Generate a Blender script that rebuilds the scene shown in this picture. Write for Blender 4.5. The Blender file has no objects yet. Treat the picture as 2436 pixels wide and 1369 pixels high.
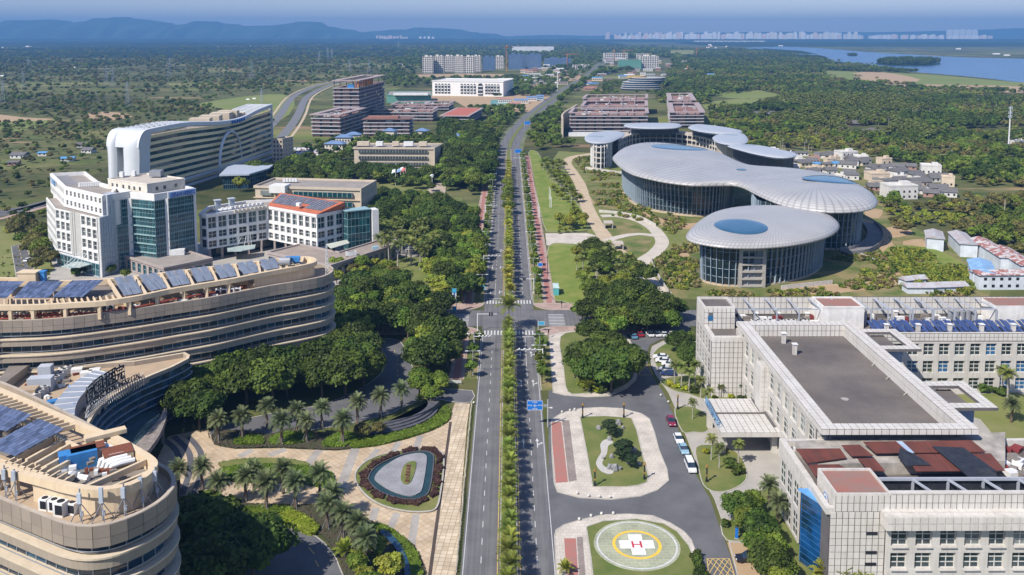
import bpy,math,random
import numpy as np
from math import sin,cos,tan,atan2,pi,radians,hypot,sqrt,floor
from mathutils import Vector,Matrix
random.seed(7);RNG=np.random.default_rng(7)
SC=bpy.context.scene
COL=SC.collection
# ------------------------------------------------------------ camera, sky, sun, exposure
F=2050.0;TILT=math.atan(210/2050);YAW=8/2050.0;CH=100.0
cam=bpy.data.cameras.new('camera');camo=bpy.data.objects.new('camera',cam);COL.objects.link(camo)
cam.sensor_width=36;cam.lens=F/2436*36;cam.shift_y=-0.16195
cam.clip_start=1;cam.clip_end=80000
camo.location=(0,0,CH);camo.rotation_euler=(pi/2-TILT,0,-YAW)
SC.camera=camo
SUN_EL,SUN_AZ=radians(46),radians(225)      # azimuth clockwise from +Y
w=bpy.data.worlds.new('World');SC.world=w;w.use_nodes=True
nt=w.node_tree;bg=nt.nodes['Background']
sky=nt.nodes.new('ShaderNodeTexSky');sky.sky_type='NISHITA';sky.sun_disc=False
sky.sun_elevation=SUN_EL;sky.sun_rotation=SUN_AZ;sky.altitude=0;sky.air_density=1.0;sky.dust_density=0.3;sky.ozone_density=4.0
tint=nt.nodes.new('ShaderNodeMix');tint.data_type='RGBA';tint.blend_type='MULTIPLY';tint.inputs[0].default_value=1
tint.inputs[7].default_value=(0.93,0.86,0.97,1)
nt.links.new(sky.outputs[0],tint.inputs[6]);nt.links.new(tint.outputs[2],bg.inputs[0]);bg.inputs[1].default_value=0.12
sun=bpy.data.lights.new('sun','SUN');sun.energy=4.8;sun.angle=radians(0.53);sun.color=(1.0,0.94,0.86)
suno=bpy.data.objects.new('sun',sun);COL.objects.link(suno)
sd=Vector((sin(SUN_AZ)*cos(SUN_EL),cos(SUN_AZ)*cos(SUN_EL),sin(SUN_EL)))
suno.rotation_euler=sd.to_track_quat('Z','Y').to_euler();suno.location=(-200,-200,300)
SC.view_settings.view_transform='Standard';SC.view_settings.look='None'
SC.view_settings.exposure=0.42;SC.view_settings.gamma=1;SC.view_settings.use_curve_mapping=False
cy=SC.cycles
cy.max_bounces=5;cy.diffuse_bounces=2;cy.glossy_bounces=2;cy.transparent_max_bounces=6;cy.volume_bounces=0
cy.sample_clamp_indirect=4;cy.use_denoising=True
# ------------------------------------------------------------ photo -> world mapping (camera at 100 m, road along +Y)
_r=Vector((cos(YAW),-sin(YAW),0));_fh=Vector((sin(YAW),cos(YAW),0))
_fw=_fh*cos(TILT) - Vector((0,0,sin(TILT)));_up=_fh*sin(TILT) + Vector((0,0,cos(TILT)))
def G(px,py,h=0.0):
    d=_fw*F + _r*(px-1218) + _up*(290-py)
    t=(h-CH)/d.z
    return (d.x*t,d.y*t)
def G3(px,py,h=0.0):
    x,y=G(px,py,h);return (x,y,h)
def PG(pts,h=0.0):return [G(x,y,h) for x,y in pts]
def GY(px,py,Y):
    """point on the ray at forward distance Y -> (x, z)"""
    d=_fw*F + _r*(px-1218) + _up*(290-py);t=Y/d.y
    return (d.x*t,CH+d.z*t)
# ------------------------------------------------------------ materials
MATS={}
def M(name,col,rough=0.85,var=0.12,scale=0.3,col2=None,metal=0.0,spec=0.3,bump=0.0,bscale=4.0,streak=0.0,rnd=0.0,thr=None,detail=4,nolin=False):
    if name in MATS:return MATS[name]
    m=bpy.data.materials.new(name);m.use_nodes=True;n=m.node_tree;N=n.nodes;L=n.links
    b=N['Principled BSDF'];b.inputs['Roughness'].default_value=rough;b.inputs['Metallic'].default_value=metal
    b.inputs['Specular IOR Level'].default_value=spec
    g=N.new('ShaderNodeNewGeometry')
    no=N.new('ShaderNodeTexNoise');no.inputs['Scale'].default_value=scale;no.inputs['Detail'].default_value=detail;no.inputs['Roughness'].default_value=0.6
    L.new(g.outputs['Position'],no.inputs['Vector'])
    if col2 is None:col2=tuple(c*(1-var*1.4) for c in col);col=tuple(min(1,c*(1+var)) for c in col)
    mr=N.new('ShaderNodeMapRange');a,bb=thr or (0.3,0.7)
    mr.inputs[1].default_value=a;mr.inputs[2].default_value=bb;L.new(no.outputs[0],mr.inputs[0])
    mx=N.new('ShaderNodeMix');mx.data_type='RGBA'
    mx.inputs[6].default_value=(*col,1);mx.inputs[7].default_value=(*col2,1)
    L.new(mr.outputs[0],mx.inputs[0]);out=mx.outputs[2]
    if streak>0:
        mp=N.new('ShaderNodeMapping');mp.inputs['Scale'].default_value=(1.3,1.3,0.12);L.new(g.outputs['Position'],mp.inputs[0])
        n2=N.new('ShaderNodeTexNoise');n2.inputs['Scale'].default_value=1.0;n2.inputs['Detail'].default_value=5;L.new(mp.outputs[0],n2.inputs['Vector'])
        r2=N.new('ShaderNodeMapRange');r2.inputs[1].default_value=0.45;r2.inputs[2].default_value=0.75;L.new(n2.outputs[0],r2.inputs[0])
        r2.inputs[3].default_value=1;r2.inputs[4].default_value=1-streak
        m2=N.new('ShaderNodeMix');m2.data_type='RGBA';m2.blend_type='MULTIPLY';m2.inputs[0].default_value=1
        cb=N.new('ShaderNodeCombineColor');L.new(r2.outputs[0],cb.inputs[0]);L.new(r2.outputs[0],cb.inputs[1]);L.new(r2.outputs[0],cb.inputs[2])
        L.new(out,m2.inputs[6]);L.new(cb.outputs[0],m2.inputs[7]);out=m2.outputs[2]
    if rnd>0:
        oi=N.new('ShaderNodeObjectInfo');hs=N.new('ShaderNodeHueSaturation')
        r3=N.new('ShaderNodeMapRange');r3.inputs[3].default_value=1-rnd;r3.inputs[4].default_value=1+rnd
        L.new(oi.outputs['Random'],r3.inputs[0]);L.new(r3.outputs[0],hs.inputs['Value'])
        r4=N.new('ShaderNodeMapRange');r4.inputs[3].default_value=0.5-rnd*0.09;r4.inputs[4].default_value=0.5+rnd*0.06
        wn=N.new('ShaderNodeMath');wn.operation='FRACT';w2=N.new('ShaderNodeMath');w2.operation='MULTIPLY';w2.inputs[1].default_value=7.31
        L.new(oi.outputs['Random'],w2.inputs[0]);L.new(w2.outputs[0],wn.inputs[0]);L.new(wn.outputs[0],r4.inputs[0])
        if len(name)>4 and name[:4]=='leaf':L.new(r4.outputs[0],hs.inputs['Hue'])
        L.new(out,hs.inputs['Color']);out=hs.outputs[0]
    L.new(out,b.inputs['Base Color'])
    if bump>0:
        n3=N.new('ShaderNodeTexNoise');n3.inputs['Scale'].default_value=bscale;n3.inputs['Detail'].default_value=3;L.new(g.outputs['Position'],n3.inputs['Vector'])
        bp=N.new('ShaderNodeBump');bp.inputs['Strength'].default_value=bump;bp.inputs['Distance'].default_value=0.4;L.new(n3.outputs[0],bp.inputs['Height']);L.new(bp.outputs[0],b.inputs['Normal'])
    MATS[name]=m;return m
def leafmat(name,c1,c2,rnd=0.25,trans=0.25):
    """foliage: brightness varies per clump and frond through the 'tone' attribute"""
    if name in MATS:return MATS[name]
    m=M(name,c1,rough=0.6,spec=0.25,scale=0.35,col2=c2,rnd=rnd,thr=(0.35,0.65));n=m.node_tree;N=n.nodes;L=n.links
    b=N['Principled BSDF'];src=b.inputs['Base Color'].links[0].from_socket
    at=N.new('ShaderNodeAttribute');at.attribute_name='tone'
    r=N.new('ShaderNodeMapRange');r.inputs[3].default_value=0.6;r.inputs[4].default_value=1.75;L.new(at.outputs['Fac'],r.inputs[0])
    hs=N.new('ShaderNodeHueSaturation');L.new(r.outputs[0],hs.inputs['Value']);L.new(src,hs.inputs['Color'])
    L.new(hs.outputs[0],b.inputs['Base Color'])
    tr=N.new('ShaderNodeBsdfTranslucent');L.new(hs.outputs[0],tr.inputs[0]);ms=N.new('ShaderNodeMixShader');ms.inputs[0].default_value=trans
    L.new(b.outputs[0],ms.inputs[1]);L.new(tr.outputs[0],ms.inputs[2]);L.new(ms.outputs[0],N['Material Output'].inputs[0])
    return m
def gridmat(name,col,line,sx,sy,lw=0.05,off=(0,0),rot=0.0,rough=0.8,var=0.1,brick=0.5,col2=None,squash=1):
    if name in MATS:return MATS[name]
    m=bpy.data.materials.new(name);m.use_nodes=True;n=m.node_tree;N=n.nodes;L=n.links
    b=N['Principled BSDF'];b.inputs['Roughness'].default_value=rough;b.inputs['Specular IOR Level'].default_value=0.25
    g=N.new('ShaderNodeNewGeometry');mp=N.new('ShaderNodeMapping');mp.inputs['Rotation'].default_value=(0,0,rot);L.new(g.outputs['Position'],mp.inputs[0])
    br=N.new('ShaderNodeTexBrick');br.offset=brick;br.inputs['Scale'].default_value=1;br.inputs['Brick Width'].default_value=sx;br.inputs['Row Height'].default_value=sy
    br.inputs['Mortar Size'].default_value=lw;br.inputs['Color1'].default_value=(*col,1);br.inputs['Color2'].default_value=(*(col2 or tuple(c*(1-var) for c in col)),1);br.inputs['Mortar'].default_value=(*line,1)
    L.new(mp.outputs[0],br.inputs['Vector'])
    no=N.new('ShaderNodeTexNoise');no.inputs['Scale'].default_value=0.25;no.inputs['Detail'].default_value=6;L.new(g.outputs['Position'],no.inputs['Vector'])
    r=N.new('ShaderNodeMapRange');r.inputs[1].default_value=0.3;r.inputs[2].default_value=0.7;r.inputs[3].default_value=0.78;r.inputs[4].default_value=1.12;L.new(no.outputs[0],r.inputs[0])
    hs=N.new('ShaderNodeHueSaturation');L.new(r.outputs[0],hs.inputs['Value']);L.new(br.outputs[0],hs.inputs['Color']);L.new(hs.outputs[0],b.inputs['Base Color'])
    MATS[name]=m;return m
def glassmat(name,col=(0.015,0.04,0.05),rough=0.08,rnd=0.5,col_pale=(0.08,0.12,0.13),scale=0.35,spec=0.7):
    m=M(name,col,rough=rough,col2=col_pale,scale=scale,spec=spec,rnd=rnd,thr=(0.45,0.8));return m  # second, paler pane colour mixed in by noise
# ------------------------------------------------------------ mesh building
WO={}
def worg(o):return WO.get(o.name,Vector((0,0,0)))
class MB:
    def __init__(s):s.v=[];s.f=[];s.m=[];s.t=[]
    def face(s,pts,m=0):
        i=len(s.v);s.v.extend(pts);s.f.append(tuple(range(i,i+len(pts))));s.m.append(m);return s
    def mesh(s,V,Fs,m=0):
        i=len(s.v);s.v.extend(V);s.f.extend(tuple(a+i for a in f) for f in Fs);s.m.extend([m]*len(Fs));return s
    def box(s,c,sz,ang=0.0,m=0):
        hx,hy,hz=sz[0]/2,sz[1]/2,sz[2]/2;ca,sa=cos(ang),sin(ang);V=[]
        for dz in (-hz,hz):
            for dx,dy in ((-hx,-hy),(hx,-hy),(hx,hy),(-hx,hy)):
                V.append((c[0]+dx*ca-dy*sa,c[1]+dx*sa+dy*ca,c[2]+dz))
        return s.mesh(V,[(3,2,1,0),(4,5,6,7),(0,1,5,4),(1,2,6,5),(2,3,7,6),(3,0,4,7)],m)
    def bar(s,p,q,w,h=None,m=0,n=4):
        h=h or w;p=Vector(p);q=Vector(q);d=q-p
        if d.length<1e-6:return s
        a=d.cross(Vector((0,0,1)))
        if a.length<1e-4*d.length:a=Vector((1,0,0))
        a.normalize();b=a.cross(d).normalized();V=[]
        for e in (p,q):
            for k in range(n):
                t=2*pi*(k+.5)/n;r=1.41421/2 if n==4 else .5
                V.append(tuple(e + a*(w*r*cos(t)) + b*(h*r*sin(t))))
        return s.mesh(V,[tuple(range(n-1,-1,-1)),tuple(range(n,2*n))]+[(k,(k+1) % n,n+(k+1) % n,n+k) for k in range(n)],m)
    def tube(s,pts,radii,n=6,m=0):
        P=[Vector(p) for p in pts];V=[];Fs=[]
        for i,p in enumerate(P):
            d=(P[min(i+1,len(P)-1)]-P[max(i-1,0)]).normalized()
            a=d.cross(Vector((0.03,1,0.02))).normalized();b=a.cross(d)
            r=radii[i] if hasattr(radii,'__len__') else radii
            for k in range(n):
                t=2*pi*k/n;V.append(tuple(p+a*(r*cos(t))+b*(r*sin(t))))
        for i in range(len(P)-1):
            for k in range(n):Fs.append((i*n+k,i*n+(k+1) % n,(i+1)*n+(k+1) % n,(i+1)*n+k))
        Fs+=[tuple(range(n-1,-1,-1)),tuple(range((len(P)-1)*n,len(P)*n))]
        return s.mesh(V,Fs,m)
    def prism(s,poly,z0,z1,m=0,mtop=None,bottom=True):
        n=len(poly);V=[(x,y,z0) for x,y in poly]+[(x,y,z1) for x,y in poly]
        i=len(s.v);s.v.extend(V);ccw=area(poly)>0
        top=tuple(range(n,2*n));bot=tuple(range(n-1,-1,-1))
        if not ccw:top=top[::-1];bot=bot[::-1]
        s.f.append(tuple(a+i for a in top));s.m.append(m if mtop is None else mtop)
        if bottom:s.f.append(tuple(a+i for a in bot));s.m.append(m)
        for k in range(n):
            k2=(k+1) % n;q=(k,k2,n+k2,n+k)
            s.f.append(tuple(a+i for a in (q if ccw else q[::-1])));s.m.append(m)
        return s
    def ring(s,outer,inner,z0,z1,m=0,mtop=None):
        n=len(outer);V=[(x,y,z0) for x,y in outer]+[(x,y,z1) for x,y in outer]+[(x,y,z0) for x,y in inner]+[(x,y,z1) for x,y in inner]
        i=len(s.v);s.v.extend(V);ccw=area(outer)>0;mt=m if mtop is None else mtop
        for k in range(n):
            j=(k+1) % n
            for q,mm in (((k,j,n+j,n+k),m),((2*n+j,2*n+k,3*n+k,3*n+j),m),((n+k,n+j,3*n+j,3*n+k),mt),((j,k,2*n+k,2*n+j),m)):
                s.f.append(tuple(a+i for a in (q if ccw else q[::-1])));s.m.append(mm)
        return s
    def build(s,name,mats,parent=None,smooth=False,loc=None):
        me=bpy.data.meshes.new(name)
        org=worg(parent) if parent else Vector(loc or (0,0,0))
        V=np.array(s.v,dtype=np.float64).reshape(-1,3) - np.array(org)
        me.from_pydata(V.tolist(),[],s.f)
        if not isinstance(mats,(list,tuple)):mats=[mats]
        for m in mats:me.materials.append(m)
        if len(mats)>1:me.polygons.foreach_set('material_index',s.m)
        if smooth:me.polygons.foreach_set('use_smooth',[True]*len(s.f))
        if s.t:
            a=me.attributes.new('tone','FLOAT','POINT');a.data.foreach_set('value',s.t)
        me.update()
        o=bpy.data.objects.new(name,me);COL.objects.link(o);WO[o.name]=org
        if parent:o.parent=parent
        else:o.location=org
        return o
def area(p):return sum(p[i][0]*p[(i+1) % len(p)][1]-p[(i+1) % len(p)][0]*p[i][1] for i in range(len(p)))/2
def offset(poly,d):
    """d > 0 shrinks the polygon"""
    n=len(poly);sg=1 if area(poly)>0 else -1;out=[]
    for i in range(n):
        a,b,c=poly[i-1],poly[i],poly[(i+1) % n]
        d1=Vector((b[0]-a[0],b[1]-a[1]));d2=Vector((c[0]-b[0],c[1]-b[1]))
        if d1.length<1e-6:d1=d2
        if d2.length<1e-6:d2=d1
        d1.normalize();d2.normalize()
        n1=Vector((-d1.y,d1.x))*sg;n2=Vector((-d2.y,d2.x))*sg;nn=n1+n2
        if nn.length<1e-3:nn=n1
        nn=nn/ max(0.35,(1+n1.dot(n2)))
        out.append((b[0]+nn.x*d,b[1]+nn.y*d))
    return out
def smooth(pts,k=4,closed=True):
    n=len(pts);out=[]
    rng=range(n if closed else n-1)
    for i in rng:
        p0,p1,p2,p3=(pts[(i+j) % n] if closed else pts[min(max(i+j,0),n-1)] for j in (-1,0,1,2))
        for s in range(k):
            t=s/k;t2=t*t;t3=t2*t
            out.append(tuple(0.5*((2*p1[a])+(-p0[a]+p2[a])*t+(2*p0[a]-5*p1[a]+4*p2[a]-p3[a])*t2+(-p0[a]+3*p1[a]-3*p2[a]+p3[a])*t3) for a in range(len(p1))))
    if not closed:out.append(tuple(pts[-1]))
    return out
def inside(poly,X,Y):
    c=np.zeros(X.shape,bool);n=len(poly)
    for i in range(n):
        x1,y1=poly[i];x2,y2=poly[(i+1) % n]
        if y1==y2:continue
        k=((y1>Y)!=(y2>Y)) & (X<(x2-x1)*(Y-y1)/(y2-y1)+x1);c ^= k
    return c
def tag(o,label=None,cat=None,group=None,kind=None):
    if label:o['label']=label
    if cat:o['category']=cat
    if group:o['group']=group
    if kind:o['kind']=kind
    return o
def thing(name,label,cat,loc,group=None):
    o=bpy.data.objects.new(name,None);COL.objects.link(o);o.location=loc;o.empty_display_size=0.1
    WO[o.name]=Vector(loc if len(loc)==3 else (*loc,0));return tag(o,label,cat,group)
def put(me,name,parent,loc,ang=0.0,scale=(1,1,1),tilt=0.0,mat=None):
    """a part (or sub-part) that shares a mesh; loc in world coordinates"""
    o=bpy.data.objects.new(name,me);COL.objects.link(o)
    L=Vector(loc);o.location=L-worg(parent) if parent else L
    o.rotation_euler=(tilt,0,ang);o.scale=scale;WO[o.name]=L
    if parent:o.parent=parent
    return o
_UC={}
def ucube(mat):
    if mat.name not in _UC:
        o=MB().box((0,0,0),(1,1,1));me=bpy.data.meshes.new('unit_'+mat.name);me.from_pydata(o.v,[],o.f);me.materials.append(mat);_UC[mat.name]=me
    return _UC[mat.name]
def uframe(mat,nv=1,nh=1,b=0.05,key='f',dx=0.5):
    """frame in the unit square (x,z) sitting just in front of a pane"""
    k=(mat.name,nv,nh,b)
    if k not in _UC:
        m=MB()
        for i in range(nv+1):m.box((-0.5+i/nv,-dx-0.3,0),(b if 0<i<nv else b*1.2,1.2,1))
        for j in range(nh+1):m.box((0,-dx-0.2,-0.5+j/nh),(1,1.0,b))
        me=bpy.data.meshes.new('unit_frame');me.from_pydata(m.v,[],m.f);me.materials.append(mat);_UC[k]=me
    return _UC[k]
class Pieces:
    """collects alike pieces of one thing; the 300 nearest become parts, the rest one joined part"""
    def __init__(s,parent,name,cap=300):s.p=parent;s.n=name;s.it=[];s.cap=cap
    def add(s,c,sz,ang,mat,tilt=0.0,frame=None,child=None):s.it.append((c,sz,ang,mat,tilt,frame,child))
    def flush(s):
        s.it.sort(key=lambda i:i[0][0]**2+i[0][1]**2)
        for c,sz,ang,mat,tilt,frame,child in s.it[:s.cap]:
            o=put(ucube(mat),s.n,s.p,c,ang,sz,tilt)
            if frame:
                q=bpy.data.objects.new(child or 'frame',frame);COL.objects.link(q);q.parent=o
        rest=s.it[s.cap:]
        if rest:
            by={}
            for it in rest:
                mats=by.setdefault('m',[]); 
                if it[3] not in mats:mats.append(it[3])
            mb=MB()
            for c,sz,ang,mat,tilt,frame,child in rest:
                R=Matrix.Rotation(ang,3,'Z') @ Matrix.Rotation(tilt,3,'X');i=len(mb.v)
                bb=MB().box((0,0,0),sz);mb.mesh([tuple(R @ Vector(v)+Vector(c)) for v in bb.v],bb.f,by['m'].index(mat))
            o=mb.build(s.n+'_rest',by['m'],s.p);o['kind']='stuff'
def wallfr(p0,p1):
    """frame of a facade: direction, outward normal, length, angle; p0 -> p1 runs left to right seen from outside"""
    d=Vector((p1[0]-p0[0],p1[1]-p0[1]));L=d.length;d.normalize();n=Vector((d.y,-d.x))
    return d,n,L,atan2(d.y,d.x)
def facade(mb,W,p0,p1,z0,z1,nc,nr,pier=0.3,band=0.35,depth=0.35,m=0,glass=None,frame=None,x0=0.0,x1=None,hole=None,gl2=None,base=0.0):
    """piers and bands in mb, panes as pieces of W set back from the wall face"""
    d,n,L,ang=wallfr(p0,p1);x1=L if x1 is None else x1;bw=(x1-x0)/nc;rh=(z1-z0)/nr
    def at(u,dep,z):return (p0[0]+d.x*u-n.x*dep,p0[1]+d.y*u-n.y*dep,z)
    if x0>0.01:mb.box(at(x0/2,depth/2,(z0+z1)/2),(x0,depth,z1-z0),ang,m)
    if x1<L-0.01:mb.box(at((x1+L)/2,depth/2,(z0+z1)/2),(L-x1,depth,z1-z0),ang,m)
    bh=rh*band
    for j in range(nr+1):
        zb=z0+j*rh;lo=zb-(bh/2 if j else 0);hi=zb+(bh/2 if j<nr else 0)
        if j==0:hi=zb+max(bh/2,base)
        if hi-lo>0.01:mb.box(at((x0+x1)/2,depth/2,(lo+hi)/2),(x1-x0,depth,hi-lo),ang,m)
    pw=bw*pier
    if pw>0.01:
        for i in range(nc+1):
            a=x0+i*bw-(pw/2 if i else 0);b=x0+i*bw+(pw/2 if i<nc else 0)
            for j in range(nr):
                lo=z0+j*rh+bh/2;hi=z0+(j+1)*rh-bh/2
                mb.box(at((a+b)/2,depth/2+0.01,(lo+hi)/2),(b-a,depth-0.02,hi-lo),ang,m)
    for i in range(nc):
        for j in range(nr):
            if hole and hole(i,j): 
                mb.box(at(x0+(i+.5)*bw,depth/2+.005,z0+(j+.5)*rh),(bw-pw,depth-.01,rh-bh),ang,m);continue
            g=glass if not gl2 or random.random()<0.7 else gl2
            W.add(at(x0+(i+.5)*bw,depth-0.06,z0+(j+.5)*rh),(bw-pw+0.02,0.08,rh-bh+0.02),ang,g,0,frame)
def ribbon(path,w0,w1=None,closed=False):
    """left/right offset polygon of a path"""
    w1=w0 if w1 is None else w1;n=len(path);Lf=[];Rt=[]
    for i in range(n):
        a=path[max(i-1,0)];b=path[min(i+1,n-1)];d=Vector((b[0]-a[0],b[1]-a[1])).normalized()
        Lf.append((path[i][0]-d.y*w0,path[i][1]+d.x*w0));Rt.append((path[i][0]+d.y*w1,path[i][1]-d.x*w1))
    return Lf,Rt
def sheet(name,poly,z,mat,kind='structure',parent=None):
    p=list(poly)
    if area(p)<0:p=p[::-1]
    o=MB().face([(x,y,z) for x,y in p]).build(name,mat,parent)
    if kind and not parent:o['kind']=kind
    return o
def strip(mb,path,w,z,m=0,side=0.0):
    Lf,Rt=ribbon(path,w/2+side,w/2-side)
    for i in range(len(path)-1):mb.face([(*Rt[i],z),(*Rt[i+1],z),(*Lf[i+1],z),(*Lf[i],z)],m)
def kerb(mb,path,w=0.3,z0=0.0,z1=0.14,m=0,closed=False):
    P=list(path)+([path[0]] if closed else []);Lf,Rt=ribbon(P,w/2)
    for i in range(len(P)-1):
        a,b,c,d=Rt[i],Rt[i+1],Lf[i+1],Lf[i]
        mb.face([(*a,z1),(*b,z1),(*c,z1),(*d,z1)],m);mb.face([(*a,z0),(*b,z0),(*b,z1),(*a,z1)],m);mb.face([(*c,z0),(*d,z0),(*d,z1),(*c,z1)],m)
ORD=['first','second','third','fourth','fifth','sixth','seventh','eighth','ninth','tenth','eleventh','twelfth','thirteenth','fourteenth','fifteenth','sixteenth','seventeenth','eighteenth','nineteenth','twentieth']
TENS={2:'twenty',3:'thirty',4:'forty',5:'fifty',6:'sixty',7:'seventy',8:'eighty',9:'ninety'}
TENTH={2:'twentieth',3:'thirtieth',4:'fortieth',5:'fiftieth',6:'sixtieth',7:'seventieth',8:'eightieth',9:'ninetieth'}
def nth(i):
    i+=1
    if i<=20:return ORD[i-1]
    if i>=100:return ('hundred and '+nth(i-101)) if i>100 else 'hundredth'
    t,u=divmod(i,10)
    return TENTH[t] if u==0 else TENS[t]+'-'+ORD[u-1]
# ------------------------------------------------------------ setting: ground
FARY=20000.0
def ground_material():
    m=bpy.data.materials.new('countryside');m.use_nodes=True;n=m.node_tree;N=n.nodes;L=n.links
    b=N['Principled BSDF'];b.inputs['Roughness'].default_value=0.95;b.inputs['Specular IOR Level'].default_value=0.1
    g=N.new('ShaderNodeNewGeometry')
    def noise(sc,det=5,stretch=None,rough=0.6):
        src=g.outputs['Position']
        if stretch:
            mp=N.new('ShaderNodeMapping');mp.inputs['Scale'].default_value=stretch;L.new(src,mp.inputs[0]);src=mp.outputs[0]
        t=N.new('ShaderNodeTexNoise');t.inputs['Scale'].default_value=sc;t.inputs['Detail'].default_value=det;t.inputs['Roughness'].default_value=rough;L.new(src,t.inputs['Vector']);return t.outputs[0]
    def rng(s,a,b_):
        r=N.new('ShaderNodeMapRange');r.inputs[1].default_value=a;r.inputs[2].default_value=b_;L.new(s,r.inputs[0]);return r.outputs[0]
    def mix(f,a,b_):
        x=N.new('ShaderNodeMix');x.data_type='RGBA';L.new(f,x.inputs[0])
        for s,v in ((x.inputs[6],a),(x.inputs[7],b_)):
            if isinstance(v,tuple):s.default_value=(*v,1)
            else:L.new(v,s)
        return x.outputs[2]
    scrub=mix(rng(noise(0.05,8),0.35,0.65),(0.050,0.070,0.022),(0.125,0.118,0.050))
    grass=mix(rng(noise(0.02,6),0.4,0.6),(0.115,0.145,0.036),(0.19,0.17,0.07))
    a=mix(rng(noise(0.0036,5,(0.5,2.2,1)),0.50,0.62),scrub,grass)
    soil=mix(rng(noise(0.006,5,(0.5,1.7,1)),0.62,0.67),a,(0.30,0.20,0.115))
    vor=N.new('ShaderNodeTexVoronoi');vor.inputs['Scale'].default_value=0.0055
    mp=N.new('ShaderNodeMapping');mp.inputs['Scale'].default_value=(1,0.8,1);mp.inputs['Rotation'].default_value=(0,0,0.3);L.new(g.outputs['Position'],mp.inputs[0]);L.new(mp.outputs[0],vor.inputs[0])
    hs=N.new('ShaderNodeHueSaturation');sp=N.new('ShaderNodeSeparateColor');L.new(vor.outputs['Color'],sp.inputs[0])
    rr=N.new('ShaderNodeMapRange');rr.inputs[3].default_value=0.7;rr.inputs[4].default_value=1.35;L.new(sp.outputs[0],rr.inputs[0]);L.new(rr.outputs[0],hs.inputs['Value']);L.new(soil,hs.inputs['Color'])
    L.new(hs.outputs[0],b.inputs['Base Color'])
    return m
ys=[-300,0,200,400,800,1600,3200,6400,11000,FARY];xs=[-17000,-8000,-3000,-1000,0,1000,3000,8000,17000]
mb=MB()
V=[(x,y,0) for y in ys for x in xs];nx=len(xs)
mb.mesh(V,[(j*nx+i,j*nx+i+1,(j+1)*nx+i+1,(j+1)*nx+i) for j in range(len(ys)-1) for i in range(nx-1)])
o=mb.build('ground',ground_material());o['kind']='structure';o['label']='green scrub plain with fields reaching the horizon'
# haze
hz=bpy.data.materials.new('haze');hz.use_nodes=True;N=hz.node_tree.nodes;N.remove(N['Principled BSDF'])
pv=N.new('ShaderNodeVolumePrincipled');pv.inputs['Color'].default_value=(0.165,0.40,0.77,1);pv.inputs['Density'].default_value=1.1e-4;pv.inputs['Anisotropy'].default_value=0.0
hz.node_tree.links.new(pv.outputs[0],N['Material Output'].inputs['Volume'])
o=MB().box((0,FARY/2-200,219),(34200,FARY+800,440)).build('haze',hz);o['kind']='stuff';o['label']='pale blue haze that fades the far plain and hills';o['category']='haze'
# hills along the left horizon
def hills(name,prof,Y,depth,mat,label):
    pts=smooth([GY(px,py,Y) for px,py in prof],6,False);V=[];Fs=[]
    n=len(pts);K=7
    for k in range(K):
        t=k/(K-1);s=sin(pi*t)
        for i,(x,z) in enumerate(pts):
            wob=math.sin(i*1.7+k*2.1)*0.10+math.sin(i*0.6+k)*0.08
            V.append((x+math.sin(k*1.3+i*.4)*120,Y+(t-.5)*depth*(1+.2*math.sin(i*.9)),max(-0.5,z*s*(1+(wob if 0<k<K-1 and k!=K//2 else 0)))))
    for k in range(K-1):
        for i in range(n-1):Fs.append((k*n+i,k*n+i+1,(k+1)*n+i+1,(k+1)*n+i))
    o=MB().mesh(V,Fs).build(name,mat,smooth=True);o['kind']='structure';o['label']=label
hm=M('hill_forest',(0.03,0.055,0.02),col2=(0.05,0.075,0.03),scale=0.002)
hills('hills',[(-260,75),(-120,66),(0,62),(50,54),(95,47),(150,50),(205,57),(240,46),(295,41),(345,48),(400,57),(445,59),(490,52),(530,54),(580,62),(640,60),(690,58),(730,52),(775,60),(820,70),(860,80),(900,88)],14500,3000,hm,'long blue mountain ridge on the horizon')
hills('hills',[(820,86),(900,74),(960,70),(1010,66),(1060,69),(1120,76),(1160,80),(1190,88)],16000,2400,hm,'low faint hill on the horizon behind the far town')
hills('hills',[(370,92),(400,86),(420,85),(440,88),(460,93)],13500,700,hm,'small dark hillock before the mountain ridge')
hills('hills',[(1190,89),(1300,84),(1420,86),(1520,80),(1700,78),(1900,76),(2100,77),(2300,72),(2450,68),(2600,75)],17500,1500,hm,'very faint rise behind the city on the horizon')
# ------------------------------------------------------------ roads, pavements, lawns
asph=M('asphalt',(0.172,0.168,0.168),col2=(0.118,0.117,0.120),scale=0.16,rough=0.9,bump=0.15,bscale=20,detail=8)
def lanes(m):
    n=m.node_tree;N=n.nodes;L=n.links;b=N['Principled BSDF'];src=b.inputs['Base Color'].links[0].from_socket;g=N.new('ShaderNodeNewGeometry');mp=N.new('ShaderNodeMapping');mp.inputs['Scale'].default_value=(1.1,0.012,1);L.new(g.outputs['Position'],mp.inputs[0]);t=N.new('ShaderNodeTexNoise');t.inputs['Scale'].default_value=1;t.inputs['Detail'].default_value=6;t.inputs['Roughness'].default_value=.7;L.new(mp.outputs[0],t.inputs[0]);r=N.new('ShaderNodeMapRange');r.inputs[1].default_value=.35;r.inputs[2].default_value=.7;r.inputs[3].default_value=1.15;r.inputs[4].default_value=.72;L.new(t.outputs[0],r.inputs[0]);h=N.new('ShaderNodeHueSaturation');L.new(r.outputs[0],h.inputs['Value']);L.new(src,h.inputs['Color']);L.new(h.outputs[0],b.inputs['Base Color'])
lanes(asph)
asph2=M('asphalt_inner',(0.145,0.144,0.148),col2=(0.092,0.093,0.098),scale=0.12,rough=0.9,detail=8)
white=M('road_paint',(0.62,0.62,0.60),col2=(0.45,0.45,0.44),scale=1.5,rough=0.8)
yellow=M('yellow_paint',(0.62,0.42,0.12),col2=(0.45,0.33,0.13),scale=1.5)
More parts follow.
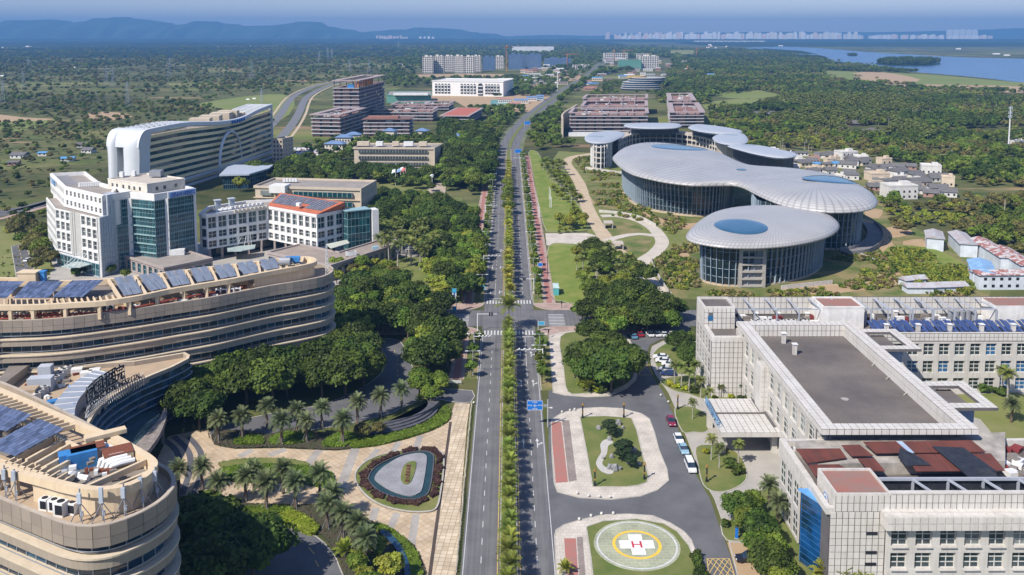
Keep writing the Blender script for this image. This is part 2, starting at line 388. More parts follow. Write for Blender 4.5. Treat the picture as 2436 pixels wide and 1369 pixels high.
kerbm=M('kerb_stone',(0.46,0.43,0.38),col2=(0.33,0.31,0.27),scale=0.8,rough=0.9)
lawn=M('lawn',(0.08,0.13,0.022),col2=(0.20,0.19,0.065),scale=0.14,bump=0.3,bscale=6,detail=9)
lawn2=M('lawn_bright',(0.10,0.175,0.015),col2=(0.24,0.245,0.06),scale=0.11,bump=0.3,bscale=5,detail=9)
dry=M('dry_grass',(0.22,0.21,0.08),col2=(0.12,0.16,0.03),scale=0.07,bump=0.3,bscale=5,detail=9)
weeds=M('weeds',(0.09,0.13,0.025),col2=(0.25,0.20,0.09),scale=0.09,bump=0.6,bscale=2.0,detail=10,thr=(0.4,0.62))
pink=gridmat('pink_paving',(0.40,0.27,0.22),(0.25,0.18,0.15),0.6,0.6,0.03,var=0.2,col2=(0.44,0.34,0.28))
redp=M('red_paving',(0.40,0.15,0.12),col2=(0.30,0.17,0.14),scale=0.5,detail=7)
greyb=gridmat('grey_brick_paving',(0.33,0.27,0.24),(0.2,0.17,0.15),0.5,0.3,0.03,var=0.3)
stonep=gridmat('pale_stone_paving',(0.52,0.47,0.40),(0.38,0.34,0.28),1.1,1.1,0.035,var=0.08,col2=(0.58,0.52,0.44))
beige=gridmat('beige_tile_paving',(0.47,0.36,0.235),(0.34,0.25,0.16),1.3,1.3,0.05,rot=0.785,brick=0.0,var=0.2,col2=(0.54,0.43,0.30))
beige2=gridmat('dusty_tile_paving',(0.50,0.40,0.27),(0.32,0.24,0.15),1.2,1.2,0.06,rot=0.1,brick=0.0,var=0.3,col2=(0.62,0.52,0.38))
greyp=gridmat('grey_stone_band',(0.38,0.35,0.31),(0.28,0.26,0.23),0.8,0.8,0.03)
sandp=M('sand_path',(0.52,0.42,0.29),col2=(0.42,0.33,0.22),scale=0.2,detail=8)
concp=M('concrete_yard',(0.42,0.39,0.34),col2=(0.32,0.30,0.27),scale=0.15,detail=8)
soilm=M('bare_soil',(0.36,0.24,0.13),col2=(0.42,0.31,0.19),scale=0.15,detail=8)
hedgeg=leafmat('leaf_hedge',(0.085,0.14,0.012),(0.13,0.19,0.02),rnd=0.08)
hedgep=leafmat('leaf_purple_hedge',(0.060,0.030,0.026),(0.085,0.045,0.03),rnd=0.05)
hedgey=leafmat('leaf_lime_hedge',(0.17,0.23,0.015),(0.22,0.26,0.03),rnd=0.05)
mulch=M('planting_soil',(0.075,0.055,0.04),col2=(0.05,0.06,0.025),scale=0.6,detail=6)

def cl(pts,k=6):return smooth([G(x,y) for x,y in pts],k,False)
# centreline of the avenue, bending right far away
CL=[(0.0,120.0+i*20) for i in range(32)] + cl([(1212,352),(1217,335),(1233,310),(1258,282),(1287,256),(1318,233),(1350,211),(1380,193),(1402,178),(1418,163),(1432,150)],5)
CL=[p for i,p in enumerate(CL) if i<32 or p[1]>750]
mb=MB();strip(mb,CL,18.0,0.04);o=mb.build('avenue',asph);tag(o,'long straight grey avenue running to the horizon, palms on its median',kind='structure')
JS,JN=G(1210,784)[1],G(1210,726)[1]        # junction: south and north noses of the median
ZS=[]
def slab(name,poly,mat,z=0.16,kb=0.25,label=None,zk=None,parent=None):
    if area(poly)<0:poly=poly[::-1]
    o=MB().prism(poly,0.0,z,bottom=False).build(name,mat,parent)
    if not parent:o['kind']='structure'
    if label:o['label']=label
    if kb:
        k=MB().ring(poly,offset(poly,kb),z,z+0.03).build('kerb',kerbm,parent)
        if not parent:k['kind']='structure'
    return o
def sl(name,px,mat,**k):
    sm=k.pop('sm',0);p=PG(px);p=smooth(p,sm) if sm else p
    return slab(name,p,mat,**k)
# cross street and inner roads (one asphalt sheet each)
yS,yN=G(1210,777)[1],G(1210,739)[1]
o=sheet('cross_street',[(-75,yS),(75,yS),(75,yN),(-75,yN)],0.045,asph)
o=sheet('hospital_road',PG([(1305,800),(1496,790),(1505,768),(1640,765),(1640,800),(1572,808),(1545,822),(1538,845),(1541,870),(1550,893),(1578,935),(1601,985),(1616,1029),(1658,1134),(1689,1188),(1720,1277),(1757,1375),(1775,1440),(1305,1440)]),0.05,asph2)
# junction corners
for cx,cyy,px_ in ((-9,yN,-1),(9,yN,1),(-9,yS,-1),(9,yS,1)):
    pass
mk=MB();my=MB();ZM=0.062
def dashes(X,y0,y1,m=mk,L=2.2,gap=6.0,w=0.15):
    y=y0
    while y<y1:m.face([(X-w/2,y,ZM),(X+w/2,y,ZM),(X+w/2,y+L,ZM),(X-w/2,y+L,ZM)]);y+=gap
def rect(m,x0,x1,y0,y1):m.face([(x0,y0,ZM),(x1,y0,ZM),(x1,y1,ZM),(x0,y1,ZM)])
dashes(-5.3,130,JS-22);dashes(5.4,130,JS-45);dashes(-5.3,JN+30,740);dashes(5.4,JN+8,740)
rect(mk,5.33,5.47,JS-42,JS-7);rect(mk,-5.37,-5.23,JN+7,JN+28)
for X in (-8.6,8.6):
    for a,b in ((130,JS-6),(JN+6,740)):rect(mk,X-.07,X+.07,a,b)
for X in (-2.15,2.15):
    for a,b in ((130,JS-2),(JN+2,740)):rect(my,X-.08,X+.08,a,b)
rect(mk,1.9,8.5,JS-7.6,JS-7.2);rect(mk,-8.5,-1.9,JN+7.2,JN+7.6)
for yy in (JS-5.6,JN+1.2):
    for i in range(6):
        for sx in (-1,1):rect(mk,sx*(2.5+i*1.1)-.25,sx*(2.5+i*1.1)+.25,yy,yy+4.2)
for sx in (-1,1):
    for i in range(8):rect(mk,min(sx*14,sx*19.5),max(sx*14,sx*19.5),yS+1+i*1.55,yS+1.5+i*1.55)
def arrow(cx,cy_,turn=0,fwd=True,s=1.0,d=1):
    P=lambda pts:mk.face([(cx+x*s,cy_+y*s*d,ZM) for x,y in pts])
    P([(-.12,0),(.12,0),(.12,3.2),(-.12,3.2)])
    if fwd:P([(-.45,3.2),(.45,3.2),(0,4.8)])
    if turn:
        t=turn;P([(.12*t,1.2),(.9*t,1.9),(.9*t,2.3),(.12*t,1.8)]);P([(.8*t,1.5),(1.5*t,2.5),(.8*t,2.7)])
for Y in (G(0,1068)[1],G(0,922)[1],G(0,852)[1]):arrow(3.6,Y,-1 if Y>200 else 0);arrow(7.0,Y,1)
for Y in (G(0,640)[1],G(0,700)[1],G(0,600)[1]):arrow(-3.6,Y+4,1,d=-1);arrow(-7.0,Y+4,0,d=-1)
# kerb-side bus line on the right
mk.build('road_marking',white).update_tag();bpy.data.objects['road_marking']['kind']='structure'
o=my.build('yellow_line',yellow);o['kind']='structure'
# median
for a,b,nm in ((125,JS,'near'),(JN,740,'far')):
    p=[(-1.75,a),(1.75,a),(1.75,b),(-1.75,b)];slab('median',p,lawn,z=0.17,kb=0.22,label='grass median strip of the avenue planted with palms' if nm=='near' else None)
far_med=MB();strip(far_med,[p for p in CL if p[1]>745],3.4,0.2);o=far_med.build('median',lawn);o['kind']='structure'
far_pav=MB();strip(far_pav,[p for p in CL if p[1]>700],25,0.02);o=far_pav.build('roadside',M('roadside_verge',(0.20,0.19,0.12),col2=(0.08,0.12,0.03),scale=0.05));o['kind']='structure'
# straight roadside pavements north and south of the junction
def sidewalk(x0,x1,y0,y1,mat,z=0.15,nm='pavement'):return slab(nm,[(x0,y0),(x1,y0),(x1,y1),(x0,y1)],mat,z=z,kb=0)
yB=G(0,905)[1]
for s in (-1,1):
    X=lambda a,b:(min(s*a,s*b),max(s*a,s*b))
    for a,b in (((yB if s<0 else G(0,932)[1]),yS-8),(yN+8,700)):
        sidewalk(*X(9.05,13.0),a,b,weeds,z=0.14,nm='verge');sidewalk(*X(9.0,9.25),a,b,kerbm,z=0.17,nm='kerb')
        sidewalk(*X(13.0,17.5),a,b,pink);sidewalk(*X(14.2,16.2),a,b,redp,z=0.156)
    for yy0,yy1,c in ((yS-8,yS,-1),(yN,yN+8,1)):
        # rounded corner pavement
        yc=yy0 if c<0 else yy1;R=7.9;pts=[]
        for k in range(9):
            t=k/8*pi/2;pts.append((s*(9.05+R-R*cos(t)),yc-c*0+(-c)*(R*sin(t)) if False else yc-c*(R*sin(t))))
        pts+=[(s*45,yc-c*R),(s*45,yc)]
        slab('pavement',pts,pink,z=0.15,kb=0.25)
# south-east block with the big tree
sl('pavement',[(1305,800),(1330,792),(1400,785),(1480,788),(1500,812),(1512,840),(1518,880),(1514,905),(1492,925),(1450,944),(1400,946),(1345,942),(1315,935)],stonep,label='pale stone pavement round the corner lawn')
sl('lawn',[(1332,803),(1380,790),(1440,793),(1490,815),(1506,850),(1510,888),(1496,912),(1450,932),(1390,938),(1350,934),(1340,880)],lawn,z=0.19,sm=3,label='corner lawn under the big trees')
# garden island
sl('pavement',[(1310,1000),(1337,983),(1380,973),(1430,970),(1480,973),(1526,985),(1546,998),(1558,1030),(1569,1072),(1588,1118),(1592,1145),(1565,1168),(1526,1182),(1457,1190),(1380,1186),(1325,1172),(1317,1150),(1312,1080)],stonep,label='pale stone walk round the rock garden island')
sl('lawn',[(1378,993),(1440,991),(1503,996),(1516,1025),(1530,1085),(1544,1135),(1540,1150),(1520,1157),(1490,1161),(1409,1161),(1395,1080)],lawn,z=0.2,label='lawn of the rock garden island')
sl('red_strip',[(1310,1006),(1335,1006),(1351,1149),(1322,1151)],redp,z=0.175,kb=0)
sl('brick_strip',[(1337,1002),(1354,1002),(1372,1145),(1353,1148)],greyb,z=0.178,kb=0)
gp=smooth(PG([(1437,1049),(1452,1047),(1458,1056),(1447,1063),(1444,1080),(1436,1095),(1433,1106),(1442,1114),(1456,1118),(1458,1128),(1445,1130),(1428,1122),(1418,1106),(1422,1092),(1430,1078),(1428,1060)]),4)
sheet('gravel_path',gp,0.215,M('white_gravel',(0.52,0.50,0.46),col2=(0.38,0.36,0.33),scale=3))
# helipad island
sl('pavement',[(1318,1275),(1322,1262),(1341,1250),(1380,1238),(1434,1226),(1495,1224),(1553,1228),(1596,1246),(1628,1266),(1645,1285),(1655,1310),(1672,1354),(1690,1440),(1325,1440)],stonep,label='pale stone walk round the helipad lawn')
sl('lawn',[(1393,1255),(1434,1241),(1515,1236),(1580,1247),(1612,1266),(1640,1300),(1660,1350),(1672,1440),(1416,1440),(1404,1330)],lawn,z=0.2,label='lawn round the helipad')
sl('red_strip',[(1342,1283),(1370,1283),(1380,1440),(1352,1440)],redp,z=0.175,kb=0)
sl('brick_strip',[(1372,1280),(1386,1280),(1398,1440),(1382,1440)],greyb,z=0.178,kb=0)
# helipad
cA,cB=G(1515,1241),G(1515,1362);HC=((cA[0]+cB[0])/2,(cA[1]+cB[1])/2);HR=(cB[1]-cA[1])/2;HR=abs(HR)
hp=thing('helipad','round green helipad with white ring, yellow ring and white cross marked H','helipad',(*HC,0.2))
def disc(r0,r1,z,n=64,c=HC):
    m=MB()
    for k in range(n):
        a,b=2*pi*k/n,2*pi*(k+1)/n;p=lambda r,t:(c[0]+r*cos(t),c[1]+r*sin(t),z)
        if r0==0:m.face([(*c,z),p(r1,a),p(r1,b)])
        else:m.face([p(r0,a),p(r1,a),p(r1,b),p(r0,b)])
    return m
MB().prism([(HC[0]+HR*cos(2*pi*k/64),HC[1]+HR*sin(2*pi*k/64)) for k in range(64)],0.1,0.25).build('pad',gridmat('helipad_green',(0.36,0.37,0.25),(0.44,0.43,0.33),1.6,0.9,0.06,var=0.2,col2=(0.30,0.33,0.22)),hp)
m=disc(HR*.90,HR*.94,0.258);m.build('white_ring',white,hp);disc(HR*.5,HR*.57,0.258).build('yellow_ring',M('helipad_yellow',(0.75,0.48,0.06),var=.1),hp)
m=MB();cw,cl_=HR*.16,HR*.40
for a in (0,1):
    if a:m.face([(HC[0]-cl_,HC[1]-cw,.262),(HC[0]+cl_,HC[1]-cw,.262),(HC[0]+cl_,HC[1]+cw,.262),(HC[0]-cl_,HC[1]+cw,.262)])
    else:
        for s in (-1,1):m.face([(HC[0]-cw,HC[1]+s*cw,.262),(HC[0]+cw,HC[1]+s*cw,.262),(HC[0]+cw,HC[1]+s*cl_,.262),(HC[0]-cw,HC[1]+s*cl_,.262)][::1 if s>0 else -1])
m.build('cross',M('helipad_white',(0.75,0.75,0.73),var=.05),hp)
m=MB();hw,hh,t=HR*.12,HR*.13,HR*.035
for x0,x1,y0,y1 in ((-hw,-hw+t*1.4,-hh,hh),(hw-t*1.4,hw,-hh,hh),(-hw+t*1.4,hw-t*1.4,-t*.6,t*.6)):m.face([(HC[0]+x0,HC[1]+y0,.268),(HC[0]+x1,HC[1]+y0,.268),(HC[0]+x1,HC[1]+y1,.268),(HC[0]+x0,HC[1]+y1,.268)])
m.build('letter_h',M('helipad_red',(0.45,0.04,0.06),var=.1),hp)
# yellow hatched box on the inner road
m=MB();q=[G(1682,1330),(G(1735,1330)),G(1758,1405),G(1690,1405)]
def lerp(a,b,t):return tuple(a[i]+(b[i]-a[i])*t for i in range(len(a)))
def linem(m,a,b,w=0.16,z=0.064):
    d=Vector((b[0]-a[0],b[1]-a[1])).normalized();n=(-d.y*w/2,d.x*w/2)
    m.face([(a[0]-n[0],a[1]-n[1],z),(b[0]-n[0],b[1]-n[1],z),(b[0]+n[0],b[1]+n[1],z),(a[0]+n[0],a[1]+n[1],z)])
for i in range(4):linem(m,q[i],q[(i+1) % 4])
for i in range(1,5):
    t=i/4;linem(m,lerp(q[0],q[1],t),lerp(q[0],q[3],t),z=0.067);linem(m,lerp(q[1],q[0],t),lerp(q[1],q[2],t),z=0.070)
    linem(m,lerp(q[3],q[2],t),lerp(q[1],q[2],t) if t<1 else q[2],z=0.073) if t<1 else None
o=m.build('yellow_box_marking',yellow);o['kind']='structure'
q=[G(1520,868),G(1545,868),G(1552,893),G(1522,893)];m=MB()
for i in range(4):linem(m,q[i],q[(i+1) % 4],z=.068)
for i in range(1,4):linem(m,lerp(q[0],q[1],i/4),lerp(q[0],q[3],i/4),z=.071);linem(m,lerp(q[1],q[0],i/4),lerp(q[1],q[2],i/4),z=.074)
o=m.build('yellow_box_marking',yellow);o['kind']='structure'
# ground round the right hospital
sl('pavement',[(1560,893),(1590,935),(1612,985),(1628,1029),(1668,1134),(1699,1188),(1730,1277),(1770,1440),(2500,1440),(2500,860),(1660,800),(1640,806),(1578,812),(1551,825),(1546,845),(1549,870)],concp,z=0.12,label='concrete forecourt beside the white tiled hospital')
for px_ in ([(1553,842),(1600,812),(1655,812),(1660,880),(1640,893),(1600,890),(1570,885)],[(1570,905),(1660,893),(1690,912),(1760,930),(1770,952),(1690,955),(1640,940),(1600,930)],
            [(1604,975),(1640,968),(1680,985),(1690,1010),(1680,1030),(1650,1030),(1622,1028)],[(1655,1065),(1700,1060),(1750,1075),(1775,1110),(1775,1145),(1740,1168),(1700,1172),(1672,1155),(1660,1110)],
            [(1716,1240),(1765,1245),(1800,1290),(1800,1286),(1728,1288)],[(1770,1200),(1840,1160),(1900,1220),(1960,1440),(1860,1440),(1800,1310)]):
    sl('lawn',px_,lawn,z=0.17,sm=3)
sl('parking_patch',[(1730,1292),(1800,1296),(1820,1375),(1755,1375)],soilm,z=0.13,kb=0,label='sandy parking patch with the dark car')
sl('lawn',[(2140,925),(2240,940),(2420,935),(2500,960),(2500,1100),(2380,1060),(2330,1000),(2200,960)],dry,z=0.16)
# bright lawns along the park on the right of the avenue
sl('lawn',[(1257,364),(1278,362),(1300,400),(1330,440),(1362,470),(1385,500),(1399,535),(1390,549),(1310,552),(1297,545),(1286,510),(1272,440)],lawn2,z=0.12,sm=3,label='bright green lawn beside the avenue sidewalk')
sl('lawn',[(1306,585),(1345,580),(1400,590),(1420,640),(1400,700),(1378,726),(1340,718),(1309,705),(1302,640)],lawn2,z=0.12,sm=3,label='bright green lawn with the small turquoise kiosk')
sl('park_ground',[(1330,360),(1500,370),(1560,520),(1700,560),(1700,700),(1400,730),(1380,640),(1400,560),(1385,490),(1300,400)],dry,z=0.05,kb=0)
sl('pavement',[(1297,556),(1395,555),(1420,562),(1420,585),(1300,584)],stonep,z=0.1)
# sandy walk through the park
wk=cl([(1480,362),(1440,363),(1400,368),(1362,375),(1348,388),(1362,410),(1380,440),(1392,480),(1410,520),(1436,560),(1470,600),(1500,625)],5)
m=MB();strip(m,wk,7.5,0.14);o=m.build('park_walk',sandp);o['kind']='structure';o['label']='pale sandy walk winding through the park'
wk2=cl([(1430,515),(1470,515),(1515,524),(1548,540),(1568,560),(1575,580),(1558,602),(1530,622),(1530,648),(1550,672),(1580,700)],5)
m=MB();strip(m,wk2,6.5,0.155);o=m.build('park_walk',M('pale_path',(0.55,0.50,0.42),col2=(0.45,0.40,0.33),scale=.2));o['kind']='structure'
m=MB();strip(m,cl([(1440,575),(1480,563),(1520,558),(1560,562)],4),5,0.165);o=m.build('park_walk',MATS['pale_path']);o['kind']='structure'
for px_ in ([(1365,378),(1400,372),(1410,390),(1400,405),(1368,405)],[(1372,410),(1440,412),(1485,420),(1478,425),(1400,425)],[(1395,432),(1450,440),(1480,480),(1500,510),(1490,520),(1440,508),(1405,470)],[(1415,528),(1450,530),(1490,530),(1530,545),(1490,558),(1430,558)],[(1470,585),(1500,572),(1548,570),(1535,600),(1500,615),(1480,610)]):
    sl('lawn',px_,weeds,z=0.12,sm=3,kb=0)
# land round the round-roofed halls
sl('waste_ground',[(1495,425),(1560,500),(1620,520),(1655,560),(1580,600),(1545,640),(1600,700),(1700,715),(2350,715),(2300,600),(2180,545),(2100,480),(2000,380),(1800,340)],weeds,z=0.06,kb=0,sm=2,label='overgrown ground round the round-roofed halls')
for px_ in ([(2030,520),(2085,530),(2110,560),(2140,600),(2190,625),(2160,670),(2060,690),(1960,700),(2060,672),(2130,645),(2100,600),(2070,570)],[(2148,575),(2195,570),(2210,595),(2160,590)],[(2060,500),(2100,500),(2090,520),(2060,515)]):
    sl('soil_track',px_,soilm,z=0.08,kb=0,sm=2)
for px_ in ([(1500,455),(1560,515),(1640,532),(1740,515),(1790,500),(1700,545),(1600,540),(1530,520)],[(1400,470),(1430,466),(1448,480),(1420,490)],[(1600,600),(1630,590),(1640,610),(1612,616)],[(1850,692),(1990,676),(2060,684),(1980,700),(1870,702)],[(2100,545),(2150,540),(2170,556),(2120,566)],[(1490,445),(1520,450),(1540,475),(1505,470)]):sl('soil_patch',px_,soilm,z=0.085,kb=0,sm=3)
o=sheet('muddy_pool',smooth(PG([(1618,632),(1640,612),(1664,620),(1666,660),(1640,672),(1620,655)]),3),.1,M('olive_water',(0.16,0.14,0.06),rough=.3,var=.2))
sl('grass_mound',[(2105,600),(2150,588),(2230,600),(2300,640),(2320,690),(2200,690),(2140,650)],lawn2,z=0.9,kb=0,sm=3,label='bright green weedy mound near the sheds')
# ---- left side: plaza
sl('plaza',[(1116,965),(1112,1000),(1100,1150),(1084,1369),(1079,1440),(990,1440),(990,1369),(985,1320),(940,1275),(880,1235),(830,1215),(780,1200),(560,1200),(500,1180),(430,1180),(360,1120),(400,1040),(494,1020),(510,1060),(560,1070),(660,1068),(800,1074),(896,1064),(974,1045),(1032,1025),(1067,1006),(1080,965)],beige,z=0.13,kb=0,label='beige tiled plaza beside the avenue')
sl('plaza_edge',[(1082,960),(1118,962),(1110,1020),(1096,1180),(1084,1369),(1079,1440),(1014,1440),(1020,1369),(1040,1220),(1058,1090),(1072,1010)],beige2,z=0.136,kb=0)
m=MB();linem(m,G(1072,1005),G(1013,1440),0.7,0.142);o=m.build('drain_channel',M('drain',(0.08,0.06,0.05)));o['kind']='structure'
m=MB()
for a,b,w_ in (((846,1066),(800,1190),2.2),((900,1070),(872,1100),1.6),((950,1052),(935,1075),1.6),((1000,1038),(990,1068),1.6),((760,1072),(720,1120),2.0),((680,1070),(640,1085),2),((600,1072),(570,1088),2),((895,1210),(885,1240),1.6),((945,1222),(925,1265),1.6),((990,1225),(978,1300),1.6)):
    linem(m,G(*a),G(*b),w_,0.1375)
o=m.build('stone_bands',greyp);o['kind']='structure'
# driveways
sl('driveway',[(890,815),(912,806),(952,812),(966,840),(985,880),(990,905),(1040,925),(1124,930),(1121,958),(1080,958),(1010,950),(930,985),(850,1005),(760,1022),(640,1040),(520,1050),(495,1032),(540,1010),(640,985),(760,965),(850,930),(905,890),(918,850)],asph2,z=0.10,sm=2,label='curving asphalt driveway behind the date palms')
sl('driveway',[(560,1262),(630,1257),(700,1260),(753,1277),(788,1311),(809,1350),(815,1440),(560,1440)],asph2,z=0.12,sm=2,label='asphalt driveway at the foot of the picture beside the hospital')
m=MB()
for a,b in (((640,1269),(668,1271)),):linem(m,G(*a),G(*b),.25,.13)
for a,b in (((700,1283),(722,1292)),((735,1305),(748,1320)),((750,1335),(758,1350)),((640,1284),(660,1283))):linem(m,G(*a),G(*b),.2,.13)
for i,(x,y) in enumerate([(944,870),(947,860),(943,850),(938,840),(946,885),(945,897)]):linem(m,G(x,y),G(x+1,y-5),.2,.12)
o=m.build('yellow_dash',yellow);o['kind']='structure'
m=MB()
for k in range(3):
    x=410+k*28;strip(m,cl([(x-6,1180-k*0),(x+14,1120),(x+10,1075),(x-30+k*6,1040)],4),1.4,0.139)
o=m.build('dark_bands',M('dark_stone',(0.10,0.10,0.11)));o['kind']='structure'
# left hinterland: lawns and roads behind the hospitals
sl('lawn',[(-200,520),(20,540),(100,570),(130,640),(110,660),(-200,670)],dry,z=0.06,kb=0)
sl('back_lane',[(26,588),(58,578),(68,600),(90,670),(40,675)],asph2,z=0.09,kb=0.3,label='short asphalt lane beside the white hospital')
m=MB()
for i in range(9):linem(m,lerp(G(43,586),G(66,672),i/9),lerp(G(43,586),G(66,672),i/9+.05),.25,.1)
o=m.build('yellow_dash',yellow);o['kind']='structure'
for off,w_ in ((0,9),(16,9)):
    m=MB();strip(m,smooth([(G(x,y)[0],G(x,y)[1]+off) for x,y in ((-200,540),(0,512),(60,498),(120,482),(200,455))],5,False),w_,0.08);o=m.build('back_road',asph2);o['kind']='structure'
m=MB();strip(m,smooth([(G(x,y)[0],G(x,y)[1]-9) for x,y in ((-200,545),(0,517),(60,503),(120,487),(200,460))],5,False),4,0.08);o=m.build('back_pavement',pink);o['kind']='structure'
sl('courtyard',[(300,600),(620,560),(940,570),(1060,610),(1060,640),(880,690),(600,690),(120,670),(80,620)],concp,z=0.05,kb=0,label='grey paved court of the white hospital')
# highway on the left behind the arch hospital
for off in (-1,1):
    c=cl([(640,330),(668,300),(690,270),(703,245),(718,228),(748,212),(785,200),(840,190)],5);c2=[(x+off*11,y) for x,y in c]
    m=MB();strip(m,c2,10,0.1);o=m.build('highway',M('highway_asphalt',(0.17,0.17,0.175),var=.1));o['kind']='structure'
    m=MB();strip(m,[(x+off*9,y) for x,y in c2],3,0.1);o=m.build('highway_verge',sandp);o['kind']='structure'
# park lane to the left of the avenue and entrance forecourt
sl('forecourt',[(1000,470),(1032,440),(1055,425),(1062,430),(1058,470),(1066,505),(1050,512),(1022,495)],M('forecourt_stone',(0.46,0.38,0.30),col2=(0.38,0.31,0.24),scale=.2),z=0.12,label='paved forecourt before the cream offices')
sl('lawn',[(905,430),(1010,430),(1020,455),(1000,470),(900,470)],dry,z=0.08,kb=0)
sl('lawn',[(1060,470),(1100,470),(1100,500),(1070,505)],lawn,z=0.08,kb=0)
sl('parking_lane',[(780,585),(960,590),(1110,600),(1110,612),(960,606),(850,600)],asph2,z=0.09,kb=0)
sl('lawn',[(900,610),(1100,615),(1110,720),(1000,725),(850,700)],dry,z=0.07,kb=0)
# far building sites
for px_ in ([(980,178),(1120,176),(1200,177),(1190,182),(1100,184),(960,183)],[(920,225),(1220,226),(1290,222),(1330,236),(1260,268),(1120,262),(1080,240),(930,242)],[(1290,186),(1380,180),(1390,190),(1330,196)]):
    sl('building_site',px_,soilm,z=0.03,kb=0)
for px_ in ([(220,268),(280,268),(315,278),(260,287),(200,284)],[(-50,268),(60,280),(130,284),(0,290)],[(2030,175),(2100,172),(2190,190),(2120,200),(2060,196)],[(2275,228),(2480,226),(2480,238),(2330,240)],[(2080,200),(2480,208),(2480,222),(2100,214)]):
    sl('field',px_,soilm,z=0.03,kb=0,sm=3)
for px_ in ([(1690,225),(1800,215),(1860,225),(1780,236)],[(1950,168),(2190,176),(2420,196),(2700,208),(2700,222),(2300,214),(1980,190)],[(330,300),(480,285),(560,300),(440,318)],[(480,245),(640,225),(700,235),(660,290),(520,262)],[(-50,290),(140,285),(60,310),(-50,316)],[(1680,245),(1780,235),(1900,244),(1780,262),(1690,262)]):
    sl('field',px_,M('field_grass',(0.14,0.19,0.035),col2=(0.20,0.21,0.06),scale=.01),z=0.025,kb=0,sm=3)
# lake with islands
lake=M('lake_water',(0.05,0.11,0.22),rough=0.25,var=.05,spec=.5)
o=sheet('lake',smooth(PG([(1735,118),(1800,113),(1880,112),(1960,116),(2060,124),(2180,131),(2300,137),(2500,142),(2700,150),(2700,205),(2560,200),(2436,197),(2340,186),(2200,174),(2090,166),(2020,157),(1960,145),(1940,138),(1900,130),(1850,126)]),4),0.05,lake);o['label']='blue lake on the right beyond the woods'
# ------------------------------------------------------------ vegetation prototypes
def quads_mesh(name,C,U,Vv,tone,mats,extra=None,midx=None):
    """C centres, U and Vv half axes (n,3)"""
    n=len(C);P=np.stack([C-U-Vv,C+U-Vv,C+U+Vv,C-U+Vv],1).reshape(-1,3)
    V=P.tolist();Fs=np.arange(n*4).reshape(-1,4).tolist();T=np.repeat(tone,4).tolist();MI=[0]*n
    if extra is not None:
        for v,f,t,mi in extra:
            i=len(V);V+=v;Fs+=[tuple(a+i for a in ff) for ff in f];T+=[t]*len(v);MI+=[mi]*len(f)
    me=bpy.data.meshes.new(name);me.from_pydata(V,[],Fs)
    for m in (mats if isinstance(mats,(list,tuple)) else [mats]):me.materials.append(m)
    me.polygons.foreach_set('material_index',MI)
    a=me.attributes.new('tone','FLOAT','POINT');a.data.foreach_set('value',T);me.update()
    return me
def norm(a):return a/np.maximum(1e-9,np.linalg.norm(a,axis=1,keepdims=True))
def blob(c,r,nu=8,nv=5,j=0.1,seed=0):
    rr=np.random.default_rng(seed);V=[(c[0],c[1],c[2]-r[2])]
    for j_ in range(1,nv):
        ph=-pi/2+pi*j_/nv
        for i in range(nu):
            t=2*pi*i/nu;k=1+rr.uniform(-j,j);V.append((c[0]+r[0]*k*cos(ph)*cos(t),c[1]+r[1]*k*cos(ph)*sin(t),c[2]+r[2]*k*sin(ph)))
    V.append((c[0],c[1],c[2]+r[2]));Fs=[];L=len(V)-1
    for i in range(nu):Fs.append((0,1+(i+1) % nu,1+i));Fs.append((L,L-nu+i,L-nu+(i+1) % nu))
    for j_ in range(nv-2):
        for i in range(nu):a=1+j_*nu;Fs.append((a+i,a+(i+1) % nu,a+nu+(i+1) % nu,a+nu+i))
    return V,Fs
def crown(name,R,H,zc,nb,nl,leaf,mat,seed,flat=0.75,core=True,squish=1.0):
    """uneven crown: nb clumps on an ellipsoid (R, H) centred at zc, nl leaf sprays"""
    r=np.random.default_rng(seed);cs=[];ex=[]
    for b in range(nb):
        t=b*2.39996+r.uniform(-.3,.3);u=-0.35+1.3*((b+.5)/nb);u=min(.98,u);q=sqrt(max(0,1-u*u));k=r.uniform(.5,.8)
        br=R*r.uniform(.34,.52);cs.append((R*k*q*cos(t),R*k*q*sin(t)*squish,zc+H*k*u*.95,br,br*flat*r.uniform(.8,1.05),r.uniform(0.15,1)))
    cs.append((0,0,zc,R*.72,H*.72,.4));n_each=nl//len(cs);C=[];Nn=[];T=[]
    for (x,y,z,br,bh,tn) in cs:
        d=norm(r.normal(size=(n_each,3)));d[:,2]=np.where(d[:,2]<-.35,-d[:,2],d[:,2]);k=r.uniform(.78,1.08,(n_each,1))
        C.append(np.array([x,y,z])+d*k*np.array([br,br,bh]));Nn.append(d);T.append(np.clip(tn+r.normal(0,.13,n_each),0,1))
        if core:v,f=blob((x,y,z),(br*.8,br*.8,bh*.8),7,4,.1,seed+len(C));ex.append((v,f,max(0,tn-.25),0))  # inner core toned darker than the leaves round it
    C=np.concatenate(C);Nn=np.concatenate(Nn);T=np.concatenate(T)
    nn=norm(Nn*.7+r.normal(size=C.shape)*.45+np.array([0,0,.35]));a=norm(np.cross(nn,r.normal(size=C.shape)));b=np.cross(nn,a)
    s=leaf*r.uniform(.6,1.25,(len(C),1));return quads_mesh(name,C,a*s*.5,b*s*.36,T,mat,ex)
bark=M('bark',(0.13,0.10,0.075),col2=(0.08,0.065,0.05),scale=2,rough=.95)
barkp=M('pale_bark',(0.42,0.39,0.34),col2=(0.28,0.26,0.22),scale=2,rough=.9)
barkd=M('date_palm_bark',(0.17,0.12,0.08),col2=(0.09,0.07,0.05),scale=4,rough=.95)
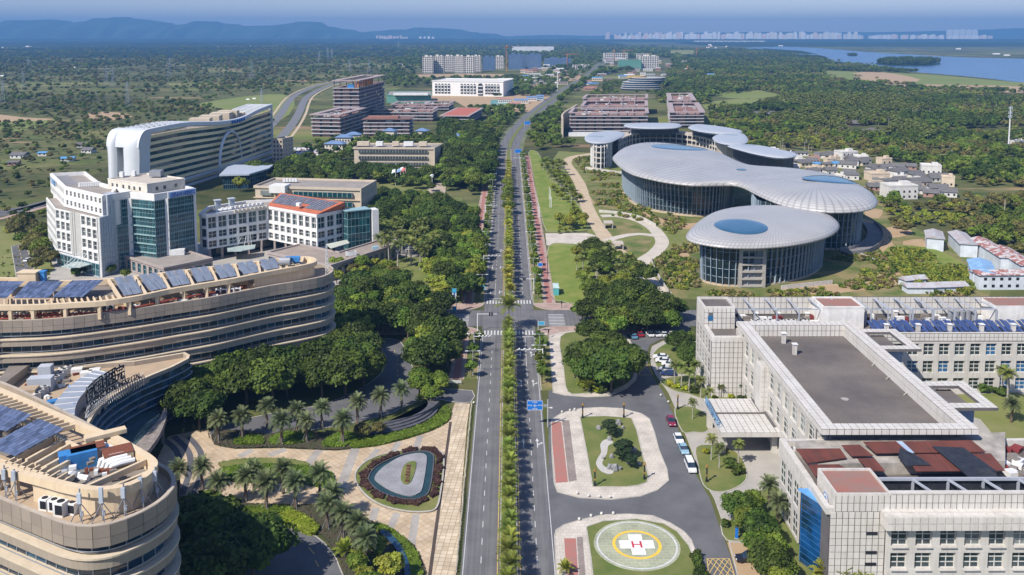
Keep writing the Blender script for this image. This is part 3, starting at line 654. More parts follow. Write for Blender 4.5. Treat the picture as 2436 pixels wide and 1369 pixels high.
def trunk_mesh(name,H,r0,r1,mat,limbs=5,spread=2.0,seed=0,bend=0.15):
    r=random.Random(seed);m=MB()
    P=[(0,0,-0.3),(r.uniform(-bend,bend),r.uniform(-bend,bend),H*.35),(r.uniform(-bend,bend)*2,r.uniform(-bend,bend)*2,H*.7)]
    if limbs:m.tube(P,[r0,(r0+r1)/2*1.1,r1*1.2],7)
    else:m.tube(P+[(P[2][0]*1.2,P[2][1]*1.2,H)],[r0,(r0+r1)/2,r1,r1*.9],7)
    for i in range(limbs):
        t=2*pi*i/limbs+r.uniform(-.3,.3);z0=H*r.uniform(.45,.68);L=spread*r.uniform(.7,1)
        m.tube([(P[2][0]*z0/H,P[2][1]*z0/H,z0),(L*.5*cos(t),L*.5*sin(t),z0+H*.18),(L*cos(t),L*sin(t),z0+H*.42)],[r1*.8,r1*.5,r1*.2],5)
    me=bpy.data.meshes.new(name);me.from_pydata(m.v,[],m.f);me.materials.append(mat);return me
LG=leafmat('leaf_dark',(0.035,0.064,0.009),(0.068,0.100,0.014),rnd=.22)
LM=leafmat('leaf_mid',(0.073,0.126,0.014),(0.129,0.169,0.021),rnd=.25)
LY=leafmat('leaf_light',(0.138,0.186,0.019),(0.223,0.230,0.031),rnd=.2)
LO=leafmat('leaf_olive',(0.106,0.113,0.031),(0.171,0.149,0.043),rnd=.25)
LP=leafmat('leaf_palm',(0.081,0.113,0.022),(0.145,0.155,0.037),rnd=.2)
LD=leafmat('leaf_date_palm',(0.084,0.113,0.046),(0.145,0.169,0.075),rnd=.18)
LPY=leafmat('leaf_palm_yellow',(0.20,0.23,0.02),(0.30,0.29,0.04),rnd=.3)
LCR=leafmat('leaf_cream',(0.20,0.22,0.07),(0.28,0.28,0.12),rnd=.1)
def palm_crown(name,mat,nf,L,droop,zt,seed,leaflets=10,wid=0.5,up=(-.3,1.25),rach=True,stiff=1.0):
    r=np.random.default_rng(seed);C=[];U=[];Vv=[];T=[]
    for f in range(nf):
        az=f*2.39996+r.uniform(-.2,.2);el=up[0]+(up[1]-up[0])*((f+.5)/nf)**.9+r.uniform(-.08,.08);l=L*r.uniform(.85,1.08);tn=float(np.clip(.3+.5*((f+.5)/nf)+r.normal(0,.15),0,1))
        p=np.array([0,0,zt],float);d=np.array([cos(az)*cos(el),sin(az)*cos(el),sin(el)]);side=np.array([-sin(az),cos(az),0.])
        seg=leaflets;step=l/seg
        for k in range(seg):
            t=k/seg;d=d+np.array([0,0,-droop*(t*.9+.25)/seg]);d=d/np.linalg.norm(d);q=p+d*step
            upv=np.cross(side,d);w=wid*(np.sin(pi*min(1,.12+t*.95))**.6)
            if rach:C.append((p+q)/2);U.append(d*step*.52);Vv.append(side*.05*L/3);T.append(tn)
            for s in (-1,1):
                ax=side*s*.82+d*.45-upv*(-.30)*1.0*(-1 if False else 1)*(-1)*stiff*0.9;ax=ax/np.linalg.norm(ax)
                C.append((p+q)/2+ax*w*.5);U.append(ax*w*.5);Vv.append(d*step*(.34 if leaflets>8 else .42));T.append(min(1,max(0,tn+r.uniform(-.15,.15))))
            p=q
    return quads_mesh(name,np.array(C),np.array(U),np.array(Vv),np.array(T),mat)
LCO=leafmat('leaf_coconut',(0.11,0.155,0.022),(0.17,0.20,0.035),rnd=.3)
PB=[]   # broadleaf prototypes: (crown mesh, trunk mesh, crown radius, height)
def bl(key,R,H,zc,nb,nl,leaf,mat,seed,th=None,flat=.8):return (crown('crown_'+key,R,H,zc,nb,nl,leaf,mat,seed,flat),trunk_mesh('trunk_'+key,th or zc*1.05,R*.055+.05,R*.03+.03,bark,5,R*.5,seed),R,zc+H)
BRD={'dark':[bl('dark',5.5,4.0,6.2,15,2300,.62,LG,10+i) for i in range(3)],
     'pine':[bl('pine',4.6,3.6,6.0,12,1100,.5,leafmat('leaf_pine',(0.018,0.036,0.012),(0.03,0.05,0.02),rnd=.1),77,flat=.4)],
     'mid':[bl('mid',4.2,3.2,5.2,12,1300,.60,LM,20+i) for i in range(3)],
     'light':[bl('light',3.6,2.8,4.6,10,900,.58,LY,30+i) for i in range(2)],
     'olive':[bl('olive',4.4,3.0,5.0,11,1100,.6,LO,40+i) for i in range(2)],
     'cream':[bl('cream',4.2,3.4,5.2,12,1200,.5,LCR,45)],
     'street':[bl('street',1.9,2.1,3.9,7,420,.5,LM,50+i) for i in range(3)],
     'bush':[bl('bush',1.3,1.0,.8,6,260,.35,LG,60+i,th=.9) for i in range(2)],
     'limebush':[bl('limebush',.8,.7,.55,5,160,.28,leafmat('leaf_lime',(0.22,0.26,0.01),(0.28,0.28,0.02)),66,th=.6)]}
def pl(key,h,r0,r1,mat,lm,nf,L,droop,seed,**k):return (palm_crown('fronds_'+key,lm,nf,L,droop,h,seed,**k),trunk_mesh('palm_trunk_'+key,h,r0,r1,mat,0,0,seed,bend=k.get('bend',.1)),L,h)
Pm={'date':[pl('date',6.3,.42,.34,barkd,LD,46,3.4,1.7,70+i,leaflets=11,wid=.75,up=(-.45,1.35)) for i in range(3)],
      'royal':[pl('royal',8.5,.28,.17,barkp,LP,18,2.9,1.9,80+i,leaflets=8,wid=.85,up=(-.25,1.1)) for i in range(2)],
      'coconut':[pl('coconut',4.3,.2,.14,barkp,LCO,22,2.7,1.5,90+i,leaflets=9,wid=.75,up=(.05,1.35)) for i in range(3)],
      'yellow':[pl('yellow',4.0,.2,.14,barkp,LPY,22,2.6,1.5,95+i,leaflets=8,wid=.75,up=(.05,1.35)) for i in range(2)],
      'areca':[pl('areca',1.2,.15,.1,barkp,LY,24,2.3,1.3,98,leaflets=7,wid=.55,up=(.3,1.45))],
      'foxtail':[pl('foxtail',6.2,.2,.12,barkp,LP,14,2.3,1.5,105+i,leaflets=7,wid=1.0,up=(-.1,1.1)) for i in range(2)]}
CNT={}
def plant(kind,x,y,s,label,cat,group,name,rot=None,table=None,sz=None):
    T=table or (Pm if kind in Pm else BRD);vs=T[kind];v=random.choice(vs);rot=random.uniform(0,6.28) if rot is None else rot
    t=thing(name,label,cat,(x,y,0),group);z=s if sz is None else sz
    a=put(v[1],'trunk',t,(x,y,0),rot,(s,s,z));b=put(v[0],'crown',t,(x,y,0),rot,(s,s,z));return t
def row(kind,pts,s,lab,cat,group,name,jit=.12,numbered=True,order='from the camera'):
    for i,(x,y) in enumerate(pts):
        k=s*random.uniform(1-jit,1+jit)
        plant(kind,x,y,k,(lab % nth(i)) if numbered else lab,cat,group,name)
# ------------------------------------------------------------ beige curved hospital (two wings and the link block)
cream=M('cream_render',(0.66,0.53,0.36),col2=(0.60,0.47,0.31),scale=.3,streak=.12,rough=.9)
creaml=M('cream_ledge',(0.62,0.52,0.38),col2=(0.54,0.45,0.33),scale=.4,streak=.1)
panelm=M('beige_panel',(0.31,0.26,0.205),col2=(0.28,0.235,0.19),scale=.5,rough=.55,spec=.5,rnd=.10)
panelm2=M('beige_band',(0.37,0.31,0.24),col2=(0.32,0.27,0.21),scale=.3,streak=.12,rough=.6)
deck=M('tan_roof_deck',(0.46,0.34,0.22),col2=(0.36,0.28,0.20),scale=.25,detail=8)
deckg=M('grey_roof_deck',(0.24,0.21,0.185),col2=(0.17,0.15,0.13),scale=.25,detail=8)
gl=glassmat('dark_glass',(0.012,0.025,0.04),rough=.12,col_pale=(0.05,0.06,0.075))
glb=glassmat('blue_glass',(0.01,0.04,0.075),rough=.08,col_pale=(0.03,0.09,0.13))
silver=M('pale_rail',(0.35,0.38,0.42),rough=.4,metal=.3)
steel=M('galvanised_steel',(0.30,0.31,0.33),rough=.5,metal=.3)
solar=M('solar_blue',(0.07,0.095,0.17),col2=(0.11,0.14,0.22),scale=.5,rough=.3,spec=.5,rnd=.4)
collector=M('solar_grey',(0.16,0.19,0.24),col2=(0.21,0.24,0.29),scale=.6,rough=.3,spec=.6,rnd=.12)
whitem=M('white_metal',(0.70,0.70,0.68),var=.08,rough=.5)
rust=M('rust',(0.22,0.07,0.035),col2=(0.14,0.05,0.03),scale=1.2)
bluem=M('blue_sheet',(0.05,0.22,0.50),var=.15,rough=.5)
dark=M('black_metal',(0.02,0.02,0.025),rough=.5)
def resample(pts,step,closed=True):
    P=list(pts)+([pts[0]] if closed else []);out=[];acc=0.0;nxt=0.0
    for i in range(len(P)-1):
        a,b=P[i],P[i+1];L=hypot(b[0]-a[0],b[1]-a[1])
        while nxt<=acc+L and L>0:
            t=(nxt-acc)/L;out.append((a[0]+(b[0]-a[0])*t,a[1]+(b[1]-a[1])*t));nxt+=step
        acc+=L
    return out
def panel_band(T,poly,z0,z1,step,mat,name='cladding_panel',W=None,gap=.07,thick=.12,face_only=True):
    """cladding panels along a curved outline; only sides turned to the place in view get separate panels"""
    W=W or Pieces(T,name);P=resample(poly,step);n=len(P);sg=1 if area(poly)>0 else -1
    for i in range(n):
        a,b=P[i],P[(i+1) % n];L=hypot(b[0]-a[0],b[1]-a[1])
        if L<.3:continue
        nx,ny=(b[1]-a[1])/L*sg,-(b[0]-a[0])/L*sg
        if ny>0.35 or L>step*1.6:continue
        W.add(((a[0]+b[0])/2+nx*thick*.3,(a[1]+b[1])/2+ny*thick*.3,(z0+z1)/2),(L-gap,thick,z1-z0-gap),atan2(b[1]-a[1],b[0]-a[0]),mat)
    return W
def curved_wing(name,label,outline,H,nfl,pitch,fascia,deckz):
    cx=sum(p[0] for p in outline)/len(outline);cyy=sum(p[1] for p in outline)/len(outline)
    T=thing(name,label,'hospital building',(cx,cyy,0));O=outline;Z=H
    MB().prism(offset(O,1.7),0,H-1.2,m=0,mtop=1).build('core_wall',[gl,deck],T)
    MB().prism(offset(O,.08),H-fascia,H-1.3,m=0,mtop=1).build('roof_slab',[panelm2,deck],T)
    MB().ring(offset(O,.06),offset(O,.7),H-1.4,H,m=0,mtop=1).build('parapet',[panelm2,M('parapet_top',(0.42,0.36,0.29))],T)
    W=Pieces(T,'cladding_panel',300)
    panel_band(T,O,H-fascia+fascia*.42,H-.02,2.4,panelm,W=W);panel_band(T,O,H-fascia,H-fascia+fascia*.42,2.4,panelm,W=W);W.flush()
    z=H-4.9
    for k in range(nfl):
        if z<1:break
        MB().prism(O,z-1.9,z-.3,m=0).build('floor_band',[panelm2,creaml],T)
        MB().prism(offset(O,-.3),z-.3,z,m=0,mtop=0).build('ledge',[creaml,creaml],T)
        MB().ring(offset(O,.4),offset(O,.5),z+.62,z+.75).build('balcony_rail',silver,T)
        P=resample(offset(O,1.6),2.4);m=MB()
        for i in range(len(P)):
            a=P[i];b=P[(i+1) % len(P)];m.box((a[0],a[1],z+1),(.14,.3,2.2),atan2(b[1]-a[1],b[0]-a[0]))
        m.build('mullions',silver,T)['kind']='stuff'
        Wd=Pieces(T,'window_pane',300);Pq=resample(offset(O,1.62),2.4)
        sg=1 if area(O)>0 else -1
        for i in range(len(Pq)):
            a=Pq[i];b=Pq[(i+1) % len(Pq)];L=hypot(b[0]-a[0],b[1]-a[1])
            if L<.3 or L>4:continue
            ny=-(b[0]-a[0])/L*sg
            if ny>.35:continue
            Wd.add(((a[0]+b[0])/2,(a[1]+b[1])/2,z+.95),(L-.18,.1,1.85),atan2(b[1]-a[1],b[0]-a[0]),glb if random.random()<.55 else gl)
        Wd.flush()
        z-=pitch
    # lift shafts and stair piers that break the glass
    return T
upO=PG([(-150,767),(0,764),(92,761),(168,755),(252,744.5),(337,733),(410,721.6),(501,708),(568,694.7),(646,679.5),(700,671),(740,664),(770,657.6),(788,649),(794,641),(789,634),(770,629),(740,626)],28)
back=PG([(690,624),(600,634),(500,646),(400,658),(250,676),(120,682),(0,678),(-150,672)],28)
upO=smooth(upO+back,3)
UW=curved_wing('curved_hospital_wing','long beige curved hospital wing with solar panels on its cream roof frame',upO,28,7,4.25,3.1,26.8)
dnO=smooth(PG([(-160,1124),(-60,1164),(0,1188),(60,1212),(108,1231),(150,1246),(190,1253),(230,1252),(280,1242),(337,1219),(380,1194),(405,1172),(418,1150),(415,1128),(400,1111),(368,1094),(300,1055),(200,1000),(100,950),(0,905),(-160,860)],28),3)
DW=curved_wing('curved_hospital_wing','nearer beige hospital wing with rounded end, roof pergola and antenna stands',dnO,28,7,4.25,3.4,26.8)
# --- roof pergolas
def pergola(T,front,backp,z,beam_w=.5,beam_h=.9,cols=None,solid=None,zf=26.7):
    fr=MB()
    for path in (front,backp):
        Lf,Rt=ribbon(path,.55)
        for i in range(len(path)-1):
            V=[(*Rt[i],z-1.3),(*Rt[i+1],z-1.3),(*Lf[i+1],z-1.3),(*Lf[i],z-1.3),(*Rt[i],z),(*Rt[i+1],z),(*Lf[i+1],z),(*Lf[i],z)]
            fr.mesh(V,[(3,2,1,0),(4,5,6,7),(0,1,5,4),(2,3,7,6)])
    fr.build('ring_beam',cream,T)
def pathpt(path,t):
    L=[0]
    for i in range(len(path)-1):L.append(L[-1]+hypot(path[i+1][0]-path[i][0],path[i+1][1]-path[i][1]))
    s=t*L[-1]
    for i in range(len(path)-1):
        if L[i+1]>=s:
            k=(s-L[i])/max(1e-6,L[i+1]-L[i]);return (path[i][0]+(path[i+1][0]-path[i][0])*k,path[i][1]+(path[i+1][1]-path[i][1])*k)
    return path[-1]
zp=31.4
UF=smooth(PG([(-150,727),(0,726),(84,725),(178,720),(252,715),(337,701.5),(400,688),(501,671),(560,661),(646,644),(690,636),(716,631),(742,625),(750,620)],zp),3,False)
UB=smooth(PG([(-150,664),(0,661),(60,663),(150,668),(252,664),(330,656),(400,647.5),(500,635),(585,625.6),(640,618),(690,613),(720,611),(742,613),(750,620)],zp),3,False)
pergola(UW,UF,UB,zp)
def beam(T,a,b,z,w=.45,h=.9,nm='cross_beam',mat=None): 
    return MB().bar((*a,z-h/2),(*b,z-h/2),w,h).build(nm,mat or cream,T)
# grey collectors between nine cross beams
for i in range(9):
    t=.44+i*.062;a=pathpt(UF,t);b=pathpt(UB,t+.0);beam(UW,a,b,zp+.03,.7)
for i in range(30):t=.02+i*.0145;beam(UW,pathpt(UF,t),lerp(pathpt(UF,t),pathpt(UB,t),.22),zp-.05,.3,.8)
m=MB()
for t in (0.06,.12,.18,.235,.31,.39,.46,.53,.60,.66,.72):
    for q in (pathpt(UF,t),lerp(pathpt(UF,t),pathpt(UB,t),.35),lerp(pathpt(UF,t),pathpt(UB,t),.9)):MB().box((q[0],q[1],(26.6+zp-1.2)/2),(.8,.8,zp-1.2-26.6)).build('column',cream,UW)
# solid cream room at the rounded end
ra=[pathpt(UF,.79+.21*k/14) for k in range(15)];rb=[pathpt(UB,1-.2*k/10) for k in range(1,11)]
rp=ra+rb
MB().prism(offset(rp,.25),26.7,zp-1.25,m=0).build('roof_room',cream,UW)
# inner penthouse seen behind the columns
q=[pathpt(UF,.3+.48*k/14) for k in range(15)];q2=[pathpt(UB,.3+.48*k/14) for k in range(15)]
inn=[lerp(q[k],q2[k],.42) for k in range(15)]+[lerp(q[k],q2[k],.9) for k in range(14,-1,-1)]
MB().prism(inn,26.7,29.8,m=0,mtop=1).build('roof_room',[deck,deckg],UW)
def lieon(a,b,c,d,u,v):return lerp(lerp(a,b,u),lerp(d,c,u),v)
S=Pieces(UW,'collector_panel')
def dirang(a,b):return atan2(b[1]-a[1],b[0]-a[0])
for i in range(8):
    t0=.44+i*.062+.006;t1=t0+.05
    f0,f1,b0,b1=pathpt(UF,t0),pathpt(UF,t1),pathpt(UB,t0),pathpt(UB,t1)
    L=hypot(f1[0]-f0[0],f1[1]-f0[1]);D=hypot(b0[0]-f0[0],b0[1]-f0[1]);an=dirang(f0,f1)
    for u in (.27,.73):
        for v in ((.28,.62) if i<7 else (.4,)):
            p=lieon(f0,f1,b1,b0,u,v)
            for k in range(4):
                S.add((p[0]+(k-1.5)*L*.11*cos(an),p[1]+(k-1.5)*L*.11*sin(an),zp+.55),(L*.105,D*.3,.12),an,collector,radians(16))
S.flush()
# three long dark solar fields on the left part
def solarfield(S,A,B,C,D,nu,nv,z,tilt=.16,rise=.22):
    for i in range(nu):
        for j in range(nv):
            zz=z+rise*j;q=[G(x,y,zz) for x,y in (A,B,C,D)];p=lieon(*q,(i+.5)/nu,(j+.5)/nv);e=Vector(q[1])-Vector(q[0]);f=Vector(q[3])-Vector(q[0]);n=Vector((-e.y,e.x)).normalized()
            S.add((p[0],p[1],zz),(e.length/nu*.93,abs(f.dot(n))/nv*.97,.08),atan2(e.y,e.x),solar,tilt)
S=Pieces(UW,'solar_panel')
for A,B,C,D,nu in (((-70,709),(17,708),(56,671),(-30,671),12),((34,708),(116,708),(150,671),(68,671),12),((125,706),(197,706),(246,667),(170,669),11)):solarfield(S,A,B,C,D,nu,7,31.8)
S.flush()
for t,v in ((.10,.8),(.235,.8)):
    p=lerp(pathpt(UF,t),pathpt(UB,t),v);MB().box((p[0],p[1],zp+1.6),(5.0,3,3.4),0).box((p[0],p[1],zp+3.4),(5.4,3.4,.25)).build('stair_head',cream,UW)
    MB().box((p[0]+3.6,p[1]+.5,zp+1.8),(1.2,1.4,2.6)).box((p[0]+3.6,p[1]+.5,zp+3.3),(1.5,1.7,.3)).build('water_tank',bluem,UW)
# roof plant on the deck between the columns
def ac(T,x,y,z,ang=0,n=1,s=1.0,mat=None,nm='air_conditioner'):
    for k in range(n):
        cx,cy_=x+k*1.35*s*cos(ang),y+k*1.35*s*sin(ang)
        t=MB().box((cx,cy_,z+.75*s),(1.15*s,1.0*s,1.5*s),ang).build(nm,mat or whitem,T)
        MB().box((cx-sin(-ang)*0,cy_-.52*s,z+.8*s),(.85*s,.06,1.0*s),ang).build('grille',dark,t)
        MB().prism([(cx+.38*s*cos(a_*pi/4),cy_+.38*s*sin(a_*pi/4)) for a_ in range(8)],z+1.5*s,z+1.56*s).build('fan',dark,t)
p=lerp(pathpt(UF,.635),pathpt(UB,.635),.04)
ac(UW,*G(520,701,27),26.7,radians(14),4,1.3);ac(UW,*G(250,738,27),26.7,radians(10),2,1.2)
m=MB()
for off_ in (1.2,2.4,3.0):
    pts=[(*lerp(pathpt(UF,t),pathpt(UB,t),0.0+off_*.03),27.3+.2*off_) for t in [k*.02 for k in range(1,39)]]
    m.tube(pts,.16,5)
m.build('red_pipe',M('red_pipe',(0.28,0.06,0.035),var=.2),UW)
p=G(708,621,34);MB().box((p[0],p[1],34.6),(4.2,2.2,1.3),.1).build('water_tank',bluem,UW)
def cyl(c,r,h,n=12,**k):return [(c[0]+r*cos(2*pi*i/n),c[1]+r*sin(2*pi*i/n)) for i in range(n)]
p=G(690,625,34);MB().tube([(p[0]-1.6,p[1],34.4),(p[0]+1.6,p[1],34.4)],1.3,12).build('steel_tank',steel,UW)
# clutter along the deck edge
m=MB()
for k in range(46):
    t=.02+k*.0165;q=lerp(pathpt(UF,t),pathpt(UB,t),random.uniform(-.02,.25));m.box((q[0],q[1],27.0+random.uniform(0,.3)),(random.uniform(.6,2.4),random.uniform(.4,1),random.uniform(.5,1.4)),random.uniform(-.3,.3),random.choice((0,0,1,2)))
o=m.build('roof_clutter',[deckg,whitem,rust],UW);o['kind']='stuff'
# --- nearer wing
DF=smooth(PG([(-160,1070),(0,1105),(48,1121),(105,1136),(148,1148),(199,1158),(242,1161),(296,1154),(337,1137),(362,1114),(366,1098),(350,1083)],zp),3,False)
DB=smooth(PG([(-160,860),(0,927),(60,952),(110,974),(170,1000),(225,1022),(272,1038),(318,1064),(350,1083)],zp),3,False)
pergola(DW,DF,DB,zp)
DM=smooth(PG([(-160,985),(0,1072),(60,1098),(110,1120)],zp),3,False)
DM2=smooth(PG([(60,996),(110,1022),(137,1040),(190,1063)],zp),3,False)
for i in range(24):
    t=.18+i*.0235;a=pathpt(DB,t);d_=Vector((cos(radians(-143)),sin(radians(-143))))
    b=(a[0]+d_.x*3.4,a[1]+d_.y*3.4);beam(DW,a,b,zp-.05,.3,.8)
Lf,Rt=ribbon([(a[0]+(-2.6),a[1]-2.4) for a in DB[3:]],.3)
for a_,b_ in (((130,1033),(42,1082)),((150,1044),(62,1092)),((170,1052),(82,1102)),((190,1063),(100,1112)),((205,1072),(115,1120)),((346,1092),(200,1157)),((358,1118),(262,1158)),((300,1062-0),(258,1046))):
    beam(DW,G(*a_,zp),G(*b_,zp),zp-.04,.5,1.0)
m=MB();pts=PG([(0,975),(60,1002),(110,1024),(160,1048),(200,1068)],zp)
for i in range(len(pts)-1):m.bar((*pts[i],zp-.5),(*pts[i+1],zp-.5),.6,.9)
m.build('long_beam',cream,DW)
m=MB();pts=PG([(0,1092),(60,1112),(115,1130)],zp)
for i in range(len(pts)-1):m.bar((*pts[i],zp-.5),(*pts[i+1],zp-.5),.45,.9)
m.build('long_beam',cream,DW)
for k in range(10):a=pathpt(DF,.3+k*.03);beam(DW,a,(a[0]+.8,a[1]+2.6),zp-.05,.3,.7)
ra=[pathpt(DF,.44+.56*k/20) for k in range(21)];rb=[pathpt(DB,1-.22*k/8) for k in range(1,9)]
rr=ra+rb
MB().prism(offset(rr,.2),26.7,29.3,m=0,mtop=1).build('roof_room',[cream,deckg],DW)
MB().ring(offset(rr,.15),offset(rr,.6),29.2,zp-1.2,m=0).build('roof_wall',cream,DW)
for t in (.12,.2,.28,.36):
    q=pathpt(DF,t);MB().box((q[0],q[1]+.3,28.4),(.9,.9,3.6)).build('column',cream,DW)
    q=lerp(pathpt(DF,t),pathpt(DB,t),.5);MB().box((q[0],q[1],28.4),(.9,.9,3.6)).build('column',cream,DW)
inn=[lerp(pathpt(DF,t),pathpt(DB,t),.25) for t in (0,.15,.3,.42)]+[lerp(pathpt(DF,t),pathpt(DB,t),.9) for t in (.6,.45,.3,.15,0)]
MB().prism(inn,26.7,29.2,m=0,mtop=1).build('roof_room',[deck,deckg],DW)
S=Pieces(DW,'solar_panel')
solarfield(S,(-30,1062),(38,1084),(151,1022),(90,997),9,7,32.0);solarfield(S,(-90,1010),(22,1021),(72,991),(-20,960),10,4,32.0)
S.flush()
# roof equipment in the end room
x,y=G(198,1092,32);MB().box((x,y,32.2),(4.4,2.6,2.9),.55).box((x-2.6,y-.6,32.3),(1.6,2.2,2.2),.55).build('blue_chiller',bluem,DW)
x,y=G(212,1070,33);MB().box((x,y,32.2),(5.0,2.4,2.6),.55,m=0).box((x,y,33.6),(5.1,2.5,.1),.55,m=1).build('rusty_unit',[M('grey_pink',(0.35,0.28,0.28)),rust],DW)
x,y=G(285,1085,32);MB().box((x,y,31.9),(4.4,3.4,2.4),.55).box((x,y,33.15),(4.5,3.5,.1),.55,m=1).build('duct_unit',[cream,rust],DW)
for i in range(4):
    a=G(238+i*9,1104+i*5,32);m=MB();m.tube([(a[0],a[1],31.6),(a[0]+.3,a[1]+.2,32.6),(a[0]+1.4,a[1]+.9,32.8),(a[0]+3.2,a[1]+2.0,32.8)],.42,8);m.build('white_duct',whitem,DW)
m=MB();a=G(232,1058,32.5);b=G(296,1084,32.5);m.bar((*a,32.6),(*b,32.6),1.9,.7);m.build('long_white_duct',whitem,DW)
for (x,y) in ((152,1122),(172,1130)):a=G(x,y,31.6);MB().tube([(a[0],a[1]-1,31.5),(a[0],a[1]+1,31.5)],.8,8).tube([(a[0]+1.2,a[1],31.3),(a[0]+3,a[1]-.5,31.3)],.5,8).build('pump',whitem,DW)
a=G(255,1036,33);MB().box((a[0],a[1],33.4),(6.5,1.6,.7),.62).build('pale_beam',cream,DW)
m=MB()
for k in range(16):
    a=G(140+random.uniform(0,130),1095+random.uniform(-15,45),31);m.box((a[0],a[1],31.0),(random.uniform(.4,1.2),random.uniform(.4,1),random.uniform(.3,.9)),random.random(),random.choice((0,1,2)))
o=m.build('roof_clutter',[deckg,whitem,rust],DW);o['kind']='stuff'
for o in DW.children:
    if o.name.split('.')[0] in ('blue_chiller','rusty_unit','duct_unit','white_duct','long_white_duct','pump','pale_beam'):o.location+=Vector((-1.7,2.9,-1.6))
for o in UW.children:
    if o.name.split('.')[0]=='steel_tank' or o.name=='water_tank.002':o.location+=Vector((-2.9,5.8,-1.6))
# antenna stands on the outer deck
antm=M('antenna_grey',(0.42,0.47,0.53),rough=.5)
for i,(x,y) in enumerate(((14,1180),(38,1190),(193,1240),(245,1238),(297,1226),(338,1206),(372,1184))):
    a=G(x,y,26.9)
    t=thing('antenna_mast',['','leftmost'][i==0] and 'leftmost antenna stand on the deck of the nearer curved wing' or '%s antenna stand from the left on the deck of the nearer wing' % nth(i),'antenna',(*a,26.75),'antenna stands on the nearer wing')
    m=MB();m.tube([(*a,26.8),(*a,32.0)],.13,6)
    for k in range(4):an=k*pi/2+.6;m.tube([(a[0]+1.6*cos(an),a[1]+1.6*sin(an),26.8),(a[0],a[1],29.8)],.08,4)
    m.build('tripod',steel,t)
    MB().box((a[0],a[1]-.25,31.0 if i % 2 else 30.6),(.6,.35,1.6 if i!=3 else 2.4)).build('antenna_box',antm,t);MB().box((a[0]+.3,a[1]-.2,28.2),(.35,.3,.7)).build('radio_unit',antm,t)
ac(DW,*G(108,1208,27),26.75,radians(-14),4,1.25);ac(DW,*G(146,1222,27),26.75,radians(-14),1,1.5)
# lattice mast at the far wing's tip
a=G(778,652,27);t=thing('lattice_mast','white lattice mast at the rounded tip of the far curved wing','mast',(*a,26.8));m=MB()
for k in range(3):
    an=k*2*pi/3;m.tube([(a[0]+.7*cos(an),a[1]+.7*sin(an),26.8),(a[0]+.15*cos(an),a[1]+.15*sin(an),36)],.07,4)
for z in range(7):
    r_=.7-.07*z; 
    for k in range(3):a1=k*2*pi/3;a2=(k+1)*2*pi/3;m.bar((a[0]+r_*cos(a1),a[1]+r_*sin(a1),27+z*1.25),(a[0]+(r_-.07)*cos(a2),a[1]+(r_-.07)*sin(a2),28.2+z*1.25),.07)
m.build('lattice',whitem,t)
# --- link block with curved glass front and sign
HL=14.8
LO_=PG([(-40,905),(60,880),(180,868),(320,858),(440,838),(452,845),(449,853),(410,873),(365,891),(320,911),(269,941),(243,962),(227,981),(207,1014),(190,1050),(150,1030),(60,990),(-40,950)],HL)
LO_=LO_
LB=thing('entrance_block','curved entrance block between the beige wings with a terrace and black sign','hospital building',(*G(330,960,0),0))
MB().prism(offset(LO_,.3),0,HL-1.2,m=0,mtop=1).build('core_wall',[gl,deck],LB)
MB().ring(LO_,offset(LO_,.8),HL-1.5,HL,m=0,mtop=1).build('parapet',[panelm2,creaml],LB)
fr=resample(smooth(PG([(452,845),(449,853),(410,873),(365,891),(320,911),(269,941),(243,962),(227,981),(207,1014),(190,1050)],HL),4,False),2.0,False)
for k in range(7):
    m=MB();z=HL-2.6-k*1.75
    Lf,Rt=ribbon(fr,.5+k*.05)
    for i in range(len(fr)-1):
        m.mesh([(*Rt[i],z),(*Rt[i+1],z),(*Lf[i+1],z),(*Lf[i],z),(*Rt[i],z+.14),(*Rt[i+1],z+.14),(*Lf[i+1],z+.14),(*Lf[i],z+.14)],[(3,2,1,0),(4,5,6,7),(0,1,5,4),(2,3,7,6)])
    m.build('sun_fin',silver,LB)
W=Pieces(LB,'glass_pane')
for i in range(len(fr)-1):
    a,b=fr[i],fr[i+1]
    for k in range(7):W.add(((a[0]+b[0])/2,(a[1]+b[1])/2,HL-1.75-k*1.75),(1.9,.12,1.6),dirang(a,b),glb)
W.flush()
cn=smooth(PG([(400,952),(398,968),(395,995),(380,1033),(360,1062),(345,1076),(318,1066),(350,1030),(372,1005),(388,978)],6.5),3)
MB().prism(cn,5.3,6.5,m=0).build('canopy',M('weathered_stone',(0.33,0.29,0.26),col2=(0.2,0.17,0.15),scale=.6,streak=.4),LB)
cn2=PG([(388,960),(372,1005),(350,1030),(318,1066),(270,1035),(300,1000),(350,965)],6.2)
MB().prism(cn2,5.6,6.0).build('canopy_glass',M('canopy_glass',(0.06,0.10,0.11),rough=.15,spec=.7,var=.3),LB)
for (x,y) in ((385,1010),(352,1060)):a=G(x,y,5);MB().tube([(*a,0),(*a,5.4)],.5,10).build('column',deckg,LB)
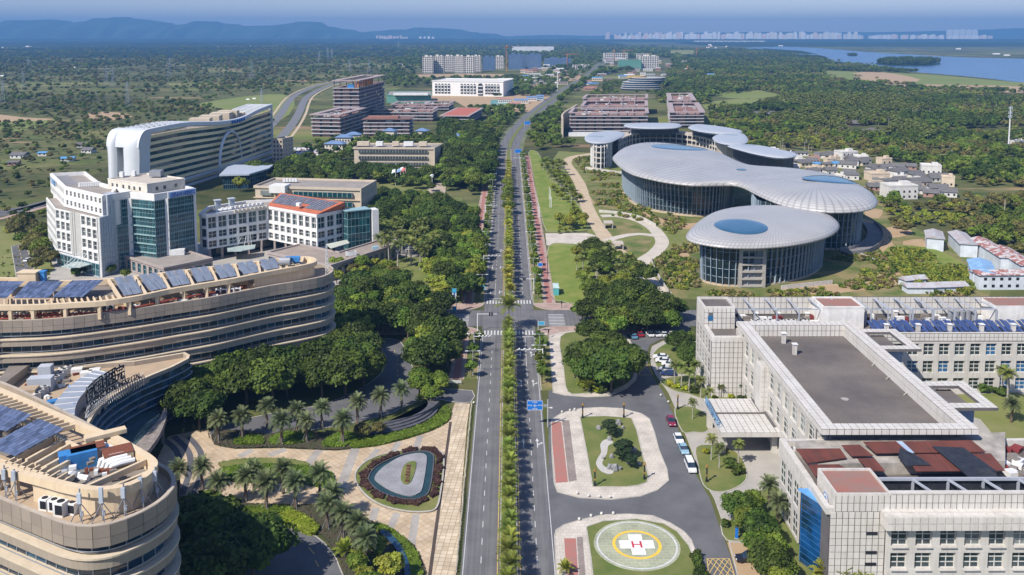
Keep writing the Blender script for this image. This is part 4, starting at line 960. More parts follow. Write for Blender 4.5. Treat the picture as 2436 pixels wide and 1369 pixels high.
# terrace plant
mroof=M('blue_grey_roof',(0.30,0.34,0.40),col2=(0.26,0.29,0.35),scale=.5,rough=.5)
duct=smooth(PG([(245,884),(225,893),(205,905),(190,918),(172,937),(158,955),(150,975),(148,992)],HL+2.6),4,False)
Lf,Rt=ribbon(duct,2.4)
m=MB()
for i in range(len(duct)-1):
    for (z0,z1) in ((HL-.9,HL+2.5),):
        m.mesh([(*Rt[i],z0),(*Rt[i+1],z0),(*Lf[i+1],z0),(*Lf[i],z0),(*Rt[i],z1),(*Rt[i+1],z1),(*Lf[i+1],z1),(*Lf[i],z1)],[(4,5,6,7),(1,0,4,5)[::-1],(2,3,7,6)])
m.build('roof_gallery',mroof,LB)
m=MB()
for i in range(0,len(duct),3):m.bar((*Rt[i],HL+2.55),(*Lf[i],HL+2.55),.22,.12)
m.build('roof_seams',whitem,LB)
for i in range(9):
    a=G(72+i*9.5,952-i*8.3,HL-1.2+.5);ac(LB,a[0],a[1],HL-1.2,.9,2,1.15,M('ac_white',(0.62,0.60,0.54),var=.1),'heat_pump')
for (x,y,w_,d_,h_) in ((98,918,5.4,2.6,3.4),(110,897,3.0,2.4,4.2),(68,935,4.0,3.0,2.4)):
    a=G(x,y,HL);MB().box((a[0],a[1],HL-1.2+h_/2),(w_,d_,h_),.15).build('plant_cabin',M('cabin_grey',(0.42,0.45,0.50),var=.08) if x!=68 else deck,LB)
for (x,y) in ((176,925),(126,960)):a=G(x,y,HL);MB().box((a[0],a[1],HL-.2),(2.4,1.8,1.9),.5).build('blue_pump_box',bluem,LB)
for (x,y) in ((183,878),(205,886),(225,880)):a=G(x,y,HL);MB().box((a[0],a[1],HL-.4),(2.6,2,1.2),.3).build('vent_box',whitem,LB)
a=G(178,985,HL);m=MB();m.tube([(*a,HL-1),(*a,HL+.5),(*a,HL+2.6)],[.75,.5,.2],8);m.build('folded_parasol',bluem,LB)
# lower-left stair roof on the terrace
sp=PG([(0,900),(25,868),(60,862),(72,868),(0,922)],HL+1.0);MB().prism(sp,HL-1,HL+1.2,m=0,mtop=1).build('stair_roof',[panelm2,deckg],LB)
m=MB()
for k in range(40):
    a=G(random.uniform(60,230),random.uniform(880,990),HL);m.box((a[0],a[1],HL-.9),(random.uniform(.5,2),random.uniform(.4,1.2),random.uniform(.3,.9)),random.random(),random.choice((0,1,1,2)))
o=m.build('roof_clutter',[deckg,whitem,rust],LB);o['kind']='stuff'
# sign of standing letters
def textmesh(s,size,ext=.08):
    c=bpy.data.curves.new('txt','FONT');c.body=s;c.size=size;c.extrude=ext;c.align_x='CENTER';c.resolution_u=2
    o=bpy.data.objects.new('txt',c);COL.objects.link(o);dg=bpy.context.evaluated_depsgraph_get();me=bpy.data.meshes.new_from_object(o.evaluated_get(dg));bpy.data.objects.remove(o);return me
def textobj(s,size,mat,name,parent,loc,ang,tilt=pi/2,ext=.08,sx=1.0):
    me=textmesh(s,size,ext);me.materials.clear();me.materials.append(mat);o=put(me,name,parent,loc,ang,(sx,1,1));o.rotation_euler=(tilt,0,ang);return o
SG=thing('rooftop_sign','large black standing letters on a steel frame above the curved glass front','sign',(*G(270,930,HL),HL))
sgp=smooth(PG([(204,985),(222,966),(245,948),(275,930),(305,915),(338,900)],HL+1.2),8,False)
chars='恒大国际医院';n=len(chars)
for i,ch in enumerate(chars):
    t=.03+.68*(i+.3)/n;p=pathpt(sgp,t);q=pathpt(sgp,t+.03);textobj(ch,4.3,dark,'letter',SG,(p[0],p[1]+.8,HL+3.3),dirang(p,q))
for i,ch in enumerate('INTERNATIONAL HOSPITAL'):
    if ch==' ':continue
    t=.14+.86*(i+.5)/22;p=pathpt(sgp,min(.995,t));q=pathpt(sgp,min(1,t+.02));p0=pathpt(sgp,max(0,t-.02));textobj(ch,1.75,dark,'letter',SG,(p[0],p[1]-.5,HL+1.7),dirang(p0,q))
m=MB()
for i in range(30):
    p=pathpt(sgp,i/29);m.bar((p[0],p[1]+.9,HL-1),(p[0],p[1]+.9,HL+6.2 if i<22 else HL+1.6),.12);m.bar((p[0],p[1]-1.2,HL-1),(p[0],p[1]+.9,HL+2.4),.1);m.bar((p[0],p[1]+2.4,HL-1),(p[0],p[1]+1.0,HL+4.2 if i<22 else HL+1.5),.1)
for z,yo,e in ((HL+1.6,-.45,1),(HL+3.2,.9,.74),(HL+6.0,.9,.74),(HL+4.6,.9,.74)):
    for i in range(29):
        a,b=pathpt(sgp,i/29*e),pathpt(sgp,(i+1)/29*e);m.bar((a[0],a[1]+yo,z),(b[0],b[1]+yo,z),.12)
m.build('steel_frame',steel,SG)
# ------------------------------------------------------------ white tiled hospital on the right
_G=G
def G(px,py,h=0.0):x,y=_G(px,py,h);return (x,y+6.5)
tile=M('white_tile',(0.60,0.575,0.53),col2=(0.52,0.49,0.44),scale=.22,streak=.16,rough=.55,rnd=.05)
joint=M('tile_joint',(0.13,0.12,0.115),var=.1)
tilep=M('white_tile_pier',(0.58,0.555,0.51),col2=(0.50,0.47,0.42),scale=.22,streak=.2,rough=.6)
shade_blue=glassmat('window_glass',(0.02,0.035,0.04),rough=.1,col_pale=(0.06,0.075,0.075))
curtain=M('curtained_pane',(0.16,0.18,0.17),var=.3,scale=1.0,rough=.3,spec=.5,rnd=.3)
frw=M('window_frame',(0.55,0.54,0.50),var=.1,rough=.5)
roofg=M('bitumen_roof',(0.19,0.165,0.145),col2=(0.10,0.087,0.08),streak=.12,scale=.07,detail=10,bump=.2,bscale=1.5)
redroof=M('red_flat_roof',(0.32,0.13,0.10),col2=(0.24,0.17,0.14),scale=.3,detail=8)
rustroof=gridmat('rusty_corrugated',(0.16,0.05,0.036),(0.10,0.036,0.028),.55,30,0.06,var=.2,brick=0,col2=(0.12,0.045,0.034))
tarp=M('black_tarp',(0.018,0.02,0.028),col2=(0.035,0.038,0.045),scale=.8,rough=.5,bump=.8,bscale=1.2)
def tiles(W,p0,p1,z0,z1,tw=1.08,th=1.3,mat=None,skip=None):
    d,n,L,an=wallfr(p0,p1);nx=max(1,round(L/tw));nz=max(1,round((z1-z0)/th));a=L/nx;b=(z1-z0)/nz
    for i in range(nx):
        for j in range(nz):
            u=(i+.5)*a;z=z0+(j+.5)*b
            if skip and skip(u,z):continue
            W.add((p0[0]+d.x*u+n.x*.03,p0[1]+d.y*u+n.y*.03,z),(a-.15,.12,b-.14),an,mat or tile)
def toptiles(W,x0,x1,y0,y1,z,tw=1.3,mat=None):
    nx=max(1,round((x1-x0)/tw));ny=max(1,round((y1-y0)/tw));a=(x1-x0)/nx;b=(y1-y0)/ny
    for i in range(nx):
        for j in range(ny):W.add((x0+(i+.5)*a,y0+(j+.5)*b,z+.03),(a-.15,b-.15,.1),0,mat or tile)
def rectp(x0,x1,y0,y1):return [(x0,y0),(x1,y0),(x1,y1),(x0,y1)]
FR2=uframe(frw,2,3,.06)
RH=thing('tiled_hospital','white tiled hospital with grey and rust roofs and a porte-cochere, lower right','hospital building',(80,200,0))
WT=Pieces(RH,'wall_tile',300);WW=Pieces(RH,'window',300)
# south block (nearest)
MB().prism(rectp(57.3,150,152.2,178.5),0,14.6,m=0,mtop=1).build('south_block',[joint,roofg],RH)
mb=MB();mb.ring(rectp(56.6,150,152.1,178.6),rectp(57.6,149,153.1,177.6),14.6,15.8,m=0).build('parapet',tilep,RH)
MB().prism(rectp(58.2,68.0,152.0,161.0),14,18.2,m=0,mtop=1).build('corner_tower',[joint,redroof],RH)
MB().ring(rectp(58.15,68.05,151.95,161.05),rectp(58.5,67.7,152.3,160.7),18.2,18.6).build('tower_parapet',tilep,RH)
MB().box((109,152.3,9.4),(82,.6,18.2)).box((62.7,152.15,7.3),(10.8,.3,14.6)).build('front_wall',joint,RH)
MB().box((109,152.3,18.6),(82,.9,.3)).build('front_coping',tilep,RH)
tiles(WT,(58.2,152.0),(150,152.0),15.2,18.4,skip=None)
tiles(WT,(57.3,151.95),(67.2,151.95),0,15.2)
for q in (11.2,7.6,5.4):MB().box((64.8,151.82,q),(2.0,.2,.5)).build('louvre',dark,RH)
tiles(WT,(58.2,161),(58.2,152.0),14.6,18.4);tiles(WT,(58.2,154.6),(58.2,152.0),0,14.6,tw=1.1)
tiles(WT,(56.55,178.6),(56.55,160.0),12.8,15.8,tw=1.5);toptiles(WT,56.4,57.7,161.5,178.6,15.8,1.4)
mb=MB();facade(mb,WW,(56.6,178),(56.6,166),.5,12.8,3,2,.3,.2,.3,glass=shade_blue,frame=FR2); 
# windowed part of the front with a projecting ledge
mb.box((108,150.9,14.3),(83.4,2.6,2.6)); 
toptiles(WT,66.4,149.7,149.6,152.1,15.62,1.5);tiles(WT,(66.4,149.55),(149.7,149.55),13.0,15.6,1.45,1.3);tiles(WT,(66.35,152),(66.35,149.6),13,15.6,1.3,1.3)
facade(mb,WW,(67.2,150.9),(67.2+4.35*18,150.9),0.1,13.0,18,3,.32,.30,.7,glass=shade_blue,gl2=curtain,frame=FR2)
for i in range(18):
    for j in range(3):mb.box((67.2+4.35*(i+.5),150.75,.1+4.3*j+.55),(2.9,.5,.18))
mb.build('facade_grid',tilep,RH)
# blue glass corner
MB().prism([(55.2,160.6),(58.4,153.8),(58.4,160.6)],0.3,14.2).build('blue_glass_bay',M('cobalt_glass',(0.008,0.07,0.20),col2=(0.004,0.022,0.045),scale=.15,rough=.08,spec=.8,thr=(.42,.58)),RH)
MB().prism([(54.6,161),(58.5,152.9),(58.5,161)],14.2,14.6).build('blue_bay_roof',M('blue_plate',(0.12,0.32,0.62)),RH)
m=MB()
for z in range(1,12):m.bar((55.15,160.6,z*1.2),(58.4,153.7,z*1.2),.07)
m.bar((55.2,160.6,.3),(55.2,160.6,14.2),.14);m.bar((58.4,153.8,.3),(58.4,153.8,14.2),.3);m.build('glazing_bars',M('blue_frame',(0.03,0.12,0.30)),RH)
# crest on the west face
m=MB();cc=Vector((58.0,156.3,15.0))
for r0,r1,mi in ((0,1.15,0),(1.15,1.35,1)):
    for k in range(24):
        a,b=2*pi*k/24,2*pi*(k+1)/24;P=lambda r,t:(58.05,156.3-r*cos(t),15.0+r*sin(t))
        if r0:m.face([P(r0,a),P(r1,a),P(r1,b),P(r0,b)],mi)
        else:m.face([(58.05,156.3,15.0),P(r1,a),P(r1,b)],mi)
m.build('round_crest',[whitem,M('crest_blue',(0.10,0.25,0.55))],RH)
m=MB();m.box((57.98,156.3,15.2),(.06,.25,1.1)).box((57.98,156.3,15.35),(.06,.9,.22)).box((57.98,156.6,14.7),(.06,.2,.8));m.build('crest_mark',MATS['crest_blue'],RH)
# rusty sheds on the south roof and tarps
def slope_quad(T,px,z,mat,nm,th=.15,dz=(0,0,0,0)):
    P=[(*G(x,y,z+dz[i]),z+dz[i]) for i,(x,y) in enumerate(px)];Q=[(a,b,c-th) for a,b,c in P]
    m=MB();m.mesh(P+Q,[(0,1,2,3),(7,6,5,4)]+[(i,4+i,4+(i+1) % 4,(i+1) % 4) for i in range(4)]);return m.build(nm,mat,T)
for px_,z in (([(1894,1068),(1998,1067),(2014,1089),(1921,1102)],17.6),([(1923,1106),(1996,1105),(2030,1124),(1938,1132)],17.0),([(2002,1059),(2045,1058),(2077,1084),(2026,1085)],17.8),([(2040,1091),(2080,1090),(2105,1120),(2068,1120)],17.4),
               ([(2053,1051),(2131,1050),(2163,1077),(2083,1078)],18.0),([(2147,1050),(2311,1047.5),(2345,1075),(2176,1077)],18.0),([(2152,1081),(2357,1079),(2391,1119),(2180,1121)],17.6)):
    slope_quad(RH,px_,z,rustroof,'rusty_shed_roof',dz=(0.3,.3,0,0))
slope_quad(RH,[(2132,1050),(2146,1050),(2175,1077),(2164,1077)],18.02,M('blue_grey_sheet',(0.30,0.38,0.48)),'roof_light',dz=(.3,.3,0,0))
for P in ([(84.0,169.8,18.5),(90.2,169.6,18.3),(91.6,161,18.2),(90.6,156.2,16.4),(87.2,156.0,16.2),(85.2,161.5,18.1)],[(77.6,169.8,18.3),(79.3,167,18.2),(80.8,163.4,17.9),(76,163.4,17.8),(75.6,166,18.0)]):
    cx=tuple(sum(p[k] for p in P)/len(P) for k in range(3));m=MB()
    for i in range(len(P)):m.face([P[i],P[(i+1) % len(P)],(cx[0],cx[1],cx[2]+.3)])
    m.build('black_tarp',tarp,RH)
MB().prism([G(1890,1072,15),G(2390,1050,15),G(2390,1120,15),G(1945,1128,15)],14.6,17.0).build('roof_rooms',M('shed_wall',(0.35,0.32,0.28),var=.3),RH)
fs=M('grey_steel_beam',(0.36,0.38,0.42),rough=.5,var=.08)
m=MB();m.bar((68.2,157.5,18.3),(150,157.5,18.3),.45,.5)
for i in range(16):x=74.5+i*6.5;m.bar((x,157.5,14.6),(x,157.5,18.3),.4);m.bar((x,157.4,18.2),(x+1.6,152.4,18.2),.35)
m.build('steel_frame',fs,RH)
MB().box((109,157.9,16.3),(80,.1,3)).build('black_screen',tarp,RH)
MB().box((110,155,14.7),(80,5,.2)).build('roof_walk',concp,RH)
p=(75.2,155.4);MB().tube([(p[0],p[1],14.8),(p[0],p[1],16.2)],.7,10).build('red_tank',M('red_plastic',(0.5,0.06,0.08)),RH)
m=MB()
for k in range(36):m.box((random.uniform(93,110),random.uniform(162,177),15.2),(random.uniform(.5,3),random.uniform(.4,2),random.uniform(.5,1.5)),random.random(),random.choice((0,1,2)))
for k in range(20):m.box((random.uniform(58.5,70),random.uniform(174,177.4),15.3),(random.uniform(.5,1.6),random.uniform(.4,1),random.uniform(.8,1.6)),0,random.choice((0,1,1)))
o=m.build('roof_clutter',[deckg,whitem,M('red_pipe_rack',(0.22,0.04,0.04))],RH);o['kind']='stuff'
# central block with the big grey roof
X0,X1,Y0,Y1,HB=63.6,95.6,174.0,240.0,20.0
MB().prism(rectp(X0+1.3,X1-.4,Y0+4.5,Y1),0,HB-3.2,m=0,mtop=1).build('central_block',[joint,roofg],RH)
MB().ring(rectp(X0+.05,X1-.05,Y0+.05,Y1-.05),rectp(X0+3.2,X1-3.2,Y0+2.6,Y1-3.2),HB-1.2,HB-.02).build('roof_ring',joint,RH)
MB().ring(rectp(X0+3.0,X1-3.0,Y0+2.4,Y1-3.0),rectp(X0+3.22,X1-3.22,Y0+2.62,Y1-3.22),HB-3.3,HB-1.2).build('inner_parapet',joint,RH)
for a in ((X0,X0+3.2,Y0,Y1),(X1-3.2,X1,Y0,Y1),(X0+3.2,X1-3.2,Y0,Y0+2.6),(X0+3.2,X1-3.2,Y1-3.2,Y1)):toptiles(WT,*a,HB-.02,1.5)
tiles(WT,(X0+3.2,Y1-3.22),(X1-3.2,Y1-3.22),HB-3.2,HB-.05,1.2,1.5);tiles(WT,(X1-3.22,Y1-3.2),(X1-3.22,Y0+2.6),HB-3.2,HB-.05,1.2,1.5)
tiles(WT,(X0,Y0),(X1,Y0),HB-1.2,HB-.05,1.5,1.1);tiles(WT,(X0,Y1),(X0,Y0),HB-1.2,HB-.05,1.5,1.1)
MB().box(((X0+X1)/2,Y0+4.4,17.0),(X1-X0-1,.3,3.6)).build('south_wall',joint,RH);tiles(WT,(X0+.6,Y0+4.22),(X1-.6,Y0+4.22),15.4,18.7,1.2,1.1,skip=lambda u,z:(3<u<11 or 21<u<29) and 16<z)
for xx in (X0+7.6,X0+25.6):MB().box((xx,Y0+4.15,17.3),(8,.12,2.6)).build('strip_window',gl,RH);MB().box((xx,Y0+4.07,17.3),(8,.08,.1)).box((xx-2,Y0+4.07,17.3),(.1,.08,2.6)).box((xx+2,Y0+4.07,17.3),(.1,.08,2.6)).box((xx,Y0+4.07,17.3),(.1,.08,2.6)).build('window_bars',frw,RH)
mb=MB();facade(mb,WW,(X0+.45,Y1-6),(X0+.45,Y0+5),.2,18.2,10,3,.2,.25,.7,glass=shade_blue,gl2=curtain,frame=FR2,base=.8);mb.build('west_wall',tilep,RH)
mb=MB();mb.box((X0-.1,214,9),(2.2,4.2,18));mb.build('pilaster',tilep,RH);tiles(WT,(X0-1.22,216.1),(X0-1.22,211.9),0,18,1.05,1.3);tiles(WT,(X0-1.2,211.88),(X0+.6,211.88),0,18,1,1.3)
for (ya,yb) in ((184.0,198.0),(218.6,233.6)):
    MB().ring(rectp(X1-.1,105.2,ya,yb),rectp(X1+.6,102.6,ya+2.4,yb-2.4),HB-.7,HB-.03).build('roof_ring',joint,RH)
    toptiles(WT,X1,105.2,ya,ya+2.4,HB-.03,1.3);toptiles(WT,X1,105.2,yb-2.4,yb,HB-.03,1.3);toptiles(WT,102.6,105.2,ya+2.4,yb-2.4,HB-.03,1.3)
    MB().prism(rectp(X1-.2,101.5,ya+2.6,yb-1),0,HB-1.4,m=0,mtop=1).build('east_bay',[M('blue_grey_tile',(0.42,0.47,0.55),var=.06),roofg],RH)
def vent(x,y,z,h=2.4):
    t=MB().box((x,y,z+h/2),(.95,.95,h)).build('roof_vent',tilep,RH);MB().box((x,y,z+h+.25),(1.35,1.35,.2)).box((x,y,z+h+.08),(.7,.7,.2)).build('vent_cap',whitem,t)
for (x,y) in ((1864,815),(1890,842)):a=G(x,y,17);vent(*a,16.8,2.6)
a=G(2010,948,17);m=MB();m.face([(a[0]+.9*cos(t*pi/5)*(1+.2*sin(t*2)),a[1]+.9*sin(t*pi/5),16.83) for t in range(10)]);o=m.build('pale_stain',concp,RH)
for (x,y) in ((2074,870),(2108,902),(2150,940)):a=G(x,y,17);m=MB();m.bar((a[0],a[1],16.9),(a[0]+2.2,a[1]+1.4,17.6),.2);m.build('wall_strut',concp,RH)
# north block
MB().prism(rectp(56.1,158,239.0,254),0,16.2,m=0,mtop=1).build('north_block',[joint,roofg],RH)
MB().prism(rectp(55.7,66.5,235.1,239),0,16.2,m=0,mtop=1).build('north_block',[joint,roofg],RH)
MB().ring(rectp(55.6,66.6,235.0,254.1),rectp(56.8,65.4,236.2,253),16.1,17.2).build('parapet',tilep,RH)
MB().box((112,238.6,16.7),(92,.8,1.0)).build('parapet',tilep,RH)
MB().prism(rectp(55.6,64.4,244.6,254),16,22.1,m=0,mtop=1).build('roof_room',[joint,roofg],RH)
MB().ring(rectp(55.55,64.45,244.55,254.05),rectp(56.1,63.9,245.1,253.5),22.0,22.7).build('tower_parapet',tilep,RH)
MB().prism(rectp(89.5,101.2,244.6,254),16,22.3,m=0,mtop=1).ring(rectp(89.45,101.25,244.55,254.05),rectp(89.9,100.8,245,253.5),22.2,22.7).build('roof_room',[M('white_render',(0.70,0.68,0.64),streak=.15),redroof],RH)
MB().prism(rectp(139.8,156,246.6,254),16,22.3,m=0,mtop=1).build('roof_room',[MATS['white_render'],redroof],RH)
MB().box((106,254,19.5),(101,.3,6.3)).build('back_screen',joint,RH)
tiles(WT,(64.4,253.8),(157,253.8),17.5,22.6,1.6,1.6);tiles(WT,(55.6,244.55),(64.4,244.55),16.2,22.6,1.3,1.5,skip=lambda u,z:.8<u<2.6 and 18.6<z<20.4)
MB().box((57.4,244.5,19.4),(1.5,.2,1.5)).build('blue_window',M('blue_pane',(0.03,0.12,0.25),rough=.2),RH)
tiles(WT,(55.6,254),(55.6,244.6),16.2,22.6,1.3,1.5);tiles(WT,(55.6,235),(66.5,235),0,17.1,1.2,1.45);toptiles(WT,55.6,66.5,235,236.2,17.2,1.3);toptiles(WT,55.6,56.8,236.2,244.5,17.2,1.3)
mb=MB();facade(mb,WW,(55.55,254),(55.55,236),.3,16.4,5,3,.3,.25,.3,glass=shade_blue,frame=FR2)
mb.build('facade_grid',tilep,RH);mb=MB();facade(mb,WW,(106.0,238.05),(106.0+4.35*12,238.05),0.1,15.0,12,3,.32,.32,.7,glass=shade_blue,gl2=MATS['blue_pane'],frame=FR2);mb.build('facade_grid',tilep,RH)
tiles(WT,(100,237.98),(158,237.98),15.0,17.1,1.3,1.05);MB().box((129,238.45,16),(59,.9,2.3)).build('wall_band',joint,RH)
MB().box((63.6+.3,237.7,9),(.5,5.2,18.0)).build('link_wall',tilep,RH)
for i in range(9):x=70.5+i*6.4;MB().bar((x,246.5,16.2),(x,246.5,21.2),.35).build('steel_post',fs,RH);MB().bar((x,246.5,21.2),(x-1.5,253.6,22.4),.3).build('steel_rafter',fs,RH)
for i in range(7):x=104+i*6.0;MB().bar((x,246.5,16.2),(x,246.5,21.2),.4).build('steel_post',fs,RH);MB().bar((x,246.5,21.2),(x-2.6,253.6,22.4),.3).build('steel_rafter',fs,RH)
MB().bar((64.5,246.5,21.3),(140,246.5,21.3),.3).build('steel_rail',fs,RH)
for (x,y) in ((1729,766),(1798,756),(1851,756),(1920,756),(2130,752),(2336,742)):a=G(x,y,17);vent(*a,16.2,2.0)
for (x,y) in ((2098,777),(2171,776),(2244,775),(2317,774),(2390,773)):a=G(x,y,17.5);vent(a[0],239.9,16.6,2.3)
solarb=M('solar_deep_blue',(0.035,0.06,0.16),col2=(0.05,0.08,0.19),rough=.3,spec=.5,rnd=.2);S=Pieces(RH,'solar_panel')
for f in range(9):
    for i in range(5):
        for j in range(2):S.add((102.4+f*6.1+i*1.1,240.6+j*2.6,17.5+(i % 2)*.3+j*.75),(1.05,2.7,.08),0,solarb,radians(17))
S.flush()
m=MB()
for k in range(46):x=random.uniform(68,138);m.box((x,random.uniform(248,252.5),17.0),(random.uniform(.6,3),random.uniform(.5,1.6),random.uniform(.6,2.2)),0,random.choice((0,1,1,2)))
o=m.build('roof_clutter',[deckg,whitem,MATS['red_pipe_rack']],RH);o['kind']='stuff'
for i in range(5):ac(RH,70.5+i*3.4,247.6,16.2,0,2,1.1)
for i in range(5):a=(129.0+i*1.7,250.5);MB().tube([(*a,16.2),(*a,19.4)],.8,10).build('steel_tank',steel,RH)
# porte-cochere
MB().prism(rectp(50.0,66.2,201,220),5.2,6.3,m=0,mtop=1).build('canopy',[tilep,joint],RH)
toptiles(WT,50.0,66.2,201,220,6.3,1.5)
m=MB();m.box((62.5,215.5,6.6),(.5,7,.35)).box((63.5,207.5,6.6),(.5,8,.35)).box((57.5,211,6.55),(12.5,.4,.3));m.build('canopy_rib',joint,RH)
for (x,y) in ((51.2,204),(51.2,217),(63.6,204)):MB().box((x,y,2.6),(1.3,1.3,5.2)).build('canopy_pillar',tilep,RH)
sgr=M('sign_blue_grey',(0.16,0.28,0.42),var=.2)
m=MB()
for i,ch in enumerate('国际医疗中心'):
    textobj(ch,2.0,sgr,'letter',RH,(50.0,216.0-i*2.2,6.6),-pi/2,ext=.1)
m.bar((50.2,217.5,6.6),(50.2,203.5,6.6),.12);m.bar((50.2,217.5,8.0),(50.2,203.5,8.0),.1)
for k in range(10):m.bar((50.2,217-k*1.5,6.3),(50.2,217-k*1.5,8.2),.1);m.bar((51.5,217-k*1.5,6.3),(50.2,217-k*1.5,8.0),.08)
m.build('sign_frame',sgr,RH)
WT.flush();WW.flush()
RH.location.y-=6.5;G=_G
# ------------------------------------------------------------ white hospital with the glass tower
wh=M('white_cladding',(0.74,0.73,0.70),col2=(0.66,0.65,0.62),scale=.25,streak=.08,rough=.6)
whs=M('silver_cladding',(0.46,0.50,0.54),col2=(0.40,0.44,0.48),scale=.3,rough=.45,spec=.5)
teal=glassmat('teal_glass',(0.008,0.05,0.06),rough=.06,col_pale=(0.03,0.11,0.12),scale=.2)
wing_g=glassmat('grey_window',(0.04,0.05,0.055),rough=.12,col_pale=(0.10,0.12,0.12))
concr=M('concrete_roof',(0.34,0.30,0.26),col2=(0.24,0.215,0.19),scale=.15,detail=9)
stonem=M('pinkish_stone',(0.38,0.32,0.29),col2=(0.30,0.26,0.24),scale=.3)
FRW=uframe(frw,2,2,.07);FRG=uframe(M('teal_frame',(0.20,0.30,0.32),rough=.4),2,2,.05)
_G=G
def G(px,py,h=0.0):x,y=_G(px,py,h);return (x,y+4.5)
GH=thing('white_hospital','white hospital with teal glass tower, stepped roofs and blue rooftop lettering','hospital building',(-160,375,0))
W=Pieces(GH,'window');WG=Pieces(GH,'glass_pane')
A0,A1,A2=(-212,396),(-195,371),(-168,352)
s1=(-166.4,361.5);nb=[A0,A1,A2,s1,(-176,372),(-190,386),(-203,404)]
MB().prism(nb,0,24.3,m=0,mtop=1).build('lower_block',[wh,concr],GH)
def inset(p0,p1,dep):d,n,L,an=wallfr(p0,p1);return (p0[0]+n.x*dep,p0[1]+n.y*dep),(p1[0]+n.x*dep,p1[1]+n.y*dep)
mb=MB()
q0,q1=inset(A0,A1,.7);facade(mb,W,q0,q1,6.2,25.0,9,5,.42,.42,.6,glass=wing_g,frame=FRW)
q0,q1=inset(A1,A2,.7);L=hypot(q1[0]-q0[0],q1[1]-q0[1])
def seg(p,q,a,b):return lerp(p,q,a),lerp(p,q,b)
mb.build('window_wall',wh,GH);mb=MB();a,b=seg(q0,q1,0,.37);facade(mb,W,a,b,6.8,25,3,4,.28,.22,.7,glass=wing_g,frame=FRW)
mb.build('window_wall',wh,GH);mb=MB();a,b=seg(q0,q1,.62,1.0);facade(mb,W,a,b,5.8,25,3,4,.28,.22,.7,glass=wing_g,frame=FRW)
mb.build('window_wall',wh,GH)
a,b=seg(q0,q1,.37,.62);d,n,L_,an=wallfr(a,b);mb=MB()
for k in range(6):
    t=(k+.5)/6;mb.box((a[0]+(b[0]-a[0])*t-n.x*(.9-.6*abs(t-.5)*2),a[1]+(b[1]-a[1])*t-n.y*(.9-.6*abs(t-.5)*2),15.8),(L_/6+.05,.5,18.5),an)
mb.build('curved_panel_wall',M('grey_cladding',(0.45,0.44,0.41),var=.06),GH)
mb=MB();facade(mb,WG,q0,q1,0.1,5.8,12,1,.08,.1,.2,glass=teal,frame=FRG);facade(mb,WG,*inset(A0,A1,.5),0.1,6.0,9,1,.1,.1,.2,glass=teal);mb.build('ground_glazing',whs,GH)
# white edge pier and flank, its shade put into a greyer cladding colour
MB().box((A2[0]+.3,A2[1]+.1,12.5),(.8,1.2,25)).build('corner_pier',wh,GH)
flank0,flank1=(A2[0]+.7,A2[1]+.4),(s1[0]+.6,s1[1]+.4)
WF=Pieces(GH,'flank_panel');fm=lerp(flank0,(flank1[0]+1.5,flank1[1]),.42);tiles(WF,flank0,fm,0,24.9,1.6,2.4,whs);tiles(WF,fm,(flank1[0]+1.5,flank1[1]),0,33,1.6,2.4,whs)
MB().prism([A2,(A2[0]+.6,A2[1]+.4),(fm[0]-.1,fm[1]),(fm[0]-3,fm[1]+2)],0,25.02).prism([(fm[0]-.1,fm[1]),(flank1[0]+1.4,flank1[1]),(flank1[0]-3,flank1[1]+3),(fm[0]-3,fm[1]+2)],0,33.4,m=0).build('flank',whs,GH);WF.flush()
# upper block
U0,U1,U2=(-219,413),(-194,377),(-167.5,356)
ub=[U0,U1,U2,(-160,366),(-184,388),(-205,418)]
MB().prism(offset(ub,.4),20,31.8,m=0,mtop=1).ring(ub,offset(ub,.7),31,33.5,m=0).build('upper_block',[wh,concr],GH)
mb=MB();facade(mb,W,*inset(U0,U1,.5),24.4,33.4,11,2,.5,.5,.5,glass=wing_g,frame=FRW);facade(mb,W,*inset(U1,U2,.5),24.6,33.2,9,2,.5,.5,.5,glass=wing_g,frame=FRW,x0=1.0);mb.build('window_wall',wh,GH)
for nm,p,sz,txt in (('letter',(-214,405.5),3.2,'医院'),):
    for i,ch in enumerate('三真医院'):t=.1+.1*i;pp=lerp(U0,U1,t+.05);dd,nn_,_,aa=wallfr(U0,U1);textobj(ch,3.0,bluem,'letter',GH,(pp[0]+nn_.x*1.0,pp[1]+nn_.y*1.0,30.2),aa)
for i in range(12):a=G(190+i*4.2,434-.2*i,34);MB().box((a[0],a[1],32.9),(.85,1.5,1.9)).build('roof_condenser',whitem,GH)
m=MB()
for i in range(9):a=lerp(U0,U1,.2+i*.08);m.bar((a[0]+1,a[1]+1.0,33.0),(a[0]+5.5,a[1]+3,33.0),.3)
m.build('roof_slats',fs,GH)
# glass tower
C0,C1,C2,C3=(-166.6,358.6),(-160.6,365.2),(-148,359.8),(-136.6,375)
tw=[(-167,361),C0,C1,C2,C3,(-150,386),(-168,376)]
MB().prism(offset([C0,C1,C2,C3,(-150,388),(-172,376)],.6),0,31.6,m=0,mtop=1).build('tower_core',[gl,concr],GH)
MB().ring([C0,C1,C2,C3,(-150,388),(-172,376)],offset([C0,C1,C2,C3,(-150,388),(-172,376)],1.2),30.2,33.2,m=0).build('tower_crown',wh,GH)
mb=MB()
for p,q,nc in ((C0,C1,5),(C1,C2,8),(C2,C3,11)):facade(mb,WG,p,q,.5,30.4,nc,8,.05,.12,.12,glass=teal,frame=FRG)
mb.build('curtain_wall_grid',M('teal_mullion',(0.16,0.26,0.28),rough=.4),GH)
for k in range(7):z=4.2+k*3.75;MB().bar((C1[0]-.2,C1[1]-.6,z),(C2[0],C2[1]-.3,z),.2,.5).build('floor_strip',M('pale_teal',(0.28,0.42,0.42),rough=.3),GH)
